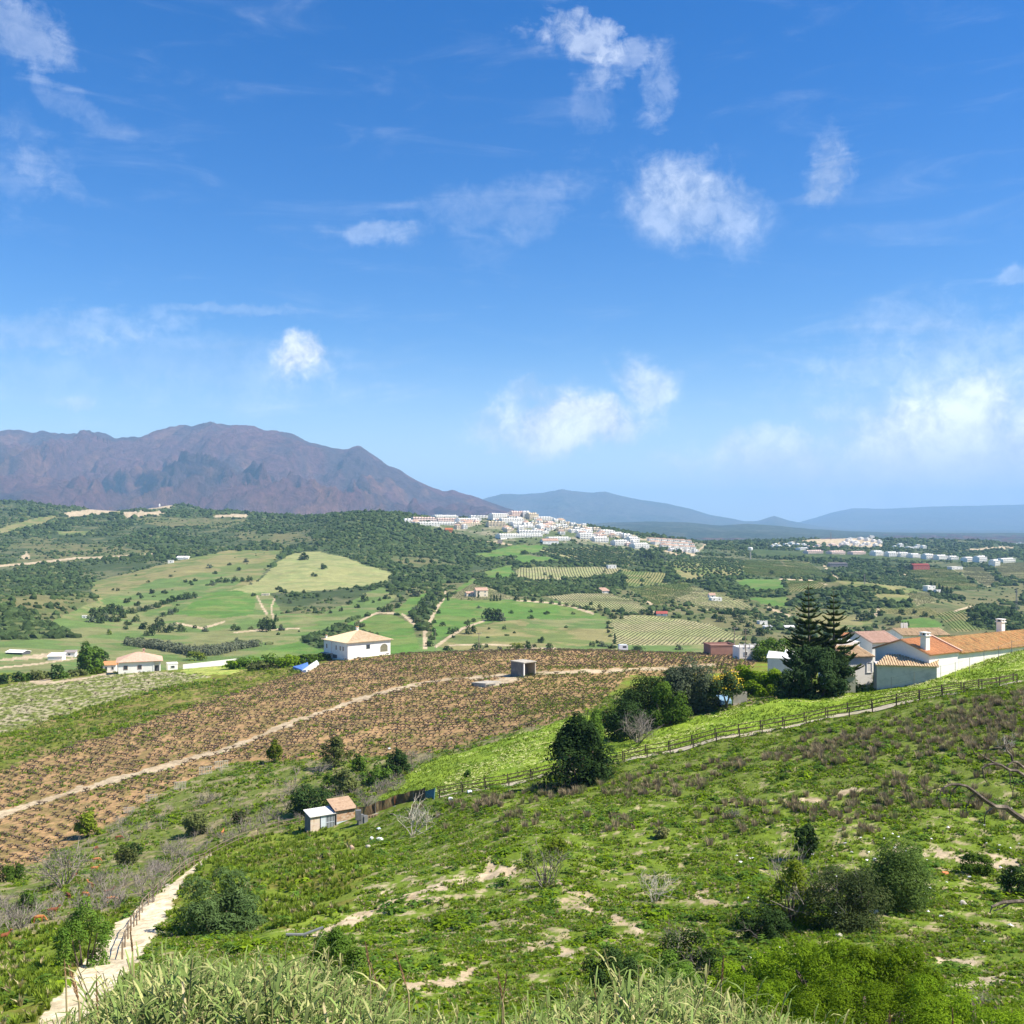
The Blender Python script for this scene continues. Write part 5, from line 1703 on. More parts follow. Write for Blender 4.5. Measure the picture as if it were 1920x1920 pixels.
def tree(px, py, w, label, group, v=None, h=None, ymin=400, mesh=None, name="tree"):
    p = hit(px, py, ymin)
    s = w * p.y / F
    hs = (h * p.y / F) if h else s * rt.uniform(0.9, 1.1)
    o = link(name, mesh or oak_v[rt.randrange(6) if v is None else v], None, (p.x, p.y, p.z - 0.03 * s), rt.random() * 6.28, (s, s, hs))
    return tag(o, label, "tree", group)


GROUPS = [
    ("trees in the left pastures", "dark round tree in the green pastures at the left of the valley", [
        (462, 1054, 12), (392, 1065, 12), (403, 1076, 9), (320, 1082, 7), (278, 1092, 7), (255, 1080, 5), (348, 1092, 10), (358, 1094, 10), (366, 1090, 9), (260, 1116, 9), (265, 1122, 11), (285, 1113, 13), (309, 1113, 12), (258, 1136, 14),
        (237, 1131, 13), (243, 1125, 8), (212, 1107, 7), (221, 1108, 7), (386, 1184, 16), (442, 1182, 18), (365, 1178, 10), (470, 1180, 10), (445, 1201, 11), (205, 1187, 9), (340, 1184, 18), (325, 1180, 20), (316, 1186, 20), (272, 1180, 22), (290, 1186, 24), (300, 1176, 22), (280, 1192, 20),
        (448, 1070, 9), (430, 1060, 8), (470, 1096, 7), (415, 1086, 7), (400, 1098, 8)]),
    ("trees on the pale dome field", "dark round tree standing on the pale dome-shaped field", [(572, 1049, 20), (566, 1050, 12), (607, 1067, 17), (589, 1081, 12)]),
    ("trees below the pale dome field", "dark tree scattered below the pale dome-shaped field", [
        (595, 1119, 10), (555, 1118, 10), (543, 1131, 11), (528, 1110, 14), (522, 1106, 12), (534, 1112, 12), (475, 1118, 10), (608, 1110, 8), (570, 1112, 10), (655, 1133, 13), (683, 1127, 15), (670, 1140, 11), (725, 1123, 14), (640, 1146, 9), (620, 1150, 9), (700, 1106, 9), (660, 1110, 8)]),
    ("dark copse in the left valley", "tree of the dark copse in the middle of the left pastures", [
        (168, 1166, 20), (180, 1160, 22), (192, 1154, 22), (205, 1150, 22), (218, 1152, 22), (230, 1158, 20), (176, 1150, 18), (200, 1164, 22), (216, 1166, 20), (190, 1168, 20), (212, 1142, 18), (224, 1144, 16)]),
    ("hedge trees across the left pastures", "tree of the dark hedge line running up the left pastures", [
        (244, 1150, 14), (252, 1150, 14), (262, 1146, 14), (272, 1146, 16), (283, 1142, 14), (294, 1140, 16), (304, 1134, 16), (314, 1132, 18), (326, 1128, 16), (338, 1124, 16), (350, 1124, 18), (361, 1122, 18), (328, 1148, 15), (318, 1152, 16), (306, 1156, 12), (240, 1172, 14), (254, 1166, 16), (236, 1180, 12), (398, 1096, 12), (410, 1092, 12), (424, 1092, 14), (440, 1090, 14), (455, 1090, 12), (468, 1090, 12)]),
    ("dark clump by the farm tracks", "tall dark tree of the clump where the pale tracks meet", [(490, 1180, 16, 26), (500, 1184, 20, 30), (510, 1180, 18, 28), (518, 1166, 8, 22), (528, 1182, 14, 18), (496, 1172, 14, 22)]),
    ("trees round the green knoll", "dark bushy tree around the green knoll behind the white house", [
        (675, 1176, 20), (725, 1147, 22), (735, 1115, 14), (777, 1118, 22), (796, 1127, 16), (700, 1130, 8), (712, 1126, 8), (745, 1140, 12), (752, 1128, 14), (705, 1196, 16), (716, 1206, 14), (724, 1218, 12), (695, 1190, 12)]),
    ("trees along the dirt road", "dark tree beside the winding dirt road in the middle valley", [
        (776, 1160, 16), (784, 1168, 18), (790, 1152, 16), (796, 1144, 16), (802, 1136, 14), (810, 1126, 14), (818, 1118, 14), (786, 1180, 16), (779, 1148, 16), (790, 1136, 14), (822, 1150, 12), (814, 1168, 10), (812, 1184, 12), (810, 1200, 14), (816, 1192, 10), (826, 1128, 12), (805, 1212, 16)]),
    ("trees of the middle fields", "dark round tree in the fields of the middle valley", [
        (898, 1140, 9), (958, 1150, 10), (914, 1160, 20, 26), (926, 1164, 26, 30), (938, 1164, 22, 26), (934, 1148, 12), (918, 1148, 12), (995, 1148, 8), (1025, 1152, 12), (995, 1160, 12), (883, 1188, 22), (945, 1180, 8), (917, 1180, 7), (876, 1170, 12), (888, 1166, 10), (846, 1188, 14), (856, 1184, 10), (830, 1174, 12), (1075, 1152, 8), (850, 1196, 9)]),
    ("trees behind the vineyard crest", "dark tree rising just behind the crest of the brown vineyard", [
        (988, 1216, 16, 22), (1015, 1205, 15, 18), (1030, 1216, 14, 14), (895, 1218, 22, 18), (1002, 1214, 10), (840, 1219, 18, 14), (912, 1214, 10), (1110, 1212, 12), (1130, 1212, 22, 16), (1148, 1216, 16, 12), (1120, 1206, 10), (1195, 1222, 24, 16), (1272, 1218, 14, 16), (936, 1219, 12)]),
    ("hedge along the pale vineyard", "dark bush of the hedge beside the right pale vineyard", [(1140, 1170, 10), (1140, 1178, 10), (1141, 1186, 10), (1144, 1194, 8), (1150, 1160, 15), (1165, 1161, 9), (1205, 1152, 14), (1220, 1153, 16), (1212, 1148, 10), (1108, 1134, 10), (1124, 1140, 8)]),
    ("trees along the track above the green field", "dark bush of the line along the curved track above the green field", [(985, 1128, 9), (1000, 1128, 9), (1015, 1130, 10), (1034, 1132, 10), (1050, 1134, 9), (1062, 1137, 9), (1075, 1138, 9), (1088, 1141, 10), (1100, 1144, 8), (1112, 1144, 8), (1125, 1146, 10), (968, 1126, 12)]),
    ("trees of the upper slopes", "dark tree dotted over the slopes below the town", [
        (1032, 1083, 9), (1022, 1078, 8), (1133, 1073, 8), (1247, 1093, 12), (1232, 1099, 10), (1210, 1046, 20), (1222, 1050, 16), (1242, 1050, 18), (934, 1084, 14), (960, 1082, 9), (918, 1036, 10), (980, 1040, 10), (1160, 1052, 8), (1447, 1077, 11), (1540, 1056, 12), (1500, 1048, 9), (1697, 1068, 14), (1690, 1066, 14), (1706, 1068, 12), (1620, 1058, 10), (1640, 1056, 10), (1660, 1058, 10)]),
    ("trees among the houses behind the crest", "dark tree among the half hidden white houses at middle right", [
        (1340, 1160, 14), (1352, 1166, 18), (1366, 1152, 20), (1380, 1158, 18), (1392, 1168, 16), (1405, 1176, 16), (1418, 1160, 14), (1430, 1170, 16), (1440, 1182, 14), (1426, 1192, 20), (1452, 1180, 14), (1380, 1182, 16), (1400, 1190, 16), (1412, 1150, 12), (1344, 1146, 12), (1446, 1160, 12)]),
    ("bushes beyond the tall conifers", "dark bushy tree on the valley side beyond the farm roofs", [
        (1616, 1164, 22), (1632, 1160, 20), (1650, 1152, 14), (1660, 1168, 14), (1670, 1172, 16), (1684, 1168, 16), (1640, 1178, 14), (1700, 1174, 10), (1606, 1150, 14), (1690, 1150, 12), (1715, 1150, 12), (1735, 1156, 12)]),
    ("copse at the right edge", "dark tree of the long copse on the slope at the right edge", [
        (1822, 1150, 18), (1836, 1152, 20), (1850, 1156, 20), (1864, 1160, 18), (1878, 1164, 18), (1892, 1160, 18), (1905, 1168, 18), (1830, 1162, 16), (1846, 1166, 16), (1862, 1172, 16), (1880, 1176, 16), (1900, 1182, 18), (1915, 1158, 18), (1870, 1150, 14)]),
]
for grp, lb, lst in GROUPS:
    for t in lst:
        tree(t[0], t[1], t[2], lb, grp, h=t[3] if len(t) > 3 else None)
tree(965, 1221, 34, "yellow green rounded tree just behind the vineyard crest", None, h=18, mesh=crown_mesh("tree", (0.5, 0.5, 0.5), 700, 0.06, 960, 14, mat=L_YELLOW, cz=0.45))
tree(243, 1203, 24, "dark spreading tree behind the reed hedge left of the white house", None, h=16)
tree(206, 1190, 9, "bright yellow green small tree alone in the left meadow", None, mesh=crown_mesh("tree", (0.5, 0.5, 0.5), 300, 0.09, 961, 8, mat=L_YELLOW, cz=0.45))
tree(370, 1238, 40, "yellow green trees behind the long white wall", None, h=20, mesh=crown_mesh("tree", (0.5, 0.4, 0.5), 600, 0.07, 962, 14, mat=L_YELLOW, cz=0.45), ymin=350)
for (px, py, h) in [(897, 1121, 14), (920, 1127, 13), (926, 1127, 15), (932, 1127, 14), (938, 1126, 12), (840, 1126, 14), (1152, 1208, 22), (1745, 1104, 16), (1752, 1108, 18), (1760, 1110, 18), (1768, 1112, 16), (1776, 1112, 14), (1783, 1112, 12)]:
    far_ = px > 1700
    tree(px, py, h * (1.2 if not far_ else 1.6), "dark cypress of the row beside the white villa at right" if far_ else ("slender cypress at the corner of the pale vineyard" if px == 1152 else "slender dark cypress beside the tan farmhouse"),
         "cypresses by the right villa" if far_ else (None if px == 1152 else "cypresses by the tan farmhouse"), h=h, mesh=cyp_v, name="cypress")
# the big round tree left and its neighbour
bush("tree", 172, 1250, 52, 58, L_MID, "big round full green tree left of the pink roofed villa", cat='tree', seed=60, Yd=392.0, trunk=False, lobes=22, leaf_px=2.4, n=2600)
bush("tree", 184, 1236, 34, 44, L_DARK, "darker tree right behind the big round tree", cat='tree', seed=61, Yd=410.0, leaf_px=2.4, n=1200)
for i, (px, py, w_, h_, mt, lb) in enumerate([
    (106, 1266, 26, 28, L_DARK, "round dark bush right of the middle of the left hedge"), (70, 1270, 28, 20, L_OLIVE, "olive green bush in the left hedge"), (35, 1274, 32, 18, L_DARK, "dark low bush in the left hedge"),
    (8, 1278, 26, 20, L_DARK, "dark bush of the left hedge cut by the frame edge"), (145, 1268, 36, 14, L_OLIVE, "low green shrub between the left hedge and the pink roofed villa"), (185, 1264, 30, 12, L_BRIGHT, "flowering light green shrub at the corner of the pink roofed villa"),
    (120, 1262, 20, 14, L_MID, "small mid green bush of the left hedge"), (52, 1266, 22, 16, L_MID, "mid green bush of the left hedge"), (90, 1268, 20, 14, L_OLIVE, "small olive bush of the left hedge")]):
    bush("bush", px, py, w_, h_, mt, lb, seed=120 + i, Yd=352.0 + 4 * (i % 3), leaf_px=2.4, n=500, group="hedge at the left edge of the pale field")
for i, (px, py, w_, h_, mt, lb) in enumerate([
    (470, 1274, 60, 22, L_MID, "green bush at the left of the thicket before the white house"), (510, 1268, 56, 26, L_MID, "green bush in the middle of the thicket before the white house"), (545, 1260, 50, 24, L_BRIGHT, "bright green bush of the thicket near the blue tarpaulin"),
    (440, 1268, 40, 16, L_BRIGHT, "flowering bright bush at the edge of the yellow patch"), (575, 1248, 46, 18, L_MID, "green bush beside the parked white car"), (490, 1280, 60, 16, L_OLIVE, "olive green bush at the front of the thicket"), (600, 1242, 40, 14, L_MID, "low green bush below the white house")]):
    bush("bush", px, py, w_, h_, mt, lb, seed=140 + i, Yd=338.0 - 4 * (i % 3), leaf_px=2.4, n=900, group="thicket between the two left villas")
# reed hedge of the valley floor
x, y, g = sample(440, 660, 0.25, -0.42, -0.12, 811)
z = gz_np(x, y)
px_, py_ = pix(x, y, z)
hed = near_line([(210, 1190), (240, 1206), (300, 1214), (360, 1226), (410, 1224), (450, 1214), (500, 1206), (545, 1198)], [4, 5, 5, 5, 5, 4, 4, 3], px_, py_) | near_line([(80, 1150), (120, 1165), (160, 1180), (210, 1190)], [4, 6, 7, 7], px_, py_)
x, y, z = x[hed], y[hed], z[hed]
L_REEDFAR = leaf_mat("reed_far", (0.13, 0.15, 0.085), (0.23, 0.25, 0.15), trans=0.2)
scatter("reed_hedge", np.stack([x, y, z], -1), g.random(len(x)) * 6, g.uniform(2.2, 4.2, len(x)), g.integers(0, 2, len(x)), [crown_mesh("reed_clump", (0.45, 0.45, 0.6), 90, 0.13, 71, 8, mat=L_REEDFAR, cz=0.5), crown_mesh("reed_clump", (0.5, 0.5, 0.55), 90, 0.13, 72, 8, mat=L_REEDFAR, cz=0.5)], "grey green reed hedge along the stream on the valley floor")


# ---- reeds at the viewer's feet
def cane_mesh(seed, H, plume=False, leafless=False):
    rd = random.Random(seed)
    g = np.random.default_rng(seed)
    V, T, C = [], [], []
    lean = rd.uniform(-0.22, 0.22), rd.uniform(-0.18, 0.18)
    def stem(t):
        return np.array((lean[0] * H * t ** 2, lean[1] * H * t ** 2, H * t))
    stemc = (0.30, 0.27, 0.12) if rd.random() < 0.4 else (0.24, 0.30, 0.10)
    r = 0.007
    for i in range(5):
        a, b = stem(i / 5), stem((i + 1) / 5)
        k = len(V)
        for q in (a, b):
            for j in range(3):
                V.append(q + np.array((math.cos(j * 2.1) * r, math.sin(j * 2.1) * r, 0)))
                C.append(stemc)
        for j in range(3):
            j2 = (j + 1) % 3
            T += [(k + j, k + j2, k + 3 + j2), (k + j, k + 3 + j2, k + 3 + j)]
    nl = 5 if leafless else rd.randint(18, 24)
    for i in range(nl):
        t = 0.30 + 0.70 * i / nl
        o = stem(min(t, 1.0))
        a = i * 2.6 + rd.uniform(-0.6, 0.6)
        L_ = rd.uniform(0.42, 0.80) * (1.0 - 0.35 * max(0, t - 0.75) / 0.25)
        wd = rd.uniform(0.022, 0.036)
        u_ = rd.random()
        if (t < 0.50 and u_ < 0.45 or u_ < 0.16) and t < 0.82:
            cc = np.array((0.56, 0.46, 0.26)) * rd.uniform(0.75, 1.2)
        elif u_ < 0.30:
            cc = np.array((0.38, 0.38, 0.15)) * rd.uniform(0.8, 1.2)
        else:
            cc = np.array((0.20, 0.27, 0.075)) * rd.uniform(0.65, 1.4)
        dirh = np.array((math.cos(a), math.sin(a), 0))
        side = np.array((-math.sin(a), math.cos(a), 0))
        rise = rd.uniform(0.45, 1.25)
        pts = []
        for s_ in (0, 0.3, 0.65, 1.0):
            pts.append(o + dirh * L_ * (s_ * (0.95 - 0.25 * rise)) + np.array((0, 0, L_ * (rise * s_ - (0.30 + 0.42 * rise) * s_ ** 2.6))))
        ws = (wd * 0.5, wd * 0.46, wd * 0.24, 0.0)
        k = len(V)
        for q, w_ in zip(pts, ws):
            V += [q - side * w_, q + side * w_]
            C += [cc, cc]
        for j in range(3):
            b = k + 2 * j
            T += [(b, b + 1, b + 3), (b, b + 3, b + 2)]
    return np.array(V), np.array(T), np.array(C)


M_REED = attr_leaf_mat("reed_leaf", 0.3, 0.22)
canes = []
for k in range(7):
    V, T, C = cane_mesh(30 + k, 1.0 * (2.9 + 0.3 * (k % 3)))
    canes.append(np_mesh("cane", V, [T], [M_REED], colors={'leafcol': C}))
# outline of the thicket's top in the photograph
TOPS = [(-150, 1990), (60, 1960), (130, 1900), (200, 1868), (270, 1800), (330, 1770), (420, 1800), (500, 1782), (560, 1770), (640, 1830), (700, 1850), (760, 1888), (830, 1900), (900, 1910), (960, 1895), (1010, 1905), (1045, 1868), (1090, 1850), (1130, 1862), (1180, 1850), (1220, 1800), (1260, 1830), (1320, 1860), (1400, 1868), (1440, 1900), (1500, 1890), (1560, 1930), (1700, 1960), (2050, 1975)]
g = np.random.default_rng(77)
y = np.sqrt(8.8 ** 2 + g.random(38000) * (17.5 ** 2 - 8.8 ** 2))
x = y * g.uniform(-0.72, 0.72, len(y))
z = gz_np(x, y)
px_ = CX + F * x / y
top_want = np.interp(px_, [t[0] for t in TOPS], [t[1] for t in TOPS]) + 26 + g.random(len(x)) ** 1.3 * 90 + g.normal(size=len(x)) * 16
hreq = -(top_want - CY) / F * y - z
m = (hreq > 1.4) & (hreq < 4.6) & (g.random(len(x)) < 0.30)
x, y, z, hreq = x[m], y[m], z[m], hreq[m]
var = g.integers(0, 7, len(x))
sc = hreq / (2.9 + 0.3 * (var % 3) + 0.1)
scatter("reed_thicket", np.stack([x, y, z], -1), g.random(len(x)) * 6.28, np.stack([np.clip(sc, 0.75, 1.25), np.clip(sc, 0.75, 1.25), sc], -1), var, canes, "thicket of green and straw coloured giant reeds along the bottom edge")
n_cane = len(x)
# standing dry plumes
M_PLUME = surf_mat("reed_plume", (0.46, 0.30, 0.15), (0.36, 0.22, 0.11), 14.0, bump=0.4)
M_CANESTEM = surf_mat("cane_stem", (0.50, 0.40, 0.20), (0.36, 0.30, 0.14), 6.0)
for i, (tx, ty, bx, by, w_, Yd, lb) in enumerate([
    (131, 1818, 148, 1878, 10, 11.0, "thick brown reed plume over the foot of the sandy path"), (121, 1803, 124, 1845, 4, 12.0, "thin brown plume left of the thick one over the path"),
    (181, 1835, 183, 1918, 5, 11.0, "narrow straw plume right of the thick one over the path"), (244, 1740, 250, 1800, 5, 12.5, "tall straw plume standing against the sandy path"),
    (686, 1772, 694, 1822, 6, 11.5, "tall brown plume standing over the dense fresh green bush"), (696, 1812, 712, 1862, 5, 11.5, "short brown plume right beside the tall one"),
    (744, 1794, 766, 1862, 6, 11.0, "slanting brown plume right of the dense fresh green bush"), (934, 1828, 944, 1888, 6, 11.0, "left brown plume of the pair at the bottom centre"),
    (950, 1826, 942, 1880, 4, 11.2, "thin right plume of the pair at the bottom centre"), (1356, 1798, 1352, 1850, 6, 12.0, "brown plume standing before the bramble bank"),
    (1115, 1862, 1128, 1912, 6, 11.0, "brown plume in the right clump of reeds"), (1228, 1882, 1234, 1925, 6, 10.5, "brown plume at the bottom right of the reed clump"),
    (1668, 1900, 1668, 1945, 7, 10.5, "short brown plume at the bottom edge before the brambles"), (1786, 1896, 1786, 1945, 5, 10.8, "thin plume at the bottom edge near the right corner"),
    (1152, 1864, 1154, 1930, 4, 11.4, "thin upright plume beside the dark green bush")]):
    tip = Vector(((tx - CX) / F * Yd, Yd, -(ty - CY) / F * Yd))
    low_ = Vector(((bx - CX) / F * Yd, Yd, -(by - CY) / F * Yd))
    d = low_ - tip
    foot = low_ + Vector((d.x * 0.6, 0.1, 0))
    foot.z = gz(foot.x, foot.y) - 0.05
    root = empty("reed_plume", tuple(foot))
    mb = MB()
    a, b = low_ - foot, tip - foot
    mb.tube([(0, 0, 0), a * 0.5 + Vector((0, 0, a.z * 0.02)), a, a.lerp(b, 0.3)], [0.014, 0.012, 0.010, 0.006], 6)
    mb.build("stalk", [M_CANESTEM], root)
    wd = w_ * 0.42 * Yd / F
    g2 = np.random.default_rng(200 + i)
    mb = MB()
    for k in range(90):
        t = g2.random()
        c_ = a.lerp(b, t)
        ww = wd * math.sin(math.pi * min(1, 0.12 + 0.86 * t)) ** 0.7
        an = g2.random() * 6.28
        e = c_ + (b - a) * 0.12 + Vector((math.cos(an) * ww, math.sin(an) * ww, 0))
        s_ = Vector((-math.sin(an), math.cos(an), 0)) * wd * 0.28
        mb.add([c_ - s_, c_ + s_, e + s_ * 0.6, e + (b - a) * 0.05, e - s_ * 0.6], [(0, 1, 2, 3, 4)])
    mb.tube([a, a.lerp(b, 0.4), b], [wd * 0.35, wd * 0.5, wd * 0.1], 6)
    mb.build("plume", [M_PLUME], root)
    mb = MB()
    for k in range(3):
        t = 0.4 + 0.18 * k
        o = a * t
        an = k * 2.4 + i
        dh = Vector((math.cos(an), math.sin(an), 0))
        sd_ = Vector((-math.sin(an), math.cos(an), 0)) * 0.02
        p1, p2 = o + dh * 0.25 + Vector((0, 0, 0.12)), o + dh * 0.5 + Vector((0, 0, -0.05))
        mb.add([o - sd_, o + sd_, p1 + sd_, p1 - sd_, p2], [(0, 1, 2, 3), (3, 2, 4)])
    mb.build("leaves", [L_STRAW], root)
    tag(root, lb, "reed", "dry plumes standing above the reeds")
print("COUNT canes", n_cane)

# ---- dead tree reaching in at the right edge
root = empty("dead_tree", tuple(at(2010, 30.0)))
R0 = Vector(root.location)


def W(px, py, Yd=30.0):
    return Vector(((px - CX) / F * Yd, Yd, -(py - CY) / F * Yd)) - R0


s_ = 30.0 / F
mb = MB()
mb.tube([(0, 0, -0.3), W(2006, 1760), W(1990, 1640), W(1960, 1575)], [9 * s_, 8 * s_, 7 * s_, 6.5 * s_], 8)
mb.build("trunk", [M_DARKWOOD_], root)


def limb(pts, r0, r1, name="branch"):
    mb = MB()
    n = len(pts)
    mb.tube([W(*q) for q in pts], [(r0 + (r1 - r0) * i / (n - 1)) * s_ for i in range(n)], 6)
    return mb


def limb_build(main, r0, r1, subs):
    mb = limb(main, r0, r1)
    for pts, a, b in subs:
        n = len(pts)
        mb.tube([W(*q) for q in pts], [(a + (b - a) * i / (n - 1)) * s_ for i in range(n)], 4)
    mb.build("branch", [M_DARKWOOD_], root)


limb_build([(1960, 1575), (1925, 1542, 29.8), (1900, 1525, 29.6), (1886, 1514, 29.5), (1866, 1513, 29.4), (1846, 1500, 29.3), (1826, 1484, 29.2), (1812, 1474, 29.1), (1798, 1471, 29.0), (1782, 1471, 29.0), (1770, 1476, 28.9)], 6.5, 1.6, [
    ([(1798, 1472, 29), (1788, 1480, 29), (1783, 1490, 29.1), (1779, 1505, 29.1), (1781, 1528, 29.2)], 1.5, 0.5), ([(1770, 1476, 28.9), (1764, 1482, 28.9), (1758, 1480, 28.8)], 1.4, 0.9), ([(1764, 1482, 28.9), (1762, 1500, 28.9)], 1.0, 0.4), ([(1770, 1476, 28.9), (1769, 1488, 28.9)], 1.0, 0.5), ([(1758, 1480, 28.8), (1755, 1490, 28.8)], 1.0, 0.4),
    ([(1831, 1488, 29.2), (1820, 1494, 29.3), (1816, 1506, 29.3), (1811, 1516, 29.3), (1816, 1530, 29.3), (1819, 1534, 29.3)], 1.5, 0.5), ([(1862, 1514, 29.4), (1850, 1523, 29.4), (1846, 1532, 29.4), (1847, 1552, 29.4)], 1.8, 0.7), ([(1846, 1500, 29.3), (1836, 1501, 29.3)], 0.8, 0.3), ([(1783, 1471, 29), (1776, 1467, 29)], 1.3, 0.8), ([(1811, 1516, 29.3), (1808, 1516, 29.3)], 0.8, 0.4)])
limb_build([(1968, 1500, 30.2), (1940, 1470, 30), (1920, 1454, 30), (1906, 1445, 29.9), (1892, 1444, 29.8), (1876, 1434, 29.7), (1862, 1432, 29.7), (1852, 1434, 29.6), (1842, 1440, 29.6), (1843, 1450, 29.6), (1846, 1460, 29.6), (1855, 1474, 29.6)], 4.4, 0.6, [
    ([(1876, 1434, 29.7), (1860, 1428, 29.7), (1858, 1426, 29.7), (1846, 1420, 29.7), (1836, 1412, 29.7), (1828, 1413, 29.7), (1826, 1410, 29.7)], 1.8, 0.6), ([(1828, 1413, 29.7), (1822, 1402, 29.7), (1822, 1396, 29.7)], 1.0, 0.4), ([(1846, 1420, 29.7), (1850, 1408, 29.7), (1860, 1402, 29.7), (1880, 1402, 29.7)], 1.0, 0.4),
    ([(1892, 1444, 29.8), (1894, 1456, 29.8), (1894, 1470, 29.8), (1900, 1490, 29.8), (1894, 1500, 29.8)], 1.2, 0.4), ([(1885, 1441, 29.8), (1890, 1434, 29.8), (1900, 1428, 29.9)], 2.0, 1.6)])
limb_build([(1968, 1480, 30.3), (1945, 1445, 30.2), (1920, 1440, 30.1), (1906, 1429, 30), (1899, 1428, 30), (1896, 1416, 30), (1888, 1408, 30), (1884, 1398, 30), (1890, 1392, 30)], 4.0, 1.0, [
    ([(1888, 1408, 30), (1894, 1402, 30)], 1.0, 0.5), ([(1896, 1450, 30), (1902, 1470, 30), (1898, 1492, 30), (1895, 1502, 30)], 1.0, 0.4), ([(1925, 1462, 30), (1912, 1468, 30), (1906, 1462, 30), (1904, 1474, 30)], 1.4, 0.7), ([(1899, 1428, 30), (1890, 1434, 30), (1886, 1440, 30)], 1.6, 1.0), ([(1884, 1398, 30), (1874, 1400, 30), (1866, 1404, 30)], 0.8, 0.4), ([(1884, 1398, 30), (1886, 1388, 30)], 0.7, 0.4)])
limb_build([(1975, 1720, 30), (1940, 1690, 29.8), (1910, 1690, 29.7), (1880, 1692, 29.6), (1860, 1700, 29.5), (1856, 1712, 29.5)], 5.0, 1.6, [([(1900, 1690, 29.7), (1876, 1704, 29.6), (1862, 1708, 29.6)], 2.0, 1.0), ([(1920, 1690, 29.7), (1908, 1680, 29.7)], 1.5, 0.6)])
tag(root, "dead dark tree at the right edge with crooked leafless branches reaching into view", "tree")
# ------------------------------------------------------------------ buildings
M_WHITE = surf_mat("white_wall", (0.86, 0.82, 0.75), (0.80, 0.76, 0.69), 1.2, 0.9, stain=(0.62, 0.60, 0.55), stain_scale=0.5, stain_amt=0.35)
M_WHITE2 = surf_mat("town_white", (0.86, 0.83, 0.77), (0.80, 0.77, 0.71), 0.3, 0.9)
M_CREAM = surf_mat("town_cream", (0.72, 0.63, 0.47), (0.66, 0.56, 0.42), 0.3, 0.9)
M_PINK = surf_mat("town_pink", (0.80, 0.64, 0.56), (0.74, 0.58, 0.50), 0.3, 0.9)
M_RED = surf_mat("town_red", (0.48, 0.13, 0.10), (0.40, 0.10, 0.08), 0.3, 0.9)
M_ORANGE = surf_mat("orange_wall", (0.55, 0.20, 0.09), (0.48, 0.16, 0.07), 0.3, 0.9)
M_BROWNRED = surf_mat("redbrown_wall", (0.36, 0.20, 0.155), (0.29, 0.16, 0.125), 0.8, 0.9)
M_GREYROOF = surf_mat("grey_roof", (0.30, 0.26, 0.24), (0.24, 0.21, 0.20), 0.5, 0.9)
M_GLASS = surf_mat("dark_window", (0.035, 0.045, 0.055), (0.06, 0.07, 0.08), 0.5, 0.15, spec=0.5)
M_SHADE = surf_mat("dark_recess", (0.10, 0.10, 0.11), (0.07, 0.075, 0.085), 0.5, 0.8)
M_TSHADE = surf_mat("town_recess", (0.24, 0.23, 0.22), (0.17, 0.17, 0.17), 0.5, 0.8)
M_FRAME = surf_mat("window_frame", (0.25, 0.18, 0.13), (0.20, 0.14, 0.10), 3.0, 0.6)
M_WFRAME = surf_mat("white_frame", (0.80, 0.80, 0.78), (0.74, 0.74, 0.72), 3.0, 0.6)
M_CONC = surf_mat("concrete", (0.50, 0.45, 0.36), (0.40, 0.36, 0.29), 1.8, 0.95, stain=(0.24, 0.22, 0.18), stain_scale=0.7, stain_amt=0.7, bump=0.2)
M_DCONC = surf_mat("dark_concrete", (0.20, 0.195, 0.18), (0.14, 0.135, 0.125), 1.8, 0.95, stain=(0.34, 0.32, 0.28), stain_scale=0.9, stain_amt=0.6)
M_TILE_O = surf_mat("tile_orange", (0.68, 0.35, 0.16), (0.54, 0.23, 0.095), 1.6, 0.85, detail=8, stain=(0.36, 0.20, 0.11), stain_scale=1.2, stain_amt=0.7, stretch=(3.2, 0.8, 0.8))
M_TILE_L = surf_mat("tile_lichen", (0.66, 0.29, 0.11), (0.56, 0.42, 0.17), 1.5, 0.9, detail=9, stain=(0.17, 0.11, 0.06), stain_scale=1.3, stain_amt=1.0, stretch=(3.2, 0.7, 0.7))
M_TILE_B = surf_mat("tile_buff", (0.62, 0.46, 0.27), (0.48, 0.33, 0.19), 1.0, 0.9, detail=9, stain=(0.26, 0.18, 0.11), stain_scale=1.0, stain_amt=0.75, stretch=(3.2, 0.8, 0.8))
M_TILE_P = surf_mat("tile_pink", (0.66, 0.46, 0.34), (0.52, 0.33, 0.23), 1.6, 0.9, detail=8)
M_TILE_M = surf_mat("tile_mixed", (0.80, 0.66, 0.44), (0.62, 0.42, 0.23), 1.3, 0.9, detail=9, stain=(0.72, 0.58, 0.36), stain_scale=2.6, stain_amt=0.8)
M_BLUECAR = surf_mat("blue_paint", (0.22, 0.36, 0.48), (0.20, 0.33, 0.45), 0.6, 0.3, spec=0.5)
M_WHITECAR = surf_mat("white_paint", (0.80, 0.81, 0.82), (0.76, 0.77, 0.78), 0.6, 0.3, spec=0.5)
M_RUBBER = surf_mat("rubber", (0.03, 0.03, 0.03), (0.02, 0.02, 0.02), 4.0, 0.9)
M_TARP = surf_mat("blue_tarp", (0.08, 0.18, 0.52), (0.14, 0.26, 0.58), 1.5, 0.5, bump=0.4)
M_PLASTIC = surf_mat("white_plastic", (0.78, 0.77, 0.73), (0.66, 0.65, 0.61), 2.0, 0.6)


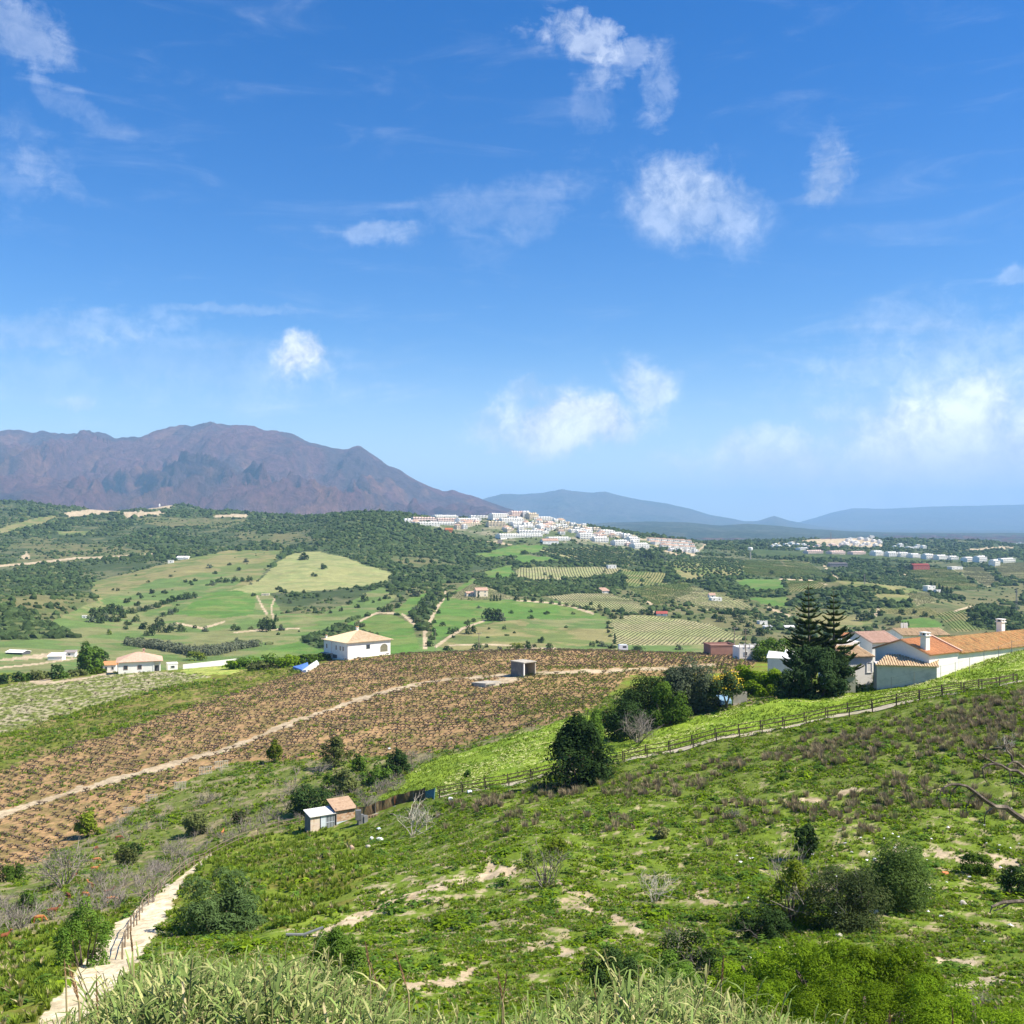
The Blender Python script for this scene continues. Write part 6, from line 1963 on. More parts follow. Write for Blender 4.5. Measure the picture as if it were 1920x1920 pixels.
def roof_slope(mb, poly, eave, m=0, spacing=0.36, r=0.12, thick=0.12):
    """tiled slope: a slab carrying half-round ribs that run from eave to ridge. poly: 3D corners; eave = indices of the two eave corners"""
    P_ = [Vector(p) for p in poly]
    a, b = P_[eave[0]], P_[eave[1]]
    e = (b - a).normalized()
    n = Vector((0, 0, 0))
    for i in range(len(P_)):
        n += P_[i].cross(P_[(i + 1) % len(P_)])
    n.normalize()
    if n.z < 0:
        n = -n
    s = n.cross(e)
    if s.z < 0:
        s = -s
    k = len(P_)
    vs = P_ + [p - n * thick for p in P_]
    fs = [tuple(range(k)), tuple(range(2 * k - 1, k - 1, -1))] + [(i, k + i, k + (i + 1) % k, (i + 1) % k) for i in range(k)]
    mb.add(vs, fs, m)
    uv = [((p - a).dot(e), (p - a).dot(s)) for p in P_]
    t0, t1 = min(u for u, _ in uv), max(u for u, _ in uv)
    t = t0 + spacing * 0.5
    while t < t1:
        ys = []
        for i in range(k):
            (u0, v0), (u1, v1) = uv[i], uv[(i + 1) % k]
            if (u0 - t) * (u1 - t) < 0:
                ys.append(v0 + (v1 - v0) * (t - u0) / (u1 - u0))
        if len(ys) >= 2 and max(ys) - min(ys) > 0.15:
            lo, hi = min(ys) - 0.06, max(ys)
            c0, c1 = a + e * t + s * lo, a + e * t + s * hi
            rr = r * random.uniform(0.9, 1.12)
            prof = [e * -rr + n * 0.003, e * -rr * 0.6 + n * rr * 0.85, e * rr * 0.6 + n * rr * 0.85, e * rr + n * 0.003]
            vv = [c0 + q for q in prof] + [c1 + q for q in prof]
            mb.add(vv, [(0, 1, 5, 4), (1, 2, 6, 5), (2, 3, 7, 6), (3, 2, 1, 0)], m)
        t += spacing


def wall_box(mb, x0, x1, y0, y1, z0, z1, m=0):
    mb.box(((x0 + x1) / 2, (y0 + y1) / 2, (z0 + z1) / 2), (x1 - x0, y1 - y0, z1 - z0), 0, m)


def window(root, face, t, z, w_, h_, frame=None, glass=None, d=0.05, fw=0.09):
    """a framed window on a wall; face = (origin, along, outward) in the root's local frame"""
    o, al, ou = [Vector(v) for v in face]
    c = o + al * t + Vector((0, 0, z + h_ / 2))
    ang = math.atan2(al.y, al.x)
    mb = MB()
    for dx, dz, sw, sh in ((0, h_ / 2, w_ + 2 * fw, fw), (0, -h_ / 2, w_ + 2 * fw, fw), (-w_ / 2, 0, fw, h_ - fw), (w_ / 2, 0, fw, h_ - fw)):
        q = c + al * dx + Vector((0, 0, dz)) + ou * d * 0.5
        mb.box(q, (sw, d * 2 + 0.04, sh), ang)
    f = mb.build("window", [frame or M_FRAME], root)
    mb = MB()
    mb.box(c + ou * 0.012, (w_ - fw, 0.03, h_ - fw), ang)
    mb.build("pane", [glass or M_GLASS], f)
    return f


def chimney(root, x, y, z0, h, w=0.8, mat=None, cap=None):
    mb = MB()
    mb.box((x, y, z0 + h / 2), (w, w, h))
    mb.box((x, y, z0 + h + 0.06), (w * 1.35, w * 1.35, 0.12))
    for dx in (-1, 1):
        for dy in (-1, 1):
            mb.box((x + dx * w * 0.42, y + dy * w * 0.42, z0 + h + 0.12 + 0.16), (w * 0.22, w * 0.22, 0.32))
    mb.box((x, y, z0 + h + 0.30), (w * 0.5, w * 0.5, 0.34), 0, 1)
    mb.box((x, y, z0 + h + 0.50), (w * 1.25, w * 1.25, 0.12), 0, 2)
    return mb.build("chimney", [mat or M_WHITE, M_SHADE, cap or mat or M_WHITE], root)


# ---- the white villa on the crest
p = hit(652, 1238, 250)
TH = rad(40)
root = empty("white_villa", (p.x, p.y, p.z - 0.4), TH)
kx = p.y / F
L_, Wd, hw = 70 * kx / math.cos(TH) * 1.04, 54 * kx / math.sin(TH) * 1.06, 33 * kx + 0.3
mb = MB()
wall_box(mb, 0, L_, 0, Wd, -1.5, hw)
wall_box(mb, -0.06, L_ + 0.02, -0.06, 0.0, 0.9, 1.05)
wall_box(mb, -0.35, 0.0, Wd * 0.66, Wd * 0.76, 0.2, hw - 0.3)
mb.build("wall", [M_WHITE], root)
oh, rh = 0.7, 3.0
A_, B_, C_, D_ = (-oh, -oh, hw), (L_ + oh, -oh, hw), (L_ + oh, Wd + oh, hw), (-oh, Wd + oh, hw)
r1_, r2_ = (L_ * 0.48, Wd * 0.48, hw + rh), (L_ * 0.54, Wd * 0.52, hw + rh)
mb = MB()
roof_slope(mb, [A_, B_, r2_, r1_], (0, 1))
roof_slope(mb, [D_, A_, r1_], (0, 1))
roof_slope(mb, [B_, C_, r2_], (0, 1))
roof_slope(mb, [C_, D_, r1_, r2_], (0, 1))
rf = mb.build("roof", [M_TILE_M], root)
mb = MB()
wall_box(mb, -0.5, L_ + 0.5, -0.5, Wd + 0.5, hw - 0.24, hw - 0.12)
mb.build("eave", [M_WHITE], root)
chimney(root, L_ * 0.50, Wd * 0.5, hw + rh - 0.2, 0.9, 0.7, cap=M_TILE_O)
chimney(root, 0.3, Wd * 0.93, hw, 0.9, 0.5, cap=M_TILE_O)
FR, FL = ((0, 0, 0), (1, 0, 0), (0, -1, 0)), ((0, 0, 0), (0, 1, 0), (-1, 0, 0))
window(root, FR, L_ * 0.47, 3.6, 1.25, 1.25, M_SHADE)
for t in (0.87, 0.47, 0.30, 0.18):
    window(root, FL, Wd * t, 3.1, 0.9, 1.5, M_WHITE)
# arched porch opening
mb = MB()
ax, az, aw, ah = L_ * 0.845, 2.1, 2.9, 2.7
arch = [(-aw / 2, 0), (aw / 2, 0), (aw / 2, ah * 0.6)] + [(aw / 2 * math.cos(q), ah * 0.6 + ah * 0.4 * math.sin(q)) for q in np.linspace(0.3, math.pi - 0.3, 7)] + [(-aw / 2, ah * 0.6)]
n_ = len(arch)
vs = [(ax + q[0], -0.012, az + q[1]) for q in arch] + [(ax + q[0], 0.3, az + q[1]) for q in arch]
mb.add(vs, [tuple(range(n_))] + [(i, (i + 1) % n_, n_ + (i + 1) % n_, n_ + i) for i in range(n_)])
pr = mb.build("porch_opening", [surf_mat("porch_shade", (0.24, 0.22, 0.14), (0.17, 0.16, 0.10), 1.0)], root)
mb = MB()
for i in range(len(arch) - 1):
    if i == 0:
        continue
    a, b = arch[i], arch[i + 1]
    mb.bar((ax + a[0], -0.03, az + a[1]), (ax + b[0], -0.03, az + b[1]), 0.12, 0.16)
mb.build("arch_trim", [M_WHITE], pr)
mb = MB()
wall_box(mb, -1.8, -0.02, Wd * 0.62, Wd * 0.95, 1.6, 1.78)
mb.build("terrace_slab", [M_CONC], root)
mb = MB()
wall_box(mb, -0.03, 0.0, Wd * 0.44, Wd * 0.62, 0.3, 1.5)
mb.build("garage_opening", [M_SHADE], root)
mb = MB()
mb.bar((L_ * 0.74, -1.0, -0.3), (L_ * 0.84, -0.1, 1.2), 0.25, 0.14)
mb.build("entrance_ramp", [M_FRAME], root)
tag(root, "white villa with a buff hipped tile roof standing on the edge of the brown vineyard", "house")

# ---- pink roofed villa at the left
p = hit(222, 1264, 250)
TH = rad(20)
root = empty("pink_roofed_villa", (p.x, p.y, p.z - 0.3), TH)
kx = p.y / F
L_, Wd, hw = 69 * kx / math.cos(TH) * 1.02, 24 * kx / math.sin(TH) * 0.95, 23.5 * kx
mb = MB()
wall_box(mb, 0, L_ * 0.84, 0, Wd, -1.5, hw)
wall_box(mb, L_ * 0.84, L_, 1.2, Wd, -1.5, hw)
wall_box(mb, L_ * 0.97, L_, 0, 0.35, -1.5, hw)
mb.build("wall", [M_WHITE], root)
A_, B_, C_, D_ = (-oh, -oh, hw), (L_ + oh, -oh, hw), (L_ + oh, Wd + oh, hw), (-oh, Wd + oh, hw)
r1_, r2_ = (L_ * 0.42, Wd * 0.5, hw + 2.6), (L_ * 0.52, Wd * 0.5, hw + 2.6)
mb = MB()
for q, e in (([A_, B_, r2_, r1_], 0), ([D_, A_, r1_], 0), ([B_, C_, r2_], 0), ([C_, D_, r1_, r2_], 0)):
    roof_slope(mb, q, (0, 1))
mb.build("roof", [M_TILE_P], root)
chimney(root, L_ * 0.60, Wd * 0.5, hw + 2.0, 1.2, 0.7, M_TILE_P)
FR, FL = ((0, 0, 0), (1, 0, 0), (0, -1, 0)), ((0, 0, 0), (0, 1, 0), (-1, 0, 0))
for t in (0.17, 0.50):
    window(root, FR, L_ * t, 1.7, 1.25, 1.3, M_BROWNRED)
for t in (0.90, 0.35, 0.18):
    window(root, FL, Wd * t, 1.6, 0.9, 1.6, M_WHITE)
mb = MB()
for xx in (L_ * 0.835, L_ * 0.985):
    mb.box((xx, 0.02, hw * 0.35), (0.34, 0.34, hw * 0.7))
for q0, q1 in zip(np.linspace(0, math.pi, 7)[:-1], np.linspace(0, math.pi, 7)[1:]):
    cx_, rr = L_ * 0.91, L_ * 0.075
    mb.bar((cx_ - rr * math.cos(q0), 0.02, hw * 0.66 + rr * 0.9 * math.sin(q0)), (cx_ - rr * math.cos(q1), 0.02, hw * 0.66 + rr * 0.9 * math.sin(q1)), 0.34, 0.26)
mb.build("porch_arch", [M_WHITE], root)
mb = MB()
wall_box(mb, L_ * 0.86, L_ * 0.97, 1.16, 1.19, 0.2, 2.6)
mb.build("door", [M_SHADE], root)
tag(root, "white villa with a pink tiled hipped roof and an arched corner porch", "house")


def simple_house(name, px, py, w_, h_, label, cat='house', roof='gable', wall=M_WHITE, tile=M_TILE_O, yaw=0.3, dep=None, ymin=380, Yd=None, roof_h=None, wins=3, floors=1, chim=False, group=None, sink=0.5, tank=False):
    """farm-size house: w_ and h_ (wall) in photo pixels of its front"""
    p = hit(px, py, ymin) if Yd is None else at(px, Yd)
    k = p.y / F
    L, H = w_ * k / max(0.3, math.cos(yaw)), h_ * k
    D = (dep or 0.7 * w_) * k
    rh = (roof_h or 0.30 * w_ * 0.6) * k
    root = empty(name, (p.x, p.y, p.z - sink * 0.2), yaw)
    mb = MB()
    wall_box(mb, -L / 2, L / 2, 0, D, -1.5 - sink, H)
    if roof == 'gable':
        for xx in (-L / 2, L / 2 - 0.2):
            vs = [(xx, 0, H), (xx, D, H), (xx, D / 2, H + rh), (xx + 0.2, 0, H), (xx + 0.2, D, H), (xx + 0.2, D / 2, H + rh)]
            mb.add(vs, [(0, 1, 2), (5, 4, 3), (0, 3, 4, 1), (1, 4, 5, 2), (2, 5, 3, 0)])
    mb.build("wall", [wall], root)
    o = 0.35
    mb = MB()
    sp = max(0.3, 0.9 * k)
    if roof == 'gable':
        roof_slope(mb, [(-L / 2 - o, -o, H), (L / 2 + o, -o, H), (L / 2 + o, D / 2, H + rh + .12), (-L / 2 - o, D / 2, H + rh + .12)], (0, 1), 0, sp, sp * 0.34)
        roof_slope(mb, [(L / 2 + o, D + o, H), (-L / 2 - o, D + o, H), (-L / 2 - o, D / 2, H + rh + .12), (L / 2 + o, D / 2, H + rh + .12)], (0, 1), 0, sp, sp * 0.34)
    elif roof == 'hip':
        q = [(-L / 2 - o, -o, H), (L / 2 + o, -o, H), (L / 2 + o, D + o, H), (-L / 2 - o, D + o, H)]
        a, b = (-L / 2 + D * 0.4, D / 2, H + rh), (L / 2 - D * 0.4, D / 2, H + rh)
        if L < D * 0.85:
            a, b = (0, D / 2, H + rh), (0.01, D / 2, H + rh)
        roof_slope(mb, [q[0], q[1], b, a], (0, 1), 0, sp, sp * 0.34)
        roof_slope(mb, [q[1], q[2], b], (0, 1), 0, sp, sp * 0.34)
        roof_slope(mb, [q[2], q[3], a, b], (0, 1), 0, sp, sp * 0.34)
        roof_slope(mb, [q[3], q[0], a], (0, 1), 0, sp, sp * 0.34)
    elif roof == 'shed':
        roof_slope(mb, [(-L / 2 - o, -o, H), (L / 2 + o, -o, H), (L / 2 + o, D + o, H + rh), (-L / 2 - o, D + o, H + rh)], (0, 1), 0, sp, sp * 0.3)
    else:
        wall_box(mb, -L / 2 - 0.1, L / 2 + 0.1, -0.1, 0.15, H, H + 0.5)
        wall_box(mb, -L / 2 - 0.1, L / 2 + 0.1, D - 0.15, D + 0.1, H, H + 0.5)
        wall_box(mb, -L / 2 - 0.1, -L / 2 + 0.15, 0.15, D - 0.15, H, H + 0.5)
        wall_box(mb, L / 2 - 0.15, L / 2 + 0.1, 0.15, D - 0.15, H, H + 0.5)
    mb.build("roof" if roof != 'flat' else "parapet", [tile if roof != 'flat' else wall], root)
    fh = H / floors
    for f in range(floors):
        for i in range(wins):
            window(root, ((-L / 2, 0, 0), (1, 0, 0), (0, -1, 0)), L * (i + 0.5) / wins, f * fh + fh * 0.35, min(1.3, L / wins * 0.4), min(1.5, fh * 0.42), M_WFRAME)
    if chim:
        chimney(root, L * 0.2, D * 0.5, H + rh * 0.8, 1.4, 0.8)
    return tag(root, label, cat, group)


# houses near the crest and in the valley
simple_house("farmhouse", 205, 1230, 22, 14, "white cottage wing with an orange roof behind the pink roofed villa", tile=M_TILE_O, yaw=0.25, Yd=405.0, roof_h=6, wins=2, dep=16)
simple_house("farmhouse", 230, 1228, 22, 17, "taller white cottage with an orange red roof behind the pink roofed villa", tile=M_TILE_O, yaw=0.25, Yd=410.0, roof_h=7, wins=2, dep=16, chim=True)
simple_house("shed", 324, 1256, 16, 11, "small white flat shed at the left end of the long white wall", cat='shed', roof='flat', yaw=0.5, Yd=360.0, wins=1, dep=14)
simple_house("barn", 103, 1238, 26, 8, "long low white barn on the dirt yard at the far left", cat='barn', roof='shed', tile=M_WHITE2, yaw=0.1, ymin=400, roof_h=4, wins=0, dep=20)
simple_house("greenhouse", 26, 1227, 34, 4, "low grey white canopy roof on the dirt yard at the far left", cat='shed', roof='gable', wall=M_SHADE, tile=M_WHITE2, yaw=-0.2, ymin=400, roof_h=3, wins=0, dep=24)
simple_house("cottage", 130, 1231, 20, 8, "small white cottage with a dark roof left of the big round tree", cat='house', roof='shed', tile=M_GREYROOF, yaw=0.1, ymin=400, roof_h=3, wins=1, dep=14)
simple_house("farmhouse", 790, 1228, 34, 5, "low house with a pinkish gable roof and white chimney behind the crest", roof='hip', tile=M_TILE_P, yaw=0.2, Yd=372.0, roof_h=11, wins=0, dep=36, chim=True)
simple_house("villa", 904, 1119, 22, 12, "tan stone farmhouse with a tower and tile roofs among cypresses", cat='house', wall=M_CREAM, tile=M_TILE_P, yaw=0.35, roof_h=5, wins=2, floors=2)
simple_house("villa", 884, 1118, 18, 6, "low tan wing beside the stone farmhouse", cat='house', wall=M_CREAM, tile=M_TILE_P, yaw=0.35, roof_h=3, wins=2)
simple_house("villa", 1132, 1112, 24, 4, "small house with a red tile roof half hidden in the dark bushes", cat='house', tile=M_TILE_P, yaw=0.2, roof_h=6, roof='hip', wins=3)
simple_house("farmhouse", 1241, 1155, 20, 4.5, "white shed with a bright red roof above the right pale vineyard", tile=M_RED, yaw=-0.1, roof_h=4, wins=1, cat='shed')
simple_house("farmhouse", 1148, 1066, 16, 6, "white flat roofed house at the top corner of the pale vineyard", roof='flat', yaw=0.2, wins=2)
simple_house("farmhouse", 1344, 1127, 20, 6, "white flat house among trees on the slope left of the tall conifers", roof='flat', yaw=0.2, wins=2)
simple_house("farmhouse", 1336, 1121, 12, 5, "red roofed cottage beside the white flat house on the slope", tile=M_TILE_P, yaw=0.2, wins=1, roof_h=4)
simple_house("farmhouse", 1432, 1171, 16, 6, "white house half hidden by dark trees left of the tall conifers", roof='flat', yaw=0.3, wins=1)
simple_house("farmhouse", 1443, 1180, 16, 5, "white shed below the white house half hidden by dark trees", roof='shed', tile=M_WHITE2, yaw=0.3, wins=1, roof_h=2, cat='shed')
simple_house("greenhouse", 1481, 1180, 18, 4, "pale green roofed greenhouse just left of the tall conifers", roof='gable', wall=M_GLASS, tile=M_WHITE2, yaw=0.1, wins=0, roof_h=3, cat='greenhouse')
simple_house("villa", 1747, 1109, 18, 10, "white two storey villa beside the dark cypress row at right", roof='flat', yaw=0.4, wins=2, floors=2)
simple_house("villa", 1760, 1111, 10, 5, "low white annex of the two storey villa by the cypress row", roof='flat', yaw=0.4, wins=1)
simple_house("barn", 1573, 1063, 34, 6, "long grey building with many windows on the far slope", cat='building', roof='shed', wall=M_GREYROOF, tile=M_GREYROOF, yaw=0.05, wins=7, roof_h=2, dep=14)
simple_house("villa", 1728, 1068, 32, 8, "red walled long building on the far slope", cat='building', roof='gable', wall=M_RED, tile=M_RED, yaw=0.15, wins=6, roof_h=3, dep=16)
simple_house("villa", 1795, 1068, 22, 5, "low pale house right of the red walled building", cat='house', roof='flat', yaw=0.2, wins=3)
simple_house("farmhouse", 497, 1117, 14, 3, "ruined pale farmhouse where the tracks cross the left pastures", roof='flat', wall=M_CREAM, yaw=0.1, wins=1)
simple_house("farmhouse", 320, 1056, 10, 5, "small white house by the trees above the left pastures", roof='flat', yaw=0.2, wins=1)
simple_house("shed", 342, 1049, 22, 4, "long low white shed above the left pastures", roof='shed', tile=M_WHITE2, yaw=0.1, wins=0, roof_h=2, cat='shed')
simple_house("shed", 158, 1159, 8, 4, "tiny white hut at the left foot of the dark copse", roof='flat', yaw=0.2, wins=1, cat='hut')
simple_house("villa", 842, 998, 14, 5, "orange house among trees below the white apartment ridge", wall=M_ORANGE, tile=M_ORANGE, yaw=0.2, wins=2, roof_h=3, ymin=1500)
simple_house("villa", 1033, 1021, 30, 7, "white villa with a red tile roof below the long white terraces", tile=M_TILE_P, yaw=0.3, wins=4, roof_h=4, ymin=1400, dep=18)
simple_house("hut", 938, 1019, 8, 6, "small grey blue block on the slope below the town", wall=M_GREYROOF, roof='flat', yaw=0.2, wins=1, ymin=1400, cat='hut')

# ---- houses just behind the crest at right
simple_house("annex", 1356, 1233, 48, 18, "low building with a red-brown wall behind the vineyard", cat='building', wall=M_BROWNRED, roof='flat', yaw=0.15, Yd=316.0, wins=0, dep=40)
p = at(1352, 318.0)
mb = MB()
R_ = 3.0
vs, fs = [], []
for i in range(5):
    f = i / 4 * math.pi / 2
    for j in range(12):
        a = j / 12 * 2 * math.pi
        vs.append((R_ * math.cos(f) * math.cos(a), R_ * 0.7 * math.cos(f) * math.sin(a), 1.1 * math.sin(f)))
for i in range(4):
    for j in range(12):
        fs.append((i * 12 + j, i * 12 + (j + 1) % 12, (i + 1) * 12 + (j + 1) % 12, (i + 1) * 12 + j))
mb.add(vs, fs)
zz = -(1215 - CY) / F * 321.0
o = mb.build("canopy", [M_PLASTIC], None, (p.x, 321.0, zz))
tag(o, "white rounded canopy showing above the red-brown wall", "canopy")
# house with roof terrace
p = at(1406, 300.0)
root = empty("terrace_house", (p.x, p.y, p.z), 0.12)
k = 300.0 / F
zt = -(1214 - CY) * k - p.z
mb = MB()
wall_box(mb, -20 * k, 20 * k, 0, 6, -1.5, zt)
mb.build("wall", [M_WHITE], root)
mb = MB()
wall_box(mb, -20 * k, 20 * k, -0.02, 0.14, zt + 0.85, zt + 0.97)
for i in range(5):
    mb.box((-20 * k + 40 * k * i / 4, 0.06, zt + 0.55), (0.36, 0.36, 1.1))
mb.build("balustrade", [M_WHITE], root)
mb = MB()
for i in range(20):
    mb.box((-19 * k + 38 * k * i / 19, 0.06, zt + 0.42), (0.10, 0.10, 0.84))
tag(mb.build("balusters", [M_BROWNRED], root), kind='stuff')
for t in (0.3, 0.7):
    window(root, ((-20 * k, 0, 0), (1, 0, 0), (0, -1, 0)), 40 * k * t, zt * 0.35, 0.9, 1.1, M_WFRAME)
tag(root, "white house with a balustraded roof terrace left of the tall conifers", "house")
for (px, Yd, y0, w_, wd, lb, nm) in [(1462, 200.0, 1222, 44, 5.0, "white tent-roofed shed between the garden trees", "shed"), (1484, 206.0, 1219, 24, 5.0, "smaller white shed roof next to the tall conifer", "shed")]:
    p = at(px, Yd)
    k = Yd / F
    root = empty(nm, tuple(p), -0.25)
    zt = -(y0 + 12 - CY) * k - p.z
    w2 = w_ * k / 2
    mb = MB()
    wall_box(mb, -w2, w2, 0, wd, -1, zt)
    mb.build("wall", [M_WHITE], root)
    mb = MB()
    vs = [(-w2 - .2, -.2, zt), (w2 + .2, -.2, zt), (w2 + .2, wd + .2, zt), (-w2 - .2, wd + .2, zt), (-w2 * 0.9, wd * 0.5, zt + 1.1), (w2 * 0.2, wd * 0.5, zt + 0.9)]
    mb.add(vs, [(0, 1, 5, 4), (1, 2, 5), (2, 3, 4, 5), (3, 0, 4), (3, 2, 1, 0)])
    mb.build("roof", [M_PLASTIC], root)
    mb = MB()
    wall_box(mb, -w2 * 0.2, w2 * 0.2, -0.03, 0, 0.1, 2.0)
    mb.build("door", [M_WFRAME], root)
    tag(root, lb, "shed")

# ---- the farm at the right: long tiled ranges
TH = rad(33)
Y0 = 158.0
k = Y0 / F
pc = Vector(((1641 - CX) * k, Y0, 0))
root = empty("farmhouse", (pc.x, pc.y, 0), TH)


def zrow(py, Yd):
    return -(py - CY) / F * Yd


gw = 71 * k / math.sin(TH) * 0.55       # half of the gable's apparent width is foreshortened
z_e, z_r, z_b = zrow(1211, 160), zrow(1191, 161), zrow(1285, 158)
GWID = 9.4
mb = MB()
wall_box(mb, 0, 7.2, -GWID, 0, z_b - 1, z_e)
vs = [(0, 0, z_e), (0, -GWID, z_e), (0, -GWID / 2, z_r), (0.3, 0, z_e), (0.3, -GWID, z_e), (0.3, -GWID / 2, z_r)]
mb.add(vs, [(0, 2, 1), (3, 4, 5), (0, 3, 5, 2), (1, 2, 5, 4), (0, 1, 4, 3)])
mb.build("wall", [M_WHITE], root)
mb = MB()
roof_slope(mb, [(-0.25, -GWID - 0.4, z_e - 0.15), (7.3, -GWID - 0.4, z_e - 0.15), (7.3, -GWID / 2, z_r + .12), (-0.25, -GWID / 2, z_r + .12)], (0, 1))
roof_slope(mb, [(7.3, 0.4, z_e - 0.15), (-0.25, 0.4, z_e - 0.15), (-0.25, -GWID / 2, z_r + .12), (7.3, -GWID / 2, z_r + .12)], (0, 1))
mb.build("roof", [M_TILE_O], root)
chimney(root, 0.9, -GWID * 0.86, z_e - 1.2, zrow(1184, 156) - z_e + 1.0, 0.95)
tag(root, "gabled white farmhouse with a bright orange tile roof and a tall white chimney", "house")

root = empty("long_barn", (pc.x, pc.y, 0), TH)
mb = MB()
LB = 27.0
ze2, zr2 = z_e - 0.25, z_r - 0.35
wall_box(mb, 7.25, 7.25 + LB, -GWID, -0.4, z_b - 1, ze2)
xx = 7.25
vs = [(xx, -0.4, ze2), (xx, -GWID, ze2), (xx, -GWID / 2, zr2), (xx + 0.3, -0.4, ze2), (xx + 0.3, -GWID, ze2), (xx + 0.3, -GWID / 2, zr2)]
mb.add(vs, [(0, 2, 1), (3, 4, 5), (0, 3, 5, 2), (1, 2, 5, 4), (0, 1, 4, 3)])
mb.build("wall", [M_WHITE], root)
mb = MB()
roof_slope(mb, [(7.35, -GWID - 0.45, ze2 - 0.15), (7.25 + LB + .3, -GWID - 0.45, ze2 - 0.15), (7.25 + LB + .3, -GWID / 2, zr2 + .12), (7.35, -GWID / 2, zr2 + .12)], (0, 1))
roof_slope(mb, [(7.25 + LB + .3, 0.3, ze2 - 0.15), (7.35, 0.3, ze2 - 0.15), (7.35, -GWID / 2, zr2 + .12), (7.25 + LB + .3, -GWID / 2, zr2 + .12)], (0, 1))
mb.build("roof", [M_TILE_L], root)
mb = MB()
mb.bar((7.30, -GWID - 0.5, z_e - 0.02), (7.30, -GWID / 2, z_r + 0.28), 0.34, 0.22)
mb.build("gable_edge", [M_TILE_P], root)
chimney(root, 27.0, -GWID * 0.42, zr2 - 0.4, 2.0, 0.95)
tag(root, "long white barn with a mottled orange lichen covered tile roof", "barn")

# lean-to in front
p = at(1700, 150.0)
root = empty("lean_to", (p.x, p.y, 0), rad(-13))
k = 150.0 / F
zl, zh, zbb = zrow(1248, 150), zrow(1228, 154), zrow(1290, 150)
w2 = 53 * k
mb = MB()
wall_box(mb, -w2, w2, 0, 4.2, zbb - 1, zl)
M_GREYWALL = surf_mat('stained_wall', (0.66, 0.60, 0.56), (0.56, 0.51, 0.48), 1.0, 0.9, stain=(0.36, 0.34, 0.32), stain_scale=0.8, stain_amt=0.6)
vs = [(w2, 0, zl), (w2, 4.2, zl), (w2 * 1.02, 4.2, zh), (w2 - .3, 0, zl), (w2 - .3, 4.2, zl), (w2 - .3, 4.2, zh)]
mb.add(vs, [(0, 1, 2), (5, 4, 3), (0, 3, 4, 1), (1, 4, 5, 2), (2, 5, 3, 0)])
mb.build("wall", [M_GREYWALL], root)
mb = MB()
roof_slope(mb, [(-w2 - .3, -.35, zl), (w2 + .2, -.35, zl), (w2 + 0.9, 4.4, zh), (-w2 + 2.0, 4.4, zh)], (0, 1))
mb.build("roof", [M_TILE_B], root)
tag(root, "low lean-to with a buff tile roof in front of the gabled farmhouse", "building")
# left wing and back range
p = at(1612, 163.0)
root = empty("left_wing", (p.x, p.y, 0), rad(12))
k = 163.0 / F
zl, zh, zbb = zrow(1231, 163), zrow(1213, 166), zrow(1285, 163)
w2 = 27 * k
mb = MB()
wall_box(mb, -w2, w2, 0, 5, zbb - 1, zl)
wall_box(mb, -w2, w2 * 1.3, 5, 9, zbb - 1, zh + 0.6)
mb.build("wall", [M_WHITE], root)
mb = MB()
roof_slope(mb, [(-w2 - .3, -.4, zl), (w2 + .3, -.4, zl), (w2 + .3, 5, zh), (-w2 - .3, 5, zh)], (0, 1))
mb.build("roof", [M_TILE_B], root)
window(root, ((-w2, 0, 0), (1, 0, 0), (0, -1, 0)), w2 * 1.72, zl - 2.6, 0.9, 1.6, M_WFRAME, M_WHITE2)
tag(root, "grey shaded farm wing with a low tile roof beside the tall conifers", "building")
for (px, Yd, y_e, y_r, w_, dep, yaw, tl, lb) in [
    (1615, 178.0, 1207, 1188, 42, 8, 0.2, M_TILE_O, "orange roofed back range just right of the tall conifers"),
    (1662, 174.0, 1203, 1185, 62, 9, 0.3, M_TILE_P, "pale tile roofed range behind the gabled farmhouse"),
    (1735, 186.0, 1190, 1179, 86, 8, 0.06, M_TILE_B, "rear range with a weathered roof showing over the farm ridge")]:
    p = at(px, Yd)
    k = Yd / F
    root = empty("back_range", (p.x, p.y, 0), yaw)
    w2 = w_ * k / 2
    ze, zr = zrow(y_e, Yd), zrow(y_r, Yd + dep / 2)
    mb = MB()
    wall_box(mb, -w2, w2, 0, dep, zrow(1275, Yd), ze)
    for xx in (-w2, w2 - .25):
        vs = [(xx, 0, ze), (xx, dep, ze), (xx, dep / 2, zr), (xx + .25, 0, ze), (xx + .25, dep, ze), (xx + .25, dep / 2, zr)]
        mb.add(vs, [(0, 1, 2), (5, 4, 3), (0, 3, 4, 1), (1, 4, 5, 2), (2, 5, 3, 0)])
    mb.build("wall", [M_WHITE], root)
    mb = MB()
    roof_slope(mb, [(-w2 - .3, -.4, ze - .1), (w2 + .3, -.4, ze - .1), (w2 + .3, dep / 2, zr + .12), (-w2 - .3, dep / 2, zr + .12)], (0, 1))
    roof_slope(mb, [(w2 + .3, dep + .4, ze - .1), (-w2 - .3, dep + .4, ze - .1), (-w2 - .3, dep / 2, zr + .12), (w2 + .3, dep / 2, zr + .12)], (0, 1))
    mb.build("roof", [tl], root)
    if px > 1700:
        for xx in (-w2 * 0.62, -w2 * 0.5, -w2 * 0.4):
            mb = MB()
            mb.box((xx, dep / 2, zr + 0.6), (0.3, 0.3, 1.0))
            mb.build("chimney_pot", [M_WHITE], root)
    tag(root, lb, "building")
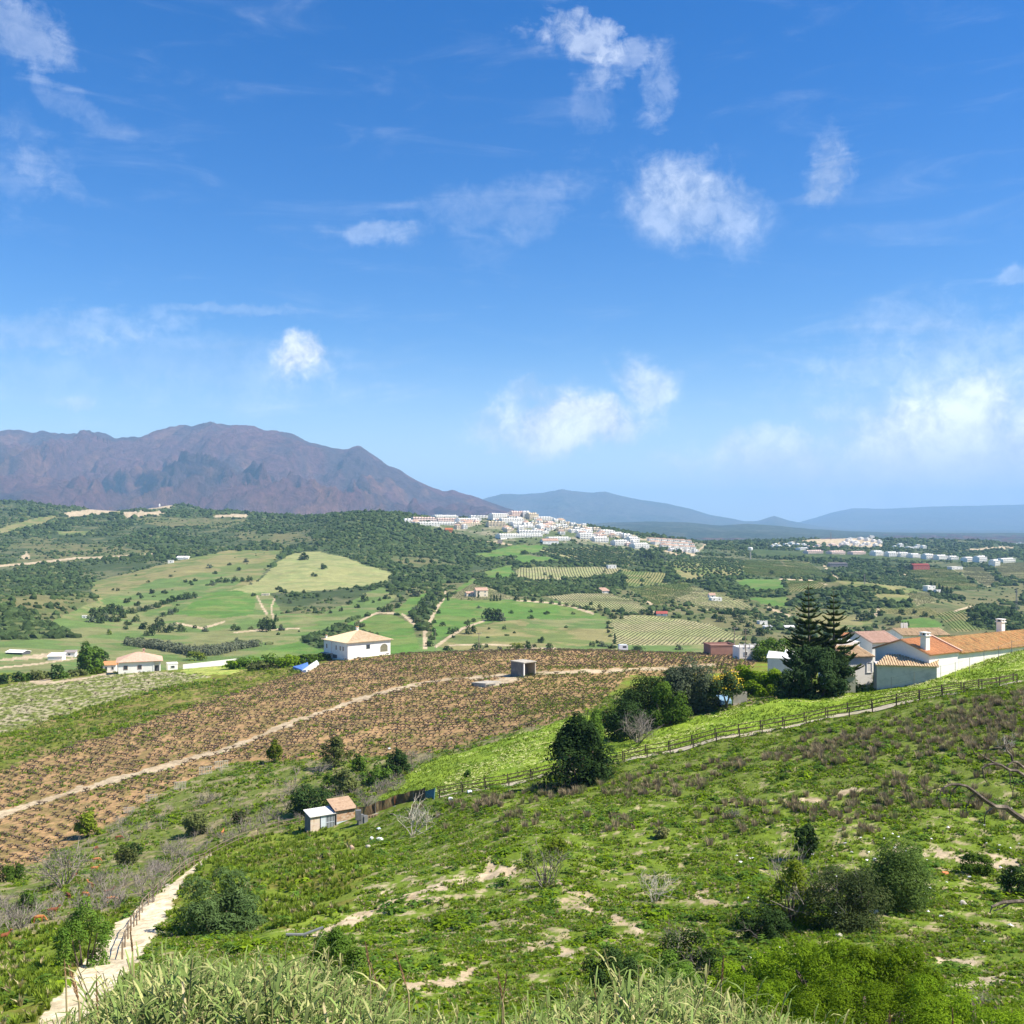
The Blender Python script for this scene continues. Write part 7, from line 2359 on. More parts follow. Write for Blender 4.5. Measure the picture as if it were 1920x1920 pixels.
# wire fence posts along the farm wall
root = empty("wire_fence", tuple(at(1760, 150.0)))
R0 = Vector(root.location)
tops = []
for (px, Yd) in [(1671, 149), (1714, 148), (1764, 147.5), (1791, 149), (1818, 151), (1845, 154), (1872, 157), (1897, 160), (1925, 163)]:
    q = at(px, Yd - 1.5) - R0
    mb = MB()
    mb.tube([q, q + Vector((0, 0, 2.1))], [0.04, 0.035], 5)
    mb.build("post", [M_GREYROOF], root)
    tops.append(q)
for hgt in (1.0, 1.95):
    mb = MB()
    for a, b in zip(tops[:-1], tops[1:]):
        mb.bar(a + Vector((0, 0, hgt)), b + Vector((0, 0, hgt)), 0.018, 0.018)
    mb.build("wire", [M_GREYROOF], root)
tag(root, "thin post and wire fence along the white farm wall", "fence")

# gate pillar and ruin at the corner
p = at(1592, 151.0)
mb = MB()
mb.box((0, 0, 1.2), (1.6, 0.9, 3.0))
mb.box((0, 0, 2.78), (1.9, 1.2, 0.18))
mb.box((-1.3, 0.2, 0.8), (0.25, 0.25, 2.4))
tag(mb.build("gate_pillar", [M_CONC], None, (p.x, p.y, p.z - 0.2)), "pale plastered gate pillar at the foot of the dark conifer shrubs", "pillar")
p = at(1387, 149.5)
mb = MB()
mb.box((0, 0, 0.9), (2.1, 0.3, 2.3))
mb.box((0.2, 0, 0.1), (2.5, 0.5, 0.5))
tag(mb.build("block_wall", [M_CONC], None, (p.x, p.y, p.z - 0.2), 0.1), "short grey concrete wall right of the yellow flowering tree", "wall")

# ---- concrete hut in the vineyard
p = hit(982, 1270, 160)
k = p.y / F
TH = rad(42)
root = empty("concrete_hut", (p.x, p.y, p.z - 0.1), TH)
L_, Wd, H_ = 23 * k / math.cos(TH), 24 * k / math.sin(TH), 27 * k
mb = MB()
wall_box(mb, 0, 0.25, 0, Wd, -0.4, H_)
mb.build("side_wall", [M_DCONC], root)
mb = MB()
wall_box(mb, 0.26, L_, Wd - 0.25, Wd, -0.4, H_)
wall_box(mb, L_ - 0.25, L_, 0, Wd - 0.26, -0.4, H_)
mb.build("wall", [M_CONC], root)
mb = MB()
wall_box(mb, -0.15, L_ + 0.15, -0.2, Wd + 0.15, H_ + 0.003, H_ + 0.22)
mb.build("roof_slab", [M_CONC], root)
mb = MB()
wall_box(mb, -0.02, 0.30, -0.06, 0.2, -0.35, H_ - 0.01)
mb.build("pillar", [M_WHITE], root)
mb = MB()
wall_box(mb, L_ * 0.3, L_ * 0.75, Wd * 0.45, Wd * 0.55, 0, H_ * 0.6)
mb.build("partial_wall", [M_DCONC], root)  # dark partial wall inside the open front of the hut
tag(root, "open fronted concrete hut standing in the brown vineyard", "hut")
p = hit(912, 1284, 160)
mb = MB()
mb.box((0, 0, 0.25), (4.8, 5.5, 0.9), 0, 0, rad(-4), 0)
mb.box((-0.9, -2.85, 0.25), (2.6, 0.2, 0.7), 0, 1)
tag(mb.build("concrete_cistern", [M_CONC, M_DCONC], None, (p.x, p.y, p.z), 0.7), "flat pale concrete slab with a dark front edge near the vineyard hut", "slab")

# long white wall
a, b = at(343, 362.0), at(446, 372.0)
root = empty("white_wall", tuple(a))
d = b - a
n_ = 9
k = 365.0 / F
for i in range(n_):
    f0, f1 = i / n_, (i + 1) / n_
    px0 = 343 + (446 - 343) * f0
    top0 = zrow(1246 - 11.5 * f0, 362 + 10 * f0) - a.z
    top1 = zrow(1246 - 11.5 * f1, 362 + 10 * f1) - a.z
    q0, q1 = d * f0, d * f1
    mb = MB()
    nrm = Vector((-d.y, d.x, 0)).normalized() * 0.15
    vs = [q0 - nrm, q1 - nrm, q1 + nrm, q0 + nrm]
    vv = [Vector((v.x, v.y, -3)) for v in vs] + [Vector((vs[0].x, vs[0].y, top0)), Vector((vs[1].x, vs[1].y, top1)), Vector((vs[2].x, vs[2].y, top1)), Vector((vs[3].x, vs[3].y, top0))]
    mb.add(vv, [(0, 3, 2, 1), (4, 5, 6, 7), (0, 1, 5, 4), (1, 2, 6, 5), (2, 3, 7, 6), (3, 0, 4, 7)])
    mb.build("wall_panel", [M_WHITE], root)
tag(root, "long white wall running up the slope between the two villas", "wall")


# ---- vehicles
def car(name, p, rz, mat, label, L=4.2, van=False):
    root = empty(name, tuple(p), rz)
    Wc, r = 1.7, 0.31
    prof = [(-L / 2, 0.35), (L / 2, 0.35), (L / 2, 0.75), (L / 2 - 0.9, 0.92), (L / 2 - 1.55, 1.42), (-L / 2 + 0.9, 1.45), (-L / 2 + 0.1, 0.95)]
    if van:
        prof = [(-L / 2, 0.4), (L / 2, 0.4), (L / 2, 2.1), (L / 2 - 0.3, 2.35), (-L / 2 + 0.3, 2.35), (-L / 2, 2.0)]
    n = len(prof)
    mb = MB()
    vs = [(x, -Wc / 2, z) for x, z in prof] + [(x, Wc / 2, z) for x, z in prof]
    mb.add(vs, [tuple(range(n)), tuple(range(2 * n - 1, n - 1, -1))] + [(i, n + i, n + (i + 1) % n, (i + 1) % n) for i in range(n)])
    body = mb.build("body", [mat], root)
    mb = MB()
    if van:
        for s_ in (-1, 1):
            mb.box((0.4, s_ * (Wc / 2 + 0.01), 1.6), (1.2, 0.02, 0.6))
    else:
        for s_ in (-1, 1):
            y = s_ * (Wc / 2 + 0.006)
            vv = [(L / 2 - 1.1, y, 0.96), (L / 2 - 1.62, y, 1.34), (-L / 2 + 1.0, y, 1.36), (-L / 2 + 0.5, y, 0.98)]
            mb.add(vv, [(0, 1, 2, 3)] if s_ < 0 else [(3, 2, 1, 0)])
        mb.add([(L / 2 - 0.98, -0.7, 0.96), (L / 2 - 0.98, 0.7, 0.96), (L / 2 - 1.50, 0.62, 1.37), (L / 2 - 1.50, -0.62, 1.37)], [(0, 1, 2, 3)])
    mb.build("windows", [M_GLASS], root)
    for x in (-L / 2 + 0.75, L / 2 - 0.8):
        for s_ in (-1, 1):
            mb = MB()
            mb.tube([(x, s_ * (Wc / 2 - 0.2), r), (x, s_ * (Wc / 2 + 0.02), r)], [r, r], 14)
            w_ = mb.build("wheel", [M_RUBBER], root)
            mb = MB()
            mb.tube([(x, s_ * (Wc / 2 + 0.005), r), (x, s_ * (Wc / 2 + 0.035), r)], [r * 0.6, r * 0.55], 10)
            mb.build("rim", [M_WFRAME], w_)
    return tag(root, label, "caravan" if van else "car")


q = hit(594, 1239, 250)
car("parked_car", at(592, 346.0), rad(20), M_WHITECAR, "white car parked at the left side of the white villa")
car("parked_car", at(1352, 152.5), rad(100), M_BLUECAR, "light blue car half hidden behind the yellow flowering tree")
car("caravan", at(1168, 333.0, 0.2), rad(5), M_WHITECAR, "small white caravan behind the right end of the vineyard crest", 3.0, True)
p = at(576, 344.0)
mb = MB()
mb.tube([(0, 0, 0), (0, 0, 0.3), (0, 0, 0.7), (0, 0, 1.1)], [0.4, 0.45, 0.45, 0.4], 12)
tag(mb.build("barrel", [M_TARP], None, tuple(p)), "blue barrel beside the parked white car", "barrel")
# tarpaulin and white sheet
for (poly, mt, nm, lb, Yd) in [([(549, 1254), (566, 1260), (579, 1254), (577, 1247), (560, 1250)], M_TARP, "tarpaulin", "blue tarpaulin lying at the vineyard edge below the white villa", 322.0),
                               ([(566, 1261), (574, 1261), (598, 1248), (594, 1243), (580, 1250)], M_PLASTIC, "plastic_sheet", "white sheet lying beside the blue tarpaulin", 322.0)]:
    pts = [hit(a, b, 250) for a, b in poly]
    c_ = sum(pts, Vector()) / len(pts)
    mb = MB()
    rd = random.Random(len(nm))
    top = [Vector((v.x - c_.x, v.y - c_.y, v.z - c_.z + 0.5 + rd.uniform(0, 0.5))) for v in pts]
    bot = [Vector((v.x * 1.05, v.y * 1.05, v.z - 1.0)) for v in top]
    n = len(top)
    mid = sum(top, Vector()) / n + Vector((0, 0, 0.35))
    mb.add(top + bot + [mid], [(i, (i + 1) % n, 2 * n) for i in range(n)] + [(i, n + i, n + (i + 1) % n, (i + 1) % n) for i in range(n)])
    tag(mb.build(nm, [mt], None, tuple(c_)), lb, "sheet")

# ---- sheds at the fence corner
M_RUST = surf_mat("rusty_sheet", (0.46, 0.22, 0.10), (0.60, 0.50, 0.38), 2.6, 0.8, detail=8, stain=(0.20, 0.075, 0.03), stain_scale=2.2, stain_amt=0.9)
M_PINKSHEET = surf_mat("faded_sheet", (0.66, 0.50, 0.42), (0.70, 0.62, 0.45), 1.6, 0.8, detail=8, stain=(0.40, 0.17, 0.08), stain_scale=1.4, stain_amt=0.8)
M_PALESHEET = surf_mat("pale_sheet", (0.62, 0.68, 0.72), (0.54, 0.59, 0.62), 1.2, 0.6)
M_DARKSHEET = surf_mat("dark_sheet", (0.12, 0.12, 0.12), (0.20, 0.20, 0.20), 2.0, 0.9)
M_ROOFWHITE = surf_mat("white_sheet", (0.78, 0.76, 0.70), (0.66, 0.63, 0.56), 1.5, 0.7)
M_ROOFBROWN = surf_mat("brown_board", (0.46, 0.32, 0.21), (0.36, 0.24, 0.15), 3.0, 0.9, stain=(0.24, 0.15, 0.09), stain_scale=2.0, stain_amt=0.6)
p = hit(582, 1562, 60)
k = p.y / F
TH = rad(33)
root = empty("tin_shed", (p.x, p.y, p.z - 0.05), TH)
L_, Wd, H_ = 41 * k / math.cos(TH), 1.9, 31 * k
mb = MB()
wall_box(mb, 0, 0.06, 0.03, Wd, -0.6, H_ + 0.1)
mb.build("side_wall", [M_DARKSHEET], root)
mb = MB()
wall_box(mb, 0.1, L_, Wd - 0.06, Wd, -0.6, H_ + 0.25)
wall_box(mb, L_ - 0.05, L_, 0.05, Wd - 0.07, -0.6, H_ + 0.15)
mb.build("back_wall", [M_DARKSHEET], root)
mb = MB()
wall_box(mb, 0, L_ * 0.38, -0.03, 0.02, -0.6, H_ - 0.02)
mb.build("rusty_panel", [M_PINKSHEET], root)['label'] = "faded pink and rust stained sheet"
mb = MB()
wall_box(mb, L_ * 0.42, L_ * 0.63, -0.04, 0.0, -0.1, H_ - 0.15)
mb.build("door", [M_PALESHEET], root)
mb = MB()
wall_box(mb, L_ * 0.65, L_ * 0.98, 0.02, 0.05, -0.4, H_ * 0.95)
mb.build("inner_panel", [M_DARKSHEET], root)
mb = MB()
for i in range(6):
    mb.box((L_ * (0.66 + 0.062 * i), -0.02, H_ * 0.42), (0.05, 0.04, H_ * 0.98))
for zz in (0.1, 0.5, 0.9):
    mb.box((L_ * 0.815, -0.045, H_ * zz), (L_ * 0.35, 0.03, 0.05))
mb.build("grille", [M_PALESHEET], root)
mb = MB()
for i in range(14):
    x0 = -0.15 + (L_ + 0.25) * i / 14
    x1 = -0.15 + (L_ + 0.25) * (i + 1) / 14
    xm = (x0 + x1) / 2
    ya, yb = -0.25, Wd + 0.2
    za, zb = H_ + 0.02, H_ + 0.42
    mb.add([(x0, ya, za), (xm, ya, za + 0.05), (x1, ya, za), (x0, yb, zb), (xm, yb, zb + 0.05), (x1, yb, zb), (x0, ya, za - 0.05), (x1, ya, za - 0.05), (x0, yb, zb - 0.05), (x1, yb, zb - 0.05)],
           [(0, 1, 4, 3), (1, 2, 5, 4), (6, 7, 2, 1, 0), (6, 8, 9, 7), (3, 4, 5, 9, 8)])
mb.build("roof", [M_ROOFWHITE], root)
tag(root, "small patched tin shed with a white sheet roof and a barred door", "shed")
q = root.location
root2 = empty("tin_shed", (q.x, q.y, q.z), TH)
x0, L2, H2 = L_ + 0.14, 33 * k / math.cos(TH), 2.3
mb = MB()
wall_box(mb, x0, x0 + 0.1, -0.08, Wd + 0.5, -0.6, H2 + 0.3)
wall_box(mb, x0 + 0.12, x0 + L2, Wd + 0.44, Wd + 0.5, -0.6, H2 + 0.6)
mb.build("back_wall", [M_DARKSHEET], root2)
mb = MB()
wall_box(mb, x0 + 0.12, x0 + L2, -0.05, 0.0, H2 * 0.40, H2 * 0.95)
mb.build("rusty_panel", [M_RUST], root2)
mb = MB()
wall_box(mb, x0 + 0.12, x0 + L2, -0.03, 0.02, -0.6, H2 * 0.395)
mb.build("lower_panel", [M_PALESHEET], root2)
mb = MB()
wall_box(mb, x0 + L2 - 0.06, x0 + L2, 0.03, Wd + 0.43, -0.6, H2 + 0.2)
mb.build("side_wall", [M_DARKSHEET], root2)
mb = MB()
for i in range(5):
    a0, a1 = i / 5, (i + 1) / 5
    ya, yb = -0.35 + (Wd + 0.95) * a0, -0.35 + (Wd + 0.95) * a1 - 0.02
    za, zb = H2 + 0.12 + 0.9 * a0, H2 + 0.12 + 0.9 * a1
    vs = [(x0 - 0.25, ya, za), (x0 + L2 + 0.2, ya, za), (x0 + L2 + 0.2, yb, zb), (x0 - 0.25, yb, zb)]
    mb.add(vs + [(v[0], v[1], v[2] - 0.06) for v in vs], [(0, 1, 2, 3), (7, 6, 5, 4), (0, 4, 5, 1), (1, 5, 6, 2), (2, 6, 7, 3), (3, 7, 4, 0)])
mb.build("roof", [M_ROOFBROWN], root2)
tag(root2, "taller tin shed with a brown board roof and a rusty front sheet", "shed")

# ---- netting enclosure
M_NET = surf_mat("brown_netting", (0.17, 0.115, 0.06), (0.10, 0.07, 0.04), 2.5, 0.95, detail=8, stain=(0.26, 0.22, 0.10), stain_scale=1.3, stain_amt=0.7)
M_GNET = surf_mat("green_netting", (0.10, 0.21, 0.19), (0.07, 0.15, 0.14), 2.0, 0.9)
M_RUSTPOST = surf_mat("rusty_post", (0.33, 0.12, 0.06), (0.24, 0.08, 0.04), 4.0, 0.8)
Pn = [(668, 131.0, 1538, 1512), (704, 131.5, 1530, 1506), (740, 132.0, 1520, 1495), (775, 131.5, 1512, 1490), (797, 130.5, 1507, 1485)]
root = empty("netting_enclosure", tuple(at(735, 130.0)))
R0 = Vector(root.location)


def S(px, py, Yd):
    return Vector(((px - CX) / F * Yd, Yd, -(py - CY) / F * Yd)) - R0


for (a, b) in zip(Pn[:-1], Pn[1:]):
    mb = MB()
    n = 6
    vs = []
    for i in range(n + 1):
        f = i / n
        px, Yd = a[0] + (b[0] - a[0]) * f, a[1] + (b[1] - a[1]) * f
        lo, hi = a[2] + (b[2] - a[2]) * f, a[3] + (b[3] - a[3]) * f + 3.5 * math.sin(math.pi * f)
        gl = at(px, Yd) - R0
        hz_ = S(px, hi, Yd + 0.15 * math.sin(9 * f))
        hz_.z = max(hz_.z, gl.z + 1.25)
        lz_ = S(px, lo, Yd)
        lz_.z = max(lz_.z, gl.z - 0.05)
        vs += [lz_, hz_]
    mb.add(vs, [(2 * i, 2 * i + 2, 2 * i + 3, 2 * i + 1) for i in range(n)])
    mb.add([v + Vector((0, 0.02, 0)) for v in vs], [(2 * i + 1, 2 * i + 3, 2 * i + 2, 2 * i) for i in range(n)])
    mb.build("netting", [M_NET], root)
for (px, Yd, lo, hi) in Pn:
    q = S(px, hi - 3, Yd - 0.06)
    mb = MB()
    g_ = at(px, Yd) - R0
    mb.tube([Vector((q.x, q.y, g_.z - 0.2)), q], [0.045, 0.04], 6)
    mb.build("post", [M_RUSTPOST if px == 740 else M_DARKSHEET], root)
mb = MB()
pa, pb = S(797, 1484, 130.5), S(816, 1478, 128.0)
ga, gb = at(797, 130.5) - R0, at(814, 126.0) - R0
mb.add([ga, gb, pb, pa], [(0, 1, 2, 3)])
mb.add([v + Vector((0.02, 0.02, 0)) for v in (ga, gb, pb, pa)], [(3, 2, 1, 0)])
for a, b in ((ga, pa), (gb, pb), (ga.lerp(gb, .5), pa.lerp(pb, .5)), (pa, pb)):
    mb.bar(a, b, 0.06, 0.06)
mb.build("green_netting", [M_GNET], root)
mb = MB()
mb.bar(S(738, 1512, 131.5), S(797, 1504, 130.3), 0.06, 0.06)
mb.bar(S(690, 1530, 131), S(712, 1524, 131), 0.05, 0.05)
mb.build("rail", [M_ROOFWHITE], root)
mb = MB()
for i in range(5):
    f0 = i / 5
    q = S(686 + 26 * f0, 1530 - 4 * f0, 130.2)
    g_ = at(686 + 26 * f0, 130.0) - R0
    mb.box(((q.x), q.y, (q.z + g_.z) / 2 - 0.1), (0.33, 0.04, q.z - g_.z + 0.3), 0.3)
mb.build("board_panel", [M_ROOFBROWN], root)
tag(root, "sagging brown netting enclosure between the sheds and the path fence", "fence")
mb = MB()
q = at(676, 128.5)
for dx, dz in ((0, 0.6), (0.5, 0.4), (-0.3, 1.2)):
    mb.box((dx, 0, dz), (0.7, 0.6, 1.2), dx)
tag(mb.build("dark_scrap", [M_DARKSHEET], None, tuple(q), 0.5), "dark upright scrap sheets at the right side of the rusty shed", "scrap")

# ---- wooden path fence: two lines of posts and rails
M_WOOD = surf_mat("fence_wood", (0.095, 0.068, 0.046), (0.065, 0.047, 0.033), 5.0, 0.9, stain=(0.20, 0.15, 0.10), stain_scale=2.5, stain_amt=0.4)
M_WOOD2 = surf_mat("grey_wood", (0.27, 0.21, 0.14), (0.19, 0.145, 0.10), 5.0, 0.9)
M_PATH = surf_mat("path_gravel", (0.50, 0.44, 0.32), (0.40, 0.34, 0.23), 1.2, 0.95, detail=8, stain=(0.30, 0.30, 0.12), stain_scale=0.35, stain_amt=0.6)
post_mb = MB()
post_mb.tube([(0, 0, -0.3), (0, 0, 1.16), (0, 0, 1.2)], [0.075, 0.07, 0.045], 7)
post_me = post_mb.mesh("post", [M_WOOD])


def polyline_points(pts, step):
    out, acc = [], 0.0
    for a, b in zip(pts[:-1], pts[1:]):
        d = (b - a).length
        while acc <= d:
            out.append(a.lerp(b, acc / d))
            acc += step
        acc -= d
    return out


def rail_fence(line, label, step=2.9, mat=M_WOOD, heights=(1.05, 0.55), pm=None, r=0.05, name="wooden_fence", group=None):
    root = empty(name, tuple(line[0]))
    R = Vector(root.location)
    ps = polyline_points(line, step)
    ps = [Vector((q.x, q.y, gz(q.x, q.y))) for q in ps]
    for q in ps:
        link("post", pm or post_me, root, q - R, random.uniform(0, 3))
    rd = random.Random(3)
    for a, b in zip(ps[:-1], ps[1:]):
        for h in heights:
            mb = MB()
            o0, o1 = rd.uniform(-.03, .03), rd.uniform(-.03, .03)
            mb.tube([a - R + Vector((0, -0.07, h + o0)), b - R + Vector((0, -0.07, h + o1))], [r, r * 0.92], 6)
            mb.build("rail", [mat], root)
    return tag(root, label, "fence", group)


front = [hit(px, py, 60) for px, py in FENCELINE]
rail_fence(front, "front line of the long two rail wooden fence climbing to the right edge", group="two rail fences of the path")
back = []
for v in front:
    back.append(Vector((v.x - 0.35, v.y + 2.3, 0)))
rail_fence(back, "rear line of the long two rail wooden fence on the far side of the path", group="two rail fences of the path")


def path_strip(name, centre, half, mat, label, dz=0.03, uneven=0.0, seed=0):
    cs = polyline_points(centre, 0.8)
    V, Fc = [], []
    rd = random.Random(seed)
    for i, c in enumerate(cs):
        d = cs[min(i + 1, len(cs) - 1)] - cs[max(i - 1, 0)]
        n = Vector((-d.y, d.x, 0)).normalized()
        for s_ in (-1, -0.33, 0.33, 1):
            hh = half * (1 + rd.uniform(-uneven, uneven)) if abs(s_) == 1 else half
            q = c + n * s_ * hh
            V.append((q.x, q.y, gz(q.x, q.y) + dz))
        if i:
            b = 4 * i
            for j in range(3):
                Fc.append((b - 4 + j, b - 3 + j, b + 1 + j, b + j))
    me = np_mesh(name, np.array(V), [np.array(Fc)], [mat], smooth_=True)
    return tag(link(name, me), label, kind='structure')


mid = [Vector((v.x - 0.15, v.y + 1.1, 0)) for v in front]
path_strip("path", mid, 0.75, M_PATH, "pale path between the two fence lines", 0.05, 0.35, 4)

# lower path fence beside the sandy path
LOWF = [(562, 1546), (520, 1556), (470, 1570), (430, 1588), (395, 1606), (365, 1622), (335, 1644), (310, 1664), (286, 1690), (266, 1712), (248, 1742), (236, 1772), (226, 1804)]
low = [hit(a, b, 30) for a, b in LOWF]
pm2 = MB()
pm2.tube([(0, 0, -0.3), (0, 0, 1.1)], [0.06, 0.055], 6)
pm2 = pm2.mesh("post", [M_WOOD2])
rail_fence(low, "weathered two rail fence running down to the sandy path at lower left", 3.0, M_WOOD2, (1.0, 0.5), pm2, 0.035, "path_fence")

# wire fence on the vineyard edge
root = empty("vineyard_fence", tuple(hit(900, 1398, 100)))
R0 = Vector(root.location)
ps = polyline_points([hit(px, py, 100) for px, py in [(772, 1432), (850, 1412), (930, 1388), (1000, 1366), (1060, 1348), (1110, 1345)]], 3.4)
pmv = MB()
pmv.tube([(0, 0, -0.2), (0, 0, 1.35)], [0.045, 0.04], 5)
pmv = pmv.mesh("post", [M_WOOD])
for q in ps:
    link("post", pmv, root, q - R0)
for h in (0.5, 1.2):
    mb = MB()
    for a, b in zip(ps[:-1], ps[1:]):
        mb.bar(a - R0 + Vector((0, 0, h)), b - R0 + Vector((0, 0, h)), 0.02, 0.02)
    mb.build("wire", [M_GREYROOF], root)
tag(root, "thin post and wire fence between the brown vineyard and the bright grass", "fence")

# slatted panels at the vineyard edge
for (px, py, w_, h_, yaw, lb) in [(338, 1480, 22, 15, 0.35, "grey slatted panel standing alone on the vineyard edge"), (385, 1452, 24, 15, 0.4, "left grey slatted panel of the pair on the vineyard edge"),
                                  (415, 1440, 26, 14, 0.45, "right grey slatted panel of the pair on the vineyard edge"), (284, 1502, 22, 13, 0.35, "tilted grey slatted panel lying in the dry grass of the vineyard edge"), (242, 1524, 20, 11, 0.3, "lowest grey slatted panel near the small rounded tree")]:
    p = hit(px, py, 100)
    k = p.y / F
    root = empty("slatted_panel", tuple(p), yaw)
    w2, hh = w_ * k / 2, h_ * k
    for zz in (0.12, 0.92):
        mb = MB()
        mb.box((0, 0, hh * zz), (w2 * 2, 0.06, 0.09))
        mb.build("rail", [M_PALETWIG], root)
    sl_ = MB()
    sl_.box((0, 0, hh / 2), (0.09, 0.05, hh))
    sme = sl_.mesh("slat", [M_PALETWIG])
    for i in range(8):
        link("slat", sme, root, (-w2 + 2 * w2 * (i + 0.5) / 8, -0.056, 0))
    tag(root, lb, "fence panel")

# ---- poles and masts
M_POLE = surf_mat("pole_wood", (0.30, 0.25, 0.20), (0.24, 0.20, 0.16), 3.0, 0.9)
for (px, Yd, top, bot, arm, lb) in [(1377, 306.0, 1176, 1215, 1.2, "grey utility pole behind the red-brown walled building"), (1398, 292.0, 1180, 1240, 1.0, "utility pole in front of the terrace house"),
                                    (898, 332.0, 1186, 1224, 1.0, "thin utility pole on the vineyard crest left of the hut"), (816, 560.0, 1180, 1206, 0.8, "small pole beside the dirt road")]:
    p = at(px, Yd)
    H = zrow(top, Yd) - p.z
    root = empty("utility_pole", tuple(p))
    mb = MB()
    mb.tube([(0, 0, -0.5), (0, 0, H)], [0.15, 0.10], 8)
    mb.build("pole", [M_POLE], root)
    mb = MB()
    mb.box((0, 0, H - 0.35), (arm * 1.6, 0.12, 0.14))
    mb.build("crossarm", [M_POLE], root)
    for s_ in (-0.7, 0, 0.7):
        mb = MB()
        mb.tube([(s_ * arm, 0, H - 0.27), (s_ * arm, 0, H - 0.02)], [0.05, 0.035], 6)
        mb.build("insulator", [M_WFRAME], root)
    tag(root, lb, "pole")
for (px, py, h_, lb, ymin) in [(1906, 1148, 44, "lattice pylon on the slope at the right edge", 700), (1621, 1096, 20, "small lattice pylon on the scrubby slope beyond the conifers", 900), (1558, 1012, 14, "thin mast on the bare far hill", 2000), (1492, 1024, 10, "distant mast on the far ridge", 2000)]:
    p = hit(px, py, ymin)
    k = p.y / F
    H = h_ * k
    root = empty("pylon", tuple(p))
    mb = MB()
    b = 0.10 * H
    t_ = max(0.06, 0.35 * k)
    for sx, sy in ((-1, -1), (1, -1), (1, 1), (-1, 1)):
        mb.bar((sx * b / 2, sy * b / 2, -0.5), (0.1 * sx, 0.1 * sy, H), t_, t_)
    for i in range(6):
        f0, f1 = i / 6, (i + 1) / 6
        w0, w1 = b / 2 * (1 - f0) + 0.1 * f0, b / 2 * (1 - f1) + 0.1 * f1
        mb.bar((-w0, -w0, H * f0), (w1, -w1, H * f1), t_ * 0.7, t_ * 0.7)
    mb.build("tower", [M_GREYROOF], root)
    mb = MB()
    for zz in (0.86, 0.95):
        mb.bar((-0.1 * H, 0, H * zz), (0.1 * H, 0, H * zz), t_, t_)
    mb.build("crossarm", [M_GREYROOF], root)
    tag(root, lb, "pylon")
p = hit(1407, 1048, 1500)
k = p.y / F
root = empty("water_tower", tuple(p))
mb = MB()
mb.tube([(0, 0, -1), (0, 0, 15 * k)], [1.6 * k, 1.0 * k], 10)
mb.build("column", [M_CONC], root)
mb = MB()
mb.tube([(0, 0, 14 * k), (0, 0, 17 * k), (0, 0, 21 * k), (0, 0, 22 * k)], [1.4 * k, 4.2 * k, 4.4 * k, 3.0 * k], 14)
mb.build("tank", [M_WHITE2], root)
tag(root, "pale water tower on the far slope between the two towns", "water tower")
# masts on the summit
p = Vector(((396 - CX) / F * 9480, 9480, -(796 - CY) / F * 9480))
for dx, h_ in ((-8, 24), (24, 20)):
    mb = MB()
    mb.bar((0, 0, -30), (0, 0, h_ + 10), 5, 5)
    mb.box((0, 0, h_ * 0.5), (9, 9, 7))
    tag(mb.build("mast", [M_GREYROOF], None, (p.x + dx, p.y, p.z)), "left mast on the summit of the mountain" if dx < 0 else "right mast on the summit of the mountain", "mast")
p = hit(299, 947, 2000)
mb = MB()
k = p.y / F
mb.tube([(0, 0, -2), (0, 0, 8 * k)], [1.2 * k, 0.8 * k], 8)
mb.tube([(0, 0, 4 * k), (0, 0, 6 * k)], [1.8 * k, 1.8 * k], 8)
tag(mb.build("radio_tower", [M_WHITE2], None, tuple(p)), "white round tower on the bare ridge below the mountain", "tower")

# ---- the white towns
rb = random.Random(17)


def block(px, py, w_, h_, floors, mat, label, group, roof=None, ymin=1500, yaw=None, steps=0):
    p = hit(px, py, ymin)
    k = p.y / F
    yaw = rb.uniform(0.45, 0.95) if yaw is None else yaw + 0.4
    L, H = w_ * k / math.cos(yaw) * 0.96, h_ * k
    D = min(14.0, max(8.0, L * 0.6))
    sink = 4.0
    mb = MB()
    wall_box(mb, -L / 2, L / 2, 0, D, -sink, H * 0.88)
    n = max(1, int(L / 6))
    for i in range(n):                           # little roof-top rooms give the crenellated skyline
        xx = -L / 2 + L * (i + 0.5) / n
        if roof is None:
            wall_box(mb, xx - L / n * 0.28, xx + L / n * 0.28, D * 0.25, D * 0.8, H * 0.88 - 0.01, H * (1.04 + 0.1 * rb.random()))
    for i in range(n + 1):
        xx = -L / 2 + L * i / n
        wall_box(mb, xx - 0.25, xx + 0.25, -0.9, 0.0, -sink, H * 0.90)
    fh = H * 0.88 / floors
    for f in range(1, floors + 1):
        wall_box(mb, -L / 2 - 0.2, L / 2 + 0.2, -0.92, -0.02, f * fh - 0.35, f * fh + 0.45 * (f < floors))
    o = mb.build("apartment_block", [mat], None, tuple(p), yaw)
    mb = MB()
    for f in range(floors):
        for i in range(n):
            xx = -L / 2 + L * (i + 0.5) / n
            mb.box((xx, -0.03, f * fh + fh * 0.42), (L / n * 0.5, 0.05, fh * 0.46))
        for yy in (0.3, 0.7):
            mb.box((L / 2 + 0.02, D * yy, f * fh + fh * 0.45), (0.05, 1.4, fh * 0.4))
    tag(mb.build("windows", [M_TSHADE], o), kind='stuff')
    if roof is not None:
        mb = MB()
        z = H * 0.88
        for i in range(n):
            x0, x1 = -L / 2 + L * i / n, -L / 2 + L * (i + 1) / n
            xm = (x0 + x1) / 2
            zz = z + 0.35 * (x1 - x0)
            vs = [(x0, -1, z), (x1, -1, z), (x1, D, z), (x0, D, z), (xm, -1, zz), (xm, D, zz)]
            mb.add(vs, [(0, 4, 5, 3), (4, 1, 2, 5), (0, 1, 4), (2, 3, 5)])
        mb.build("roof", [roof], o)
    return tag(o, label, "building", group)


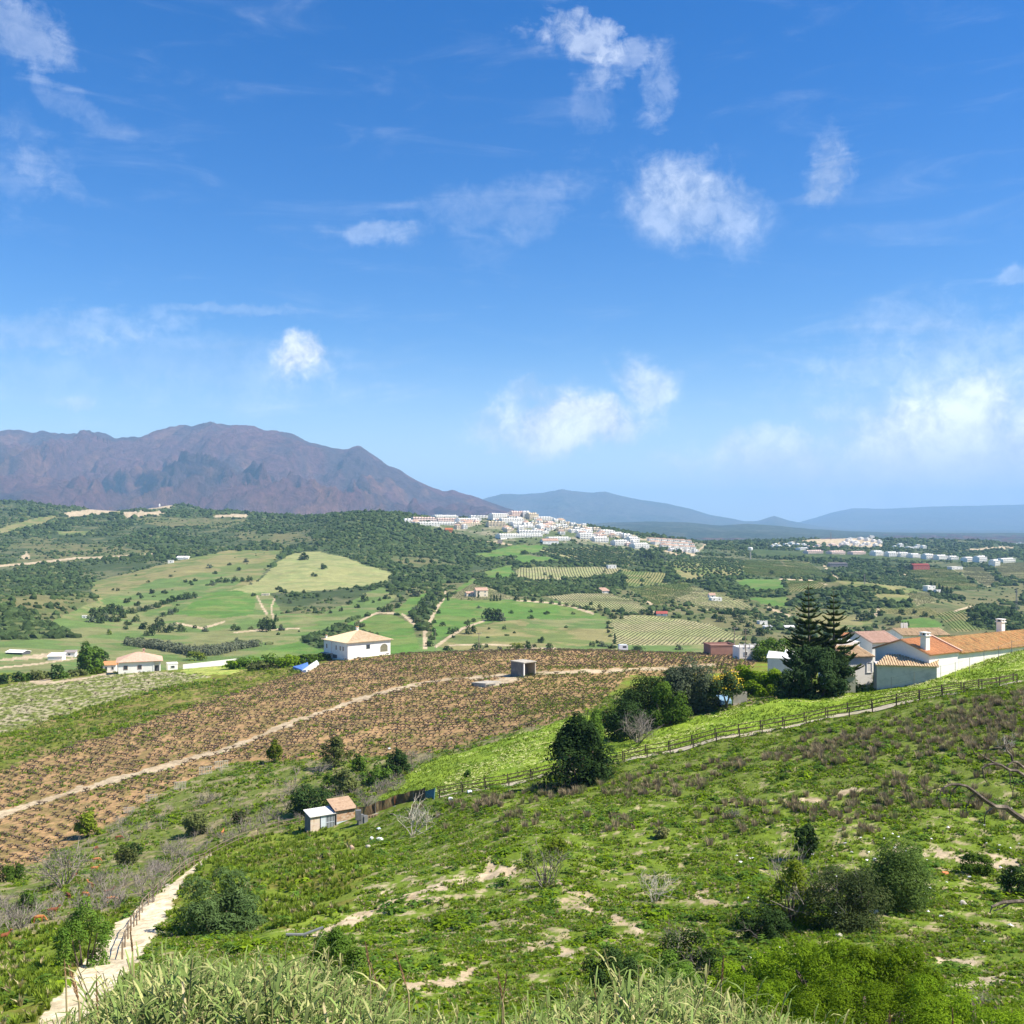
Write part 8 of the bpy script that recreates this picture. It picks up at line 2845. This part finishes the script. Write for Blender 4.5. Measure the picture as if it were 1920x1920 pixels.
G1, G2, G3, G4 = "white apartment blocks on the town hill", "terraced houses stepping down the town hill", "pink roofed terraces right of the town", "white blocks of the right-hand town"
for (px, py, w_, h_, fl, mt, lb) in [
    (766, 980, 14, 7, 2, M_WHITE2, "pale block at the far left end of the apartment ridge behind the dark hill"),
    (797, 978, 42, 8, 2, M_PINK, "pinkish block second from the left on the apartment ridge"), (806, 986, 36, 7, 2, M_WHITE2, "white block below the pinkish block on the left of the ridge"),
    (838, 972, 40, 6, 2, M_WHITE2, "white block topping the long pink and white terraces"), (848, 979, 52, 7, 2, M_PINK, "long pink and white terrace block, upper row"),
    (844, 985, 40, 6, 2, M_WHITE2, "long white terrace block, middle row below the pink one"), (882, 980, 40, 8, 3, M_WHITE2, "white block right of the long pink terrace"), (886, 987, 42, 7, 3, M_CREAM, "cream terrace block at the foot of the pink and white terraces"),
    (901, 973, 36, 6, 2, M_WHITE2, "white block standing apart between the terraces and the hilltop group"), (943, 971, 38, 8, 3, M_WHITE2, "stepped white block at the left of the hilltop group"),
    (972, 969, 24, 10, 4, M_PINK, "pink tower block on the hilltop"), (988, 970, 14, 11, 4, M_WHITE2, "white tower block on the hilltop"), (1001, 974, 17, 12, 4, M_CREAM, "cream tower block right of the hilltop"),
    (1018, 977, 36, 8, 3, M_WHITE2, "long white block descending right from the hilltop"), (962, 980, 42, 8, 3, M_WHITE2, "white block below the pink tower"), (932, 987, 32, 9, 3, M_CREAM, "cream and white block below the stepped white block"),
    (977, 985, 30, 6, 2, M_WHITE2, "low white block in the middle of the hill"), (988, 990, 30, 5, 2, M_WHITE2, "low white block under the middle of the hill"),
    (978, 1008, 82, 7, 2, M_WHITE2, "longest white terrace low on the town hill"), (996, 1001, 46, 7, 2, M_WHITE2, "white terrace right above the longest one"), (1050, 1014, 42, 7, 2, M_WHITE2, "white terrace at the right end below the townhouses"),
    (1120, 997, 14, 8, 2, M_CREAM, "small cream block right of the townhouses"), (1140, 1003, 28, 9, 3, M_WHITE2, "white block right of the small cream block"), (1162, 1004, 15, 6, 2, M_WHITE2, "small white block in the right descending row"),
    (1177, 1011, 15, 10, 3, M_WHITE2, "tall white block in the right descending row"), (1190, 1017, 20, 10, 3, M_WHITE2, "white block at the right end of the descending row"),
    (1101, 1011, 28, 11, 3, M_WHITE2, "leftmost white villa block of the front row facing the valley"), (1128, 1017, 28, 10, 3, M_WHITE2, "second white villa block of the front row facing the valley"),
    (1166, 1023, 28, 10, 3, M_WHITE2, "third white villa block of the front row facing the valley"), (1203, 1029, 30, 10, 3, M_WHITE2, "rightmost white villa block of the front row facing the valley")]:
    block(px, py, w_, h_, fl, mt, lb, G1)
for row, (xa, ya, xb, yb) in enumerate([(1034, 977, 1108, 996), (1026, 984, 1106, 1000), (1016, 990, 1100, 1003)]):
    n = 8
    for i in range(n):
        f = i / (n - 1)
        block(xa + (xb - xa) * f, ya + (yb - ya) * f + rb.uniform(-1, 1), 10.5, 6.5 + rb.uniform(-1, 1.2), 2, rb.choice([M_WHITE2, M_WHITE2, M_CREAM]),
              ("upper", "middle", "lower")[row] + " row townhouse of the cluster stepping down right of the hilltop", G2)
hill = [(905, 990), (960, 990), (1010, 982), (1060, 992), (1108, 1004), (1090, 1008), (1040, 1004), (985, 998), (925, 996)]
left = [(775, 982), (830, 976), (900, 980), (925, 990), (870, 994), (800, 990)]
nb_ = 0
while nb_ < 64:
    px, py = rb.uniform(775, 1215), rb.uniform(968, 1030)
    A1, A2 = np.array([[px]]), np.array([[py]])
    strip = abs(py - (974 + max(0, px - 1000) * 0.235)) < 12 and px > 930
    if not (inside(hill, A1, A2)[0, 0] or (inside(left, A1, A2)[0, 0] and rb.random() < 0.6) or (strip and rb.random() < 0.8)):
        continue
    nb_ += 1
    block(px, py, rb.uniform(6, 13), rb.uniform(4.5, 8.5), 2, rb.choice([M_WHITE2, M_WHITE2, M_WHITE2, M_CREAM, M_PINK]), "small white or cream house packed among the blocks of the town hill", "small houses filling the town hill", rb.choice([None, None, M_TILE_P]), 1600)
for row, (xa, xb, ya, yb, n) in enumerate([(1222, 1292, 1015, 1019, 7), (1232, 1298, 1021, 1025, 7), (1246, 1300, 1027, 1031, 6), (1262, 1306, 1034, 1037, 4)]):
    for i in range(n):
        f = i / (n - 1)
        block(xa + (xb - xa) * f, ya + (yb - ya) * f, 10, 6, 2, M_WHITE2, ("rear", "second", "third", "front")[row] + " row house of the pink roofed terraces", G3, M_TILE_P if row < 3 else None, 1600)
for (px, py, w_, h_, fl, mt, lb, rf_) in [
    (1529, 1038, 36, 6, 2, M_PINK, "pinkish long terrace at the left of the right-hand town", None), (1572, 1039, 36, 6, 2, M_PINK, "second pinkish terrace of the right-hand town", None), (1611, 1040, 36, 6, 2, M_PINK, "third pinkish terrace of the right-hand town", None),
    (1649, 1042, 23, 9, 3, M_WHITE2, "white block just right of the pinkish terraces", None), (1675, 1044, 22, 9, 3, M_WHITE2, "white block in the middle of the right-hand row", None), (1697, 1045, 22, 9, 3, M_WHITE2, "white block next to the middle of the right-hand row", None), (1718, 1046, 22, 8, 3, M_WHITE2, "lower white block of the right-hand row", None),
    (1745, 1049, 22, 10, 3, M_WHITE2, "tall white block of the right-hand row", None), (1768, 1050, 24, 9, 3, M_WHITE2, "wide white block of the right-hand row", None), (1790, 1050, 20, 7, 2, M_WHITE2, "low white block of the right-hand row", None),
    (1820, 1053, 22, 8, 2, M_WHITE2, "white block left of the last gap in the right-hand row", None), (1843, 1054, 24, 11, 3, M_WHITE2, "tall white block right of the last gap", None), (1870, 1061, 16, 11, 3, M_WHITE2, "lowest white block near the right edge", None), (1892, 1055, 38, 8, 2, M_WHITE2, "long white block at the right edge", None),
    (1510, 1031, 26, 4, 1, M_WHITE2, "low white building left of the pinkish terraces", None)]:
    block(px, py, w_, h_, fl, mt, lb, G4, rf_, 1700, rb.uniform(0.1, 0.35))
for (x0, x1, y0, y1, n, lb, gname) in [(1580, 1655, 1010, 1026, 18, "small white house of the settlement on the far knoll", "houses on the far knoll"), (1448, 1514, 1021, 1028, 9, "small white house at the left foot of the bare far hill", "houses by the bare far hill"),
                                        (1517, 1576, 1024, 1029, 6, "pinkish house at the foot of the bare far hill", "pink houses by the bare far hill"), (1670, 1735, 1024, 1031, 9, "small white house right of the far knoll", "houses right of the far knoll")]:
    for i in range(n):
        block(x0 + (x1 - x0) * (i + rb.random()) / n, y0 + (y1 - y0) * rb.random(), rb.uniform(6, 10), rb.uniform(4, 6), 2, M_PINK if 'pink' in lb else M_WHITE2, lb, gname, None, 1900)
# specks of the coast town far off
g = np.random.default_rng(33)
mb = MB()
for i in range(240):
    Yd = g.uniform(4300, 7800)
    px = g.uniform(1440, 1960) if g.random() < 0.75 else g.uniform(1300, 1440)
    q = at(px, Yd)
    s_ = Yd / F
    w_ = g.uniform(1.2, 3.6) * s_
    mb.box((q.x, q.y, q.z + w_ * 0.2), (w_, w_, w_ * g.uniform(0.4, 0.9)), g.random())
tag(mb.build("coast_town", [M_WHITE2]), "distant white town on the coastal plain", kind='stuff')

# ---- dry things lying about
for i, (px, py, s_, mt, nm, lb) in enumerate([
    (712, 1578, 0.8, M_PLASTIC, "plastic_sack", "large crumpled white sack on the grass below the netting"), (697, 1574, 0.5, M_PLASTIC, "plastic_sack", "small white sack left of the large crumpled one"), (690, 1590, 0.5, M_CONC, "stone", "pale stone below the crumpled sacks"),
    (710, 1556, 0.5, M_PALESHEET, "plastic_sack", "bluish plastic sack at the foot of the netting"), (660, 1593, 0.6, M_RUST, "rusty_drum", "rusty brown drum lying in the grass below the sheds"),
    (582, 1597, 0.35, M_PLASTIC, "litter", "white scrap in the long grass below the white roofed shed"), (1771, 1641, 0.42, surf_mat("orange_plastic", (0.75, 0.24, 0.10), (0.70, 0.22, 0.10), 2.0), "canister", "orange canister lying right of the dense round shrub"),
    (1638, 1712, 0.42, M_PLASTIC, "canister", "white canister in the shade under the dense round shrub"), (1616, 1711, 0.25, M_RED, "canister", "small red can beside the white canister"), (1568, 1716, 0.4, M_PALESHEET, "plastic_sack", "grey plastic bag at the foot of the dull green shrub"),
    (1523, 1605, 0.4, M_PLASTIC, "litter", "white scrap right of the small upright tree"), (1640, 1614, 0.3, M_PLASTIC, "litter", "white scrap in the dense round shrub's upper edge"), (1573, 1757, 0.35, M_CONC, "stone", "pale stone below the dull green shrub"), (1805, 1697, 0.42, M_CONC, "stone", "pale stone right of the dense round shrub"),
    (1828, 1877, 0.25, M_CONC, "stone", "pale stone on the sandy patch at lower right"), (617, 1482, 0.5, M_CONC, "stone", "white stone on the brushy slope above the shed"), (730, 1405, 0.5, M_PLASTIC, "litter", "white scrap at the lower edge of the vineyard"), (880, 1487, 0.6, M_PALESHEET, "plastic_sheet", "pale blue plastic on the grass just below the fence"),
    (952, 1496, 0.4, M_PLASTIC, "litter", "white scrap on the slope below the fence"), (845, 1500, 0.6, M_PLASTIC, "litter", "cream coloured scrap at the low end of the path fence"), (770, 1294, 0.5, M_WFRAME, "marker_stone", "white marker post beside the vineyard track")]):
    p = hit(px, py, 30)
    rd = random.Random(i)
    import bmesh
    bm = bmesh.new()
    bmesh.ops.create_icosphere(bm, subdivisions=2, radius=s_ * 0.5)
    for v in bm.verts:
        v.co *= 1 + rd.uniform(-0.22, 0.22)
        v.co.z *= 0.75
    if nm in ("canister", "marker_stone", "rusty_drum"):
        bm.clear()
        bmesh.ops.create_cone(bm, cap_ends=True, segments=12, radius1=s_ * 0.4, radius2=s_ * 0.34, depth=s_)
        bmesh.ops.create_cone(bm, cap_ends=True, segments=8, radius1=s_ * 0.16, radius2=s_ * 0.14, depth=s_ * 0.3, matrix=Matrix.Translation((0, 0, s_ * 0.6)))
        if nm != "marker_stone":
            bm.transform(Matrix.Rotation(rad(78), 4, 'X'))
    me = bpy.data.meshes.new(nm)
    bm.to_mesh(me)
    bm.free()
    me.materials.append(mt)
    tag(link(nm, me, None, (p.x, p.y, p.z + s_ * 0.25), rd.random() * 6), lb, {"plastic_sack": "sack", "marker_stone": "marker", "rusty_drum": "drum", "plastic_sheet": "plastic"}.get(nm, nm))
# scattered scraps of paper on the right slope
g = np.random.default_rng(5)
scr = MB()
scr.add([(-.16, -.1, 0), (.15, -.12, .05), (.17, .1, .02), (-.12, .12, .08), (0, 0, .12)], [(0, 1, 4), (1, 2, 4), (2, 3, 4), (3, 0, 4), (3, 2, 1, 0)])
sme = scr.mesh("litter", [M_PLASTIC])
for i in range(52):
    px = g.uniform(1560, 1915)
    py = 1600 + g.normal() * 34 - (px - 1740) * 0.05
    if g.random() < 0.25:
        px, py = g.uniform(1380, 1900), g.uniform(1560, 1800)
    p = hit(px, py, 30)
    s_ = g.uniform(0.4, 1.0)
    tag(link("litter", sme, None, (p.x, p.y, p.z + 0.10), g.random() * 6, s_), "scrap of white litter scattered on the right hillside", "litter", "scraps of litter on the right hillside")
# bent board
p = hit(572, 1758, 30)
k = p.y / F
mb = MB()
for (a, b) in (((-34 * k, -0.3, 10 * k), (-2 * k, 0, 6 * k)), ((-2 * k, 0, 6 * k), (32 * k, 0.4, 15 * k))):
    mb.bar(a, b, 0.20, 0.08)
for xx in (-30 * k, 0, 28 * k):
    mb.box((xx, 0, 1 * k), (0.14, 0.14, 14 * k))
tag(mb.build("bent_plank", [surf_mat("grey_plank", (0.22, 0.225, 0.215), (0.15, 0.155, 0.15), 3.0)], None, tuple(p)), "bent grey plank resting above the straw left of the dense fresh green bush", "plank")

# ---- goats in the brushwood
M_GOAT = surf_mat("goat_coat", (0.52, 0.22, 0.075), (0.40, 0.15, 0.05), 4.0, 0.9)
M_GOATD = surf_mat("goat_coat_dark", (0.24, 0.08, 0.035), (0.17, 0.06, 0.03), 4.0, 0.9)


def goat_base(graze):
    V = [(0.0, 0, 0.62), (0.28, 0, 0.63), (0.50, 0, 0.68), (-0.28, 0, 0.64), (-0.44, 0, 0.62)]
    R = [0.19, 0.18, 0.13, 0.185, 0.12]
    E = [(0, 1), (1, 2), (0, 3), (3, 4)]

    def add(v, r, parent):
        V.append(v)
        R.append(r)
        E.append((parent, len(V) - 1))
        return len(V) - 1
    if graze:
        n1 = add((0.66, 0, 0.52), 0.085, 2)
        h1 = add((0.80, 0, 0.30), 0.080, n1)
        h2 = add((0.90, 0, 0.12), 0.045, h1)
    else:
        n1 = add((0.62, 0, 0.86), 0.085, 2)
        h1 = add((0.72, 0, 0.98), 0.080, n1)
        h2 = add((0.90, 0, 0.90), 0.045, h1)
    for s_ in (-1, 1):
        add((V[h1][0] - 0.06, s_ * 0.15, V[h1][2] + 0.02), 0.022, h1)
        a = add((0.36, s_ * 0.10, 0.42), 0.06, 1)
        b = add((0.37, s_ * 0.10, 0.22), 0.034, a)
        add((0.36, s_ * 0.10, 0.0), 0.030, b)
        a = add((-0.36, s_ * 0.11, 0.44), 0.075, 3)
        b = add((-0.43, s_ * 0.11, 0.24), 0.034, a)
        add((-0.38, s_ * 0.11, 0.0), 0.030, b)
    add((-0.56, 0, 0.68), 0.03, 4)
    me = bpy.data.meshes.new("goat")
    me.from_pydata(V, E, [])
    tmp = bpy.data.objects.new("goat", me)
    col.objects.link(tmp)
    sk = tmp.modifiers.new("skin", 'SKIN')
    me.skin_vertices.new() if not me.skin_vertices else None
    for i, r in enumerate(R):
        me.skin_vertices[0].data[i].radius = (r * 0.8, r)
    me.skin_vertices[0].data[0].use_root = True
    tmp.modifiers.new("sub", 'SUBSURF').levels = 1
    bpy.context.view_layer.update()
    dg = bpy.context.evaluated_depsgraph_get()
    out = bpy.data.meshes.new_from_object(tmp.evaluated_get(dg))
    bpy.data.objects.remove(tmp)
    out.name = "goat"
    out.materials.clear()
    out.materials.append(M_GOAT)
    return out


try:
    goat_me = [goat_base(True), goat_base(False)]
    dark_me = []
    for m_ in goat_me:
        d_ = m_.copy()
        d_.materials.clear()
        d_.materials.append(M_GOATD)
        dark_me.append(d_)
    for i, (px, py, rz, dk, lb) in enumerate([
        (180, 1617, 0.3, 0, "orange brown goat grazing right of the big bare shrub"), (177, 1634, 0.2, 0, "orange brown goat grazing just below the first one by the bare shrub"), (179, 1596, 1.4, 1, "dark red goat standing uphill of the grazing pair"), (170, 1665, 2.6, 0, "orange brown goat in the grey brush above the tall green bush"),
        (162, 1684, 2.9, 0, "goat half hidden behind the tall green bush"), (203, 1679, 0.6, 1, "dark red goat left of the fallen grey brush"), (209, 1693, 0.1, 0, "pale orange goat nearest to the sandy path"), (138, 1648, 1.2, 1, "dark red goat at the foot of the big bare shrub"),
        (128, 1686, 2.4, 1, "red brown goat left of the tall green bush"), (98, 1715, 0.4, 1, "red brown goat low in the brush left of the path"), (72, 1729, 0.2, 0, "orange goat lowest in the brush at the left"), (5, 1766, 0.8, 1, "dark red goat at the left edge"), (222, 1575, 0.5, 1, "dark red goat highest in the brush"), (417, 1566, 1.5, 0, "orange goat alone in the brush left of the tin shed")]):
        p = hit(px, py, 30)
        o = link("goat", (dark_me if dk else goat_me)[i % 2], None, (p.x, p.y, p.z - 0.02), rz, 0.8)
        tag(o, lb, "goat", "goats in the left brushwood")
except Exception as ex_:
    print("GOATS FAILED", ex_)
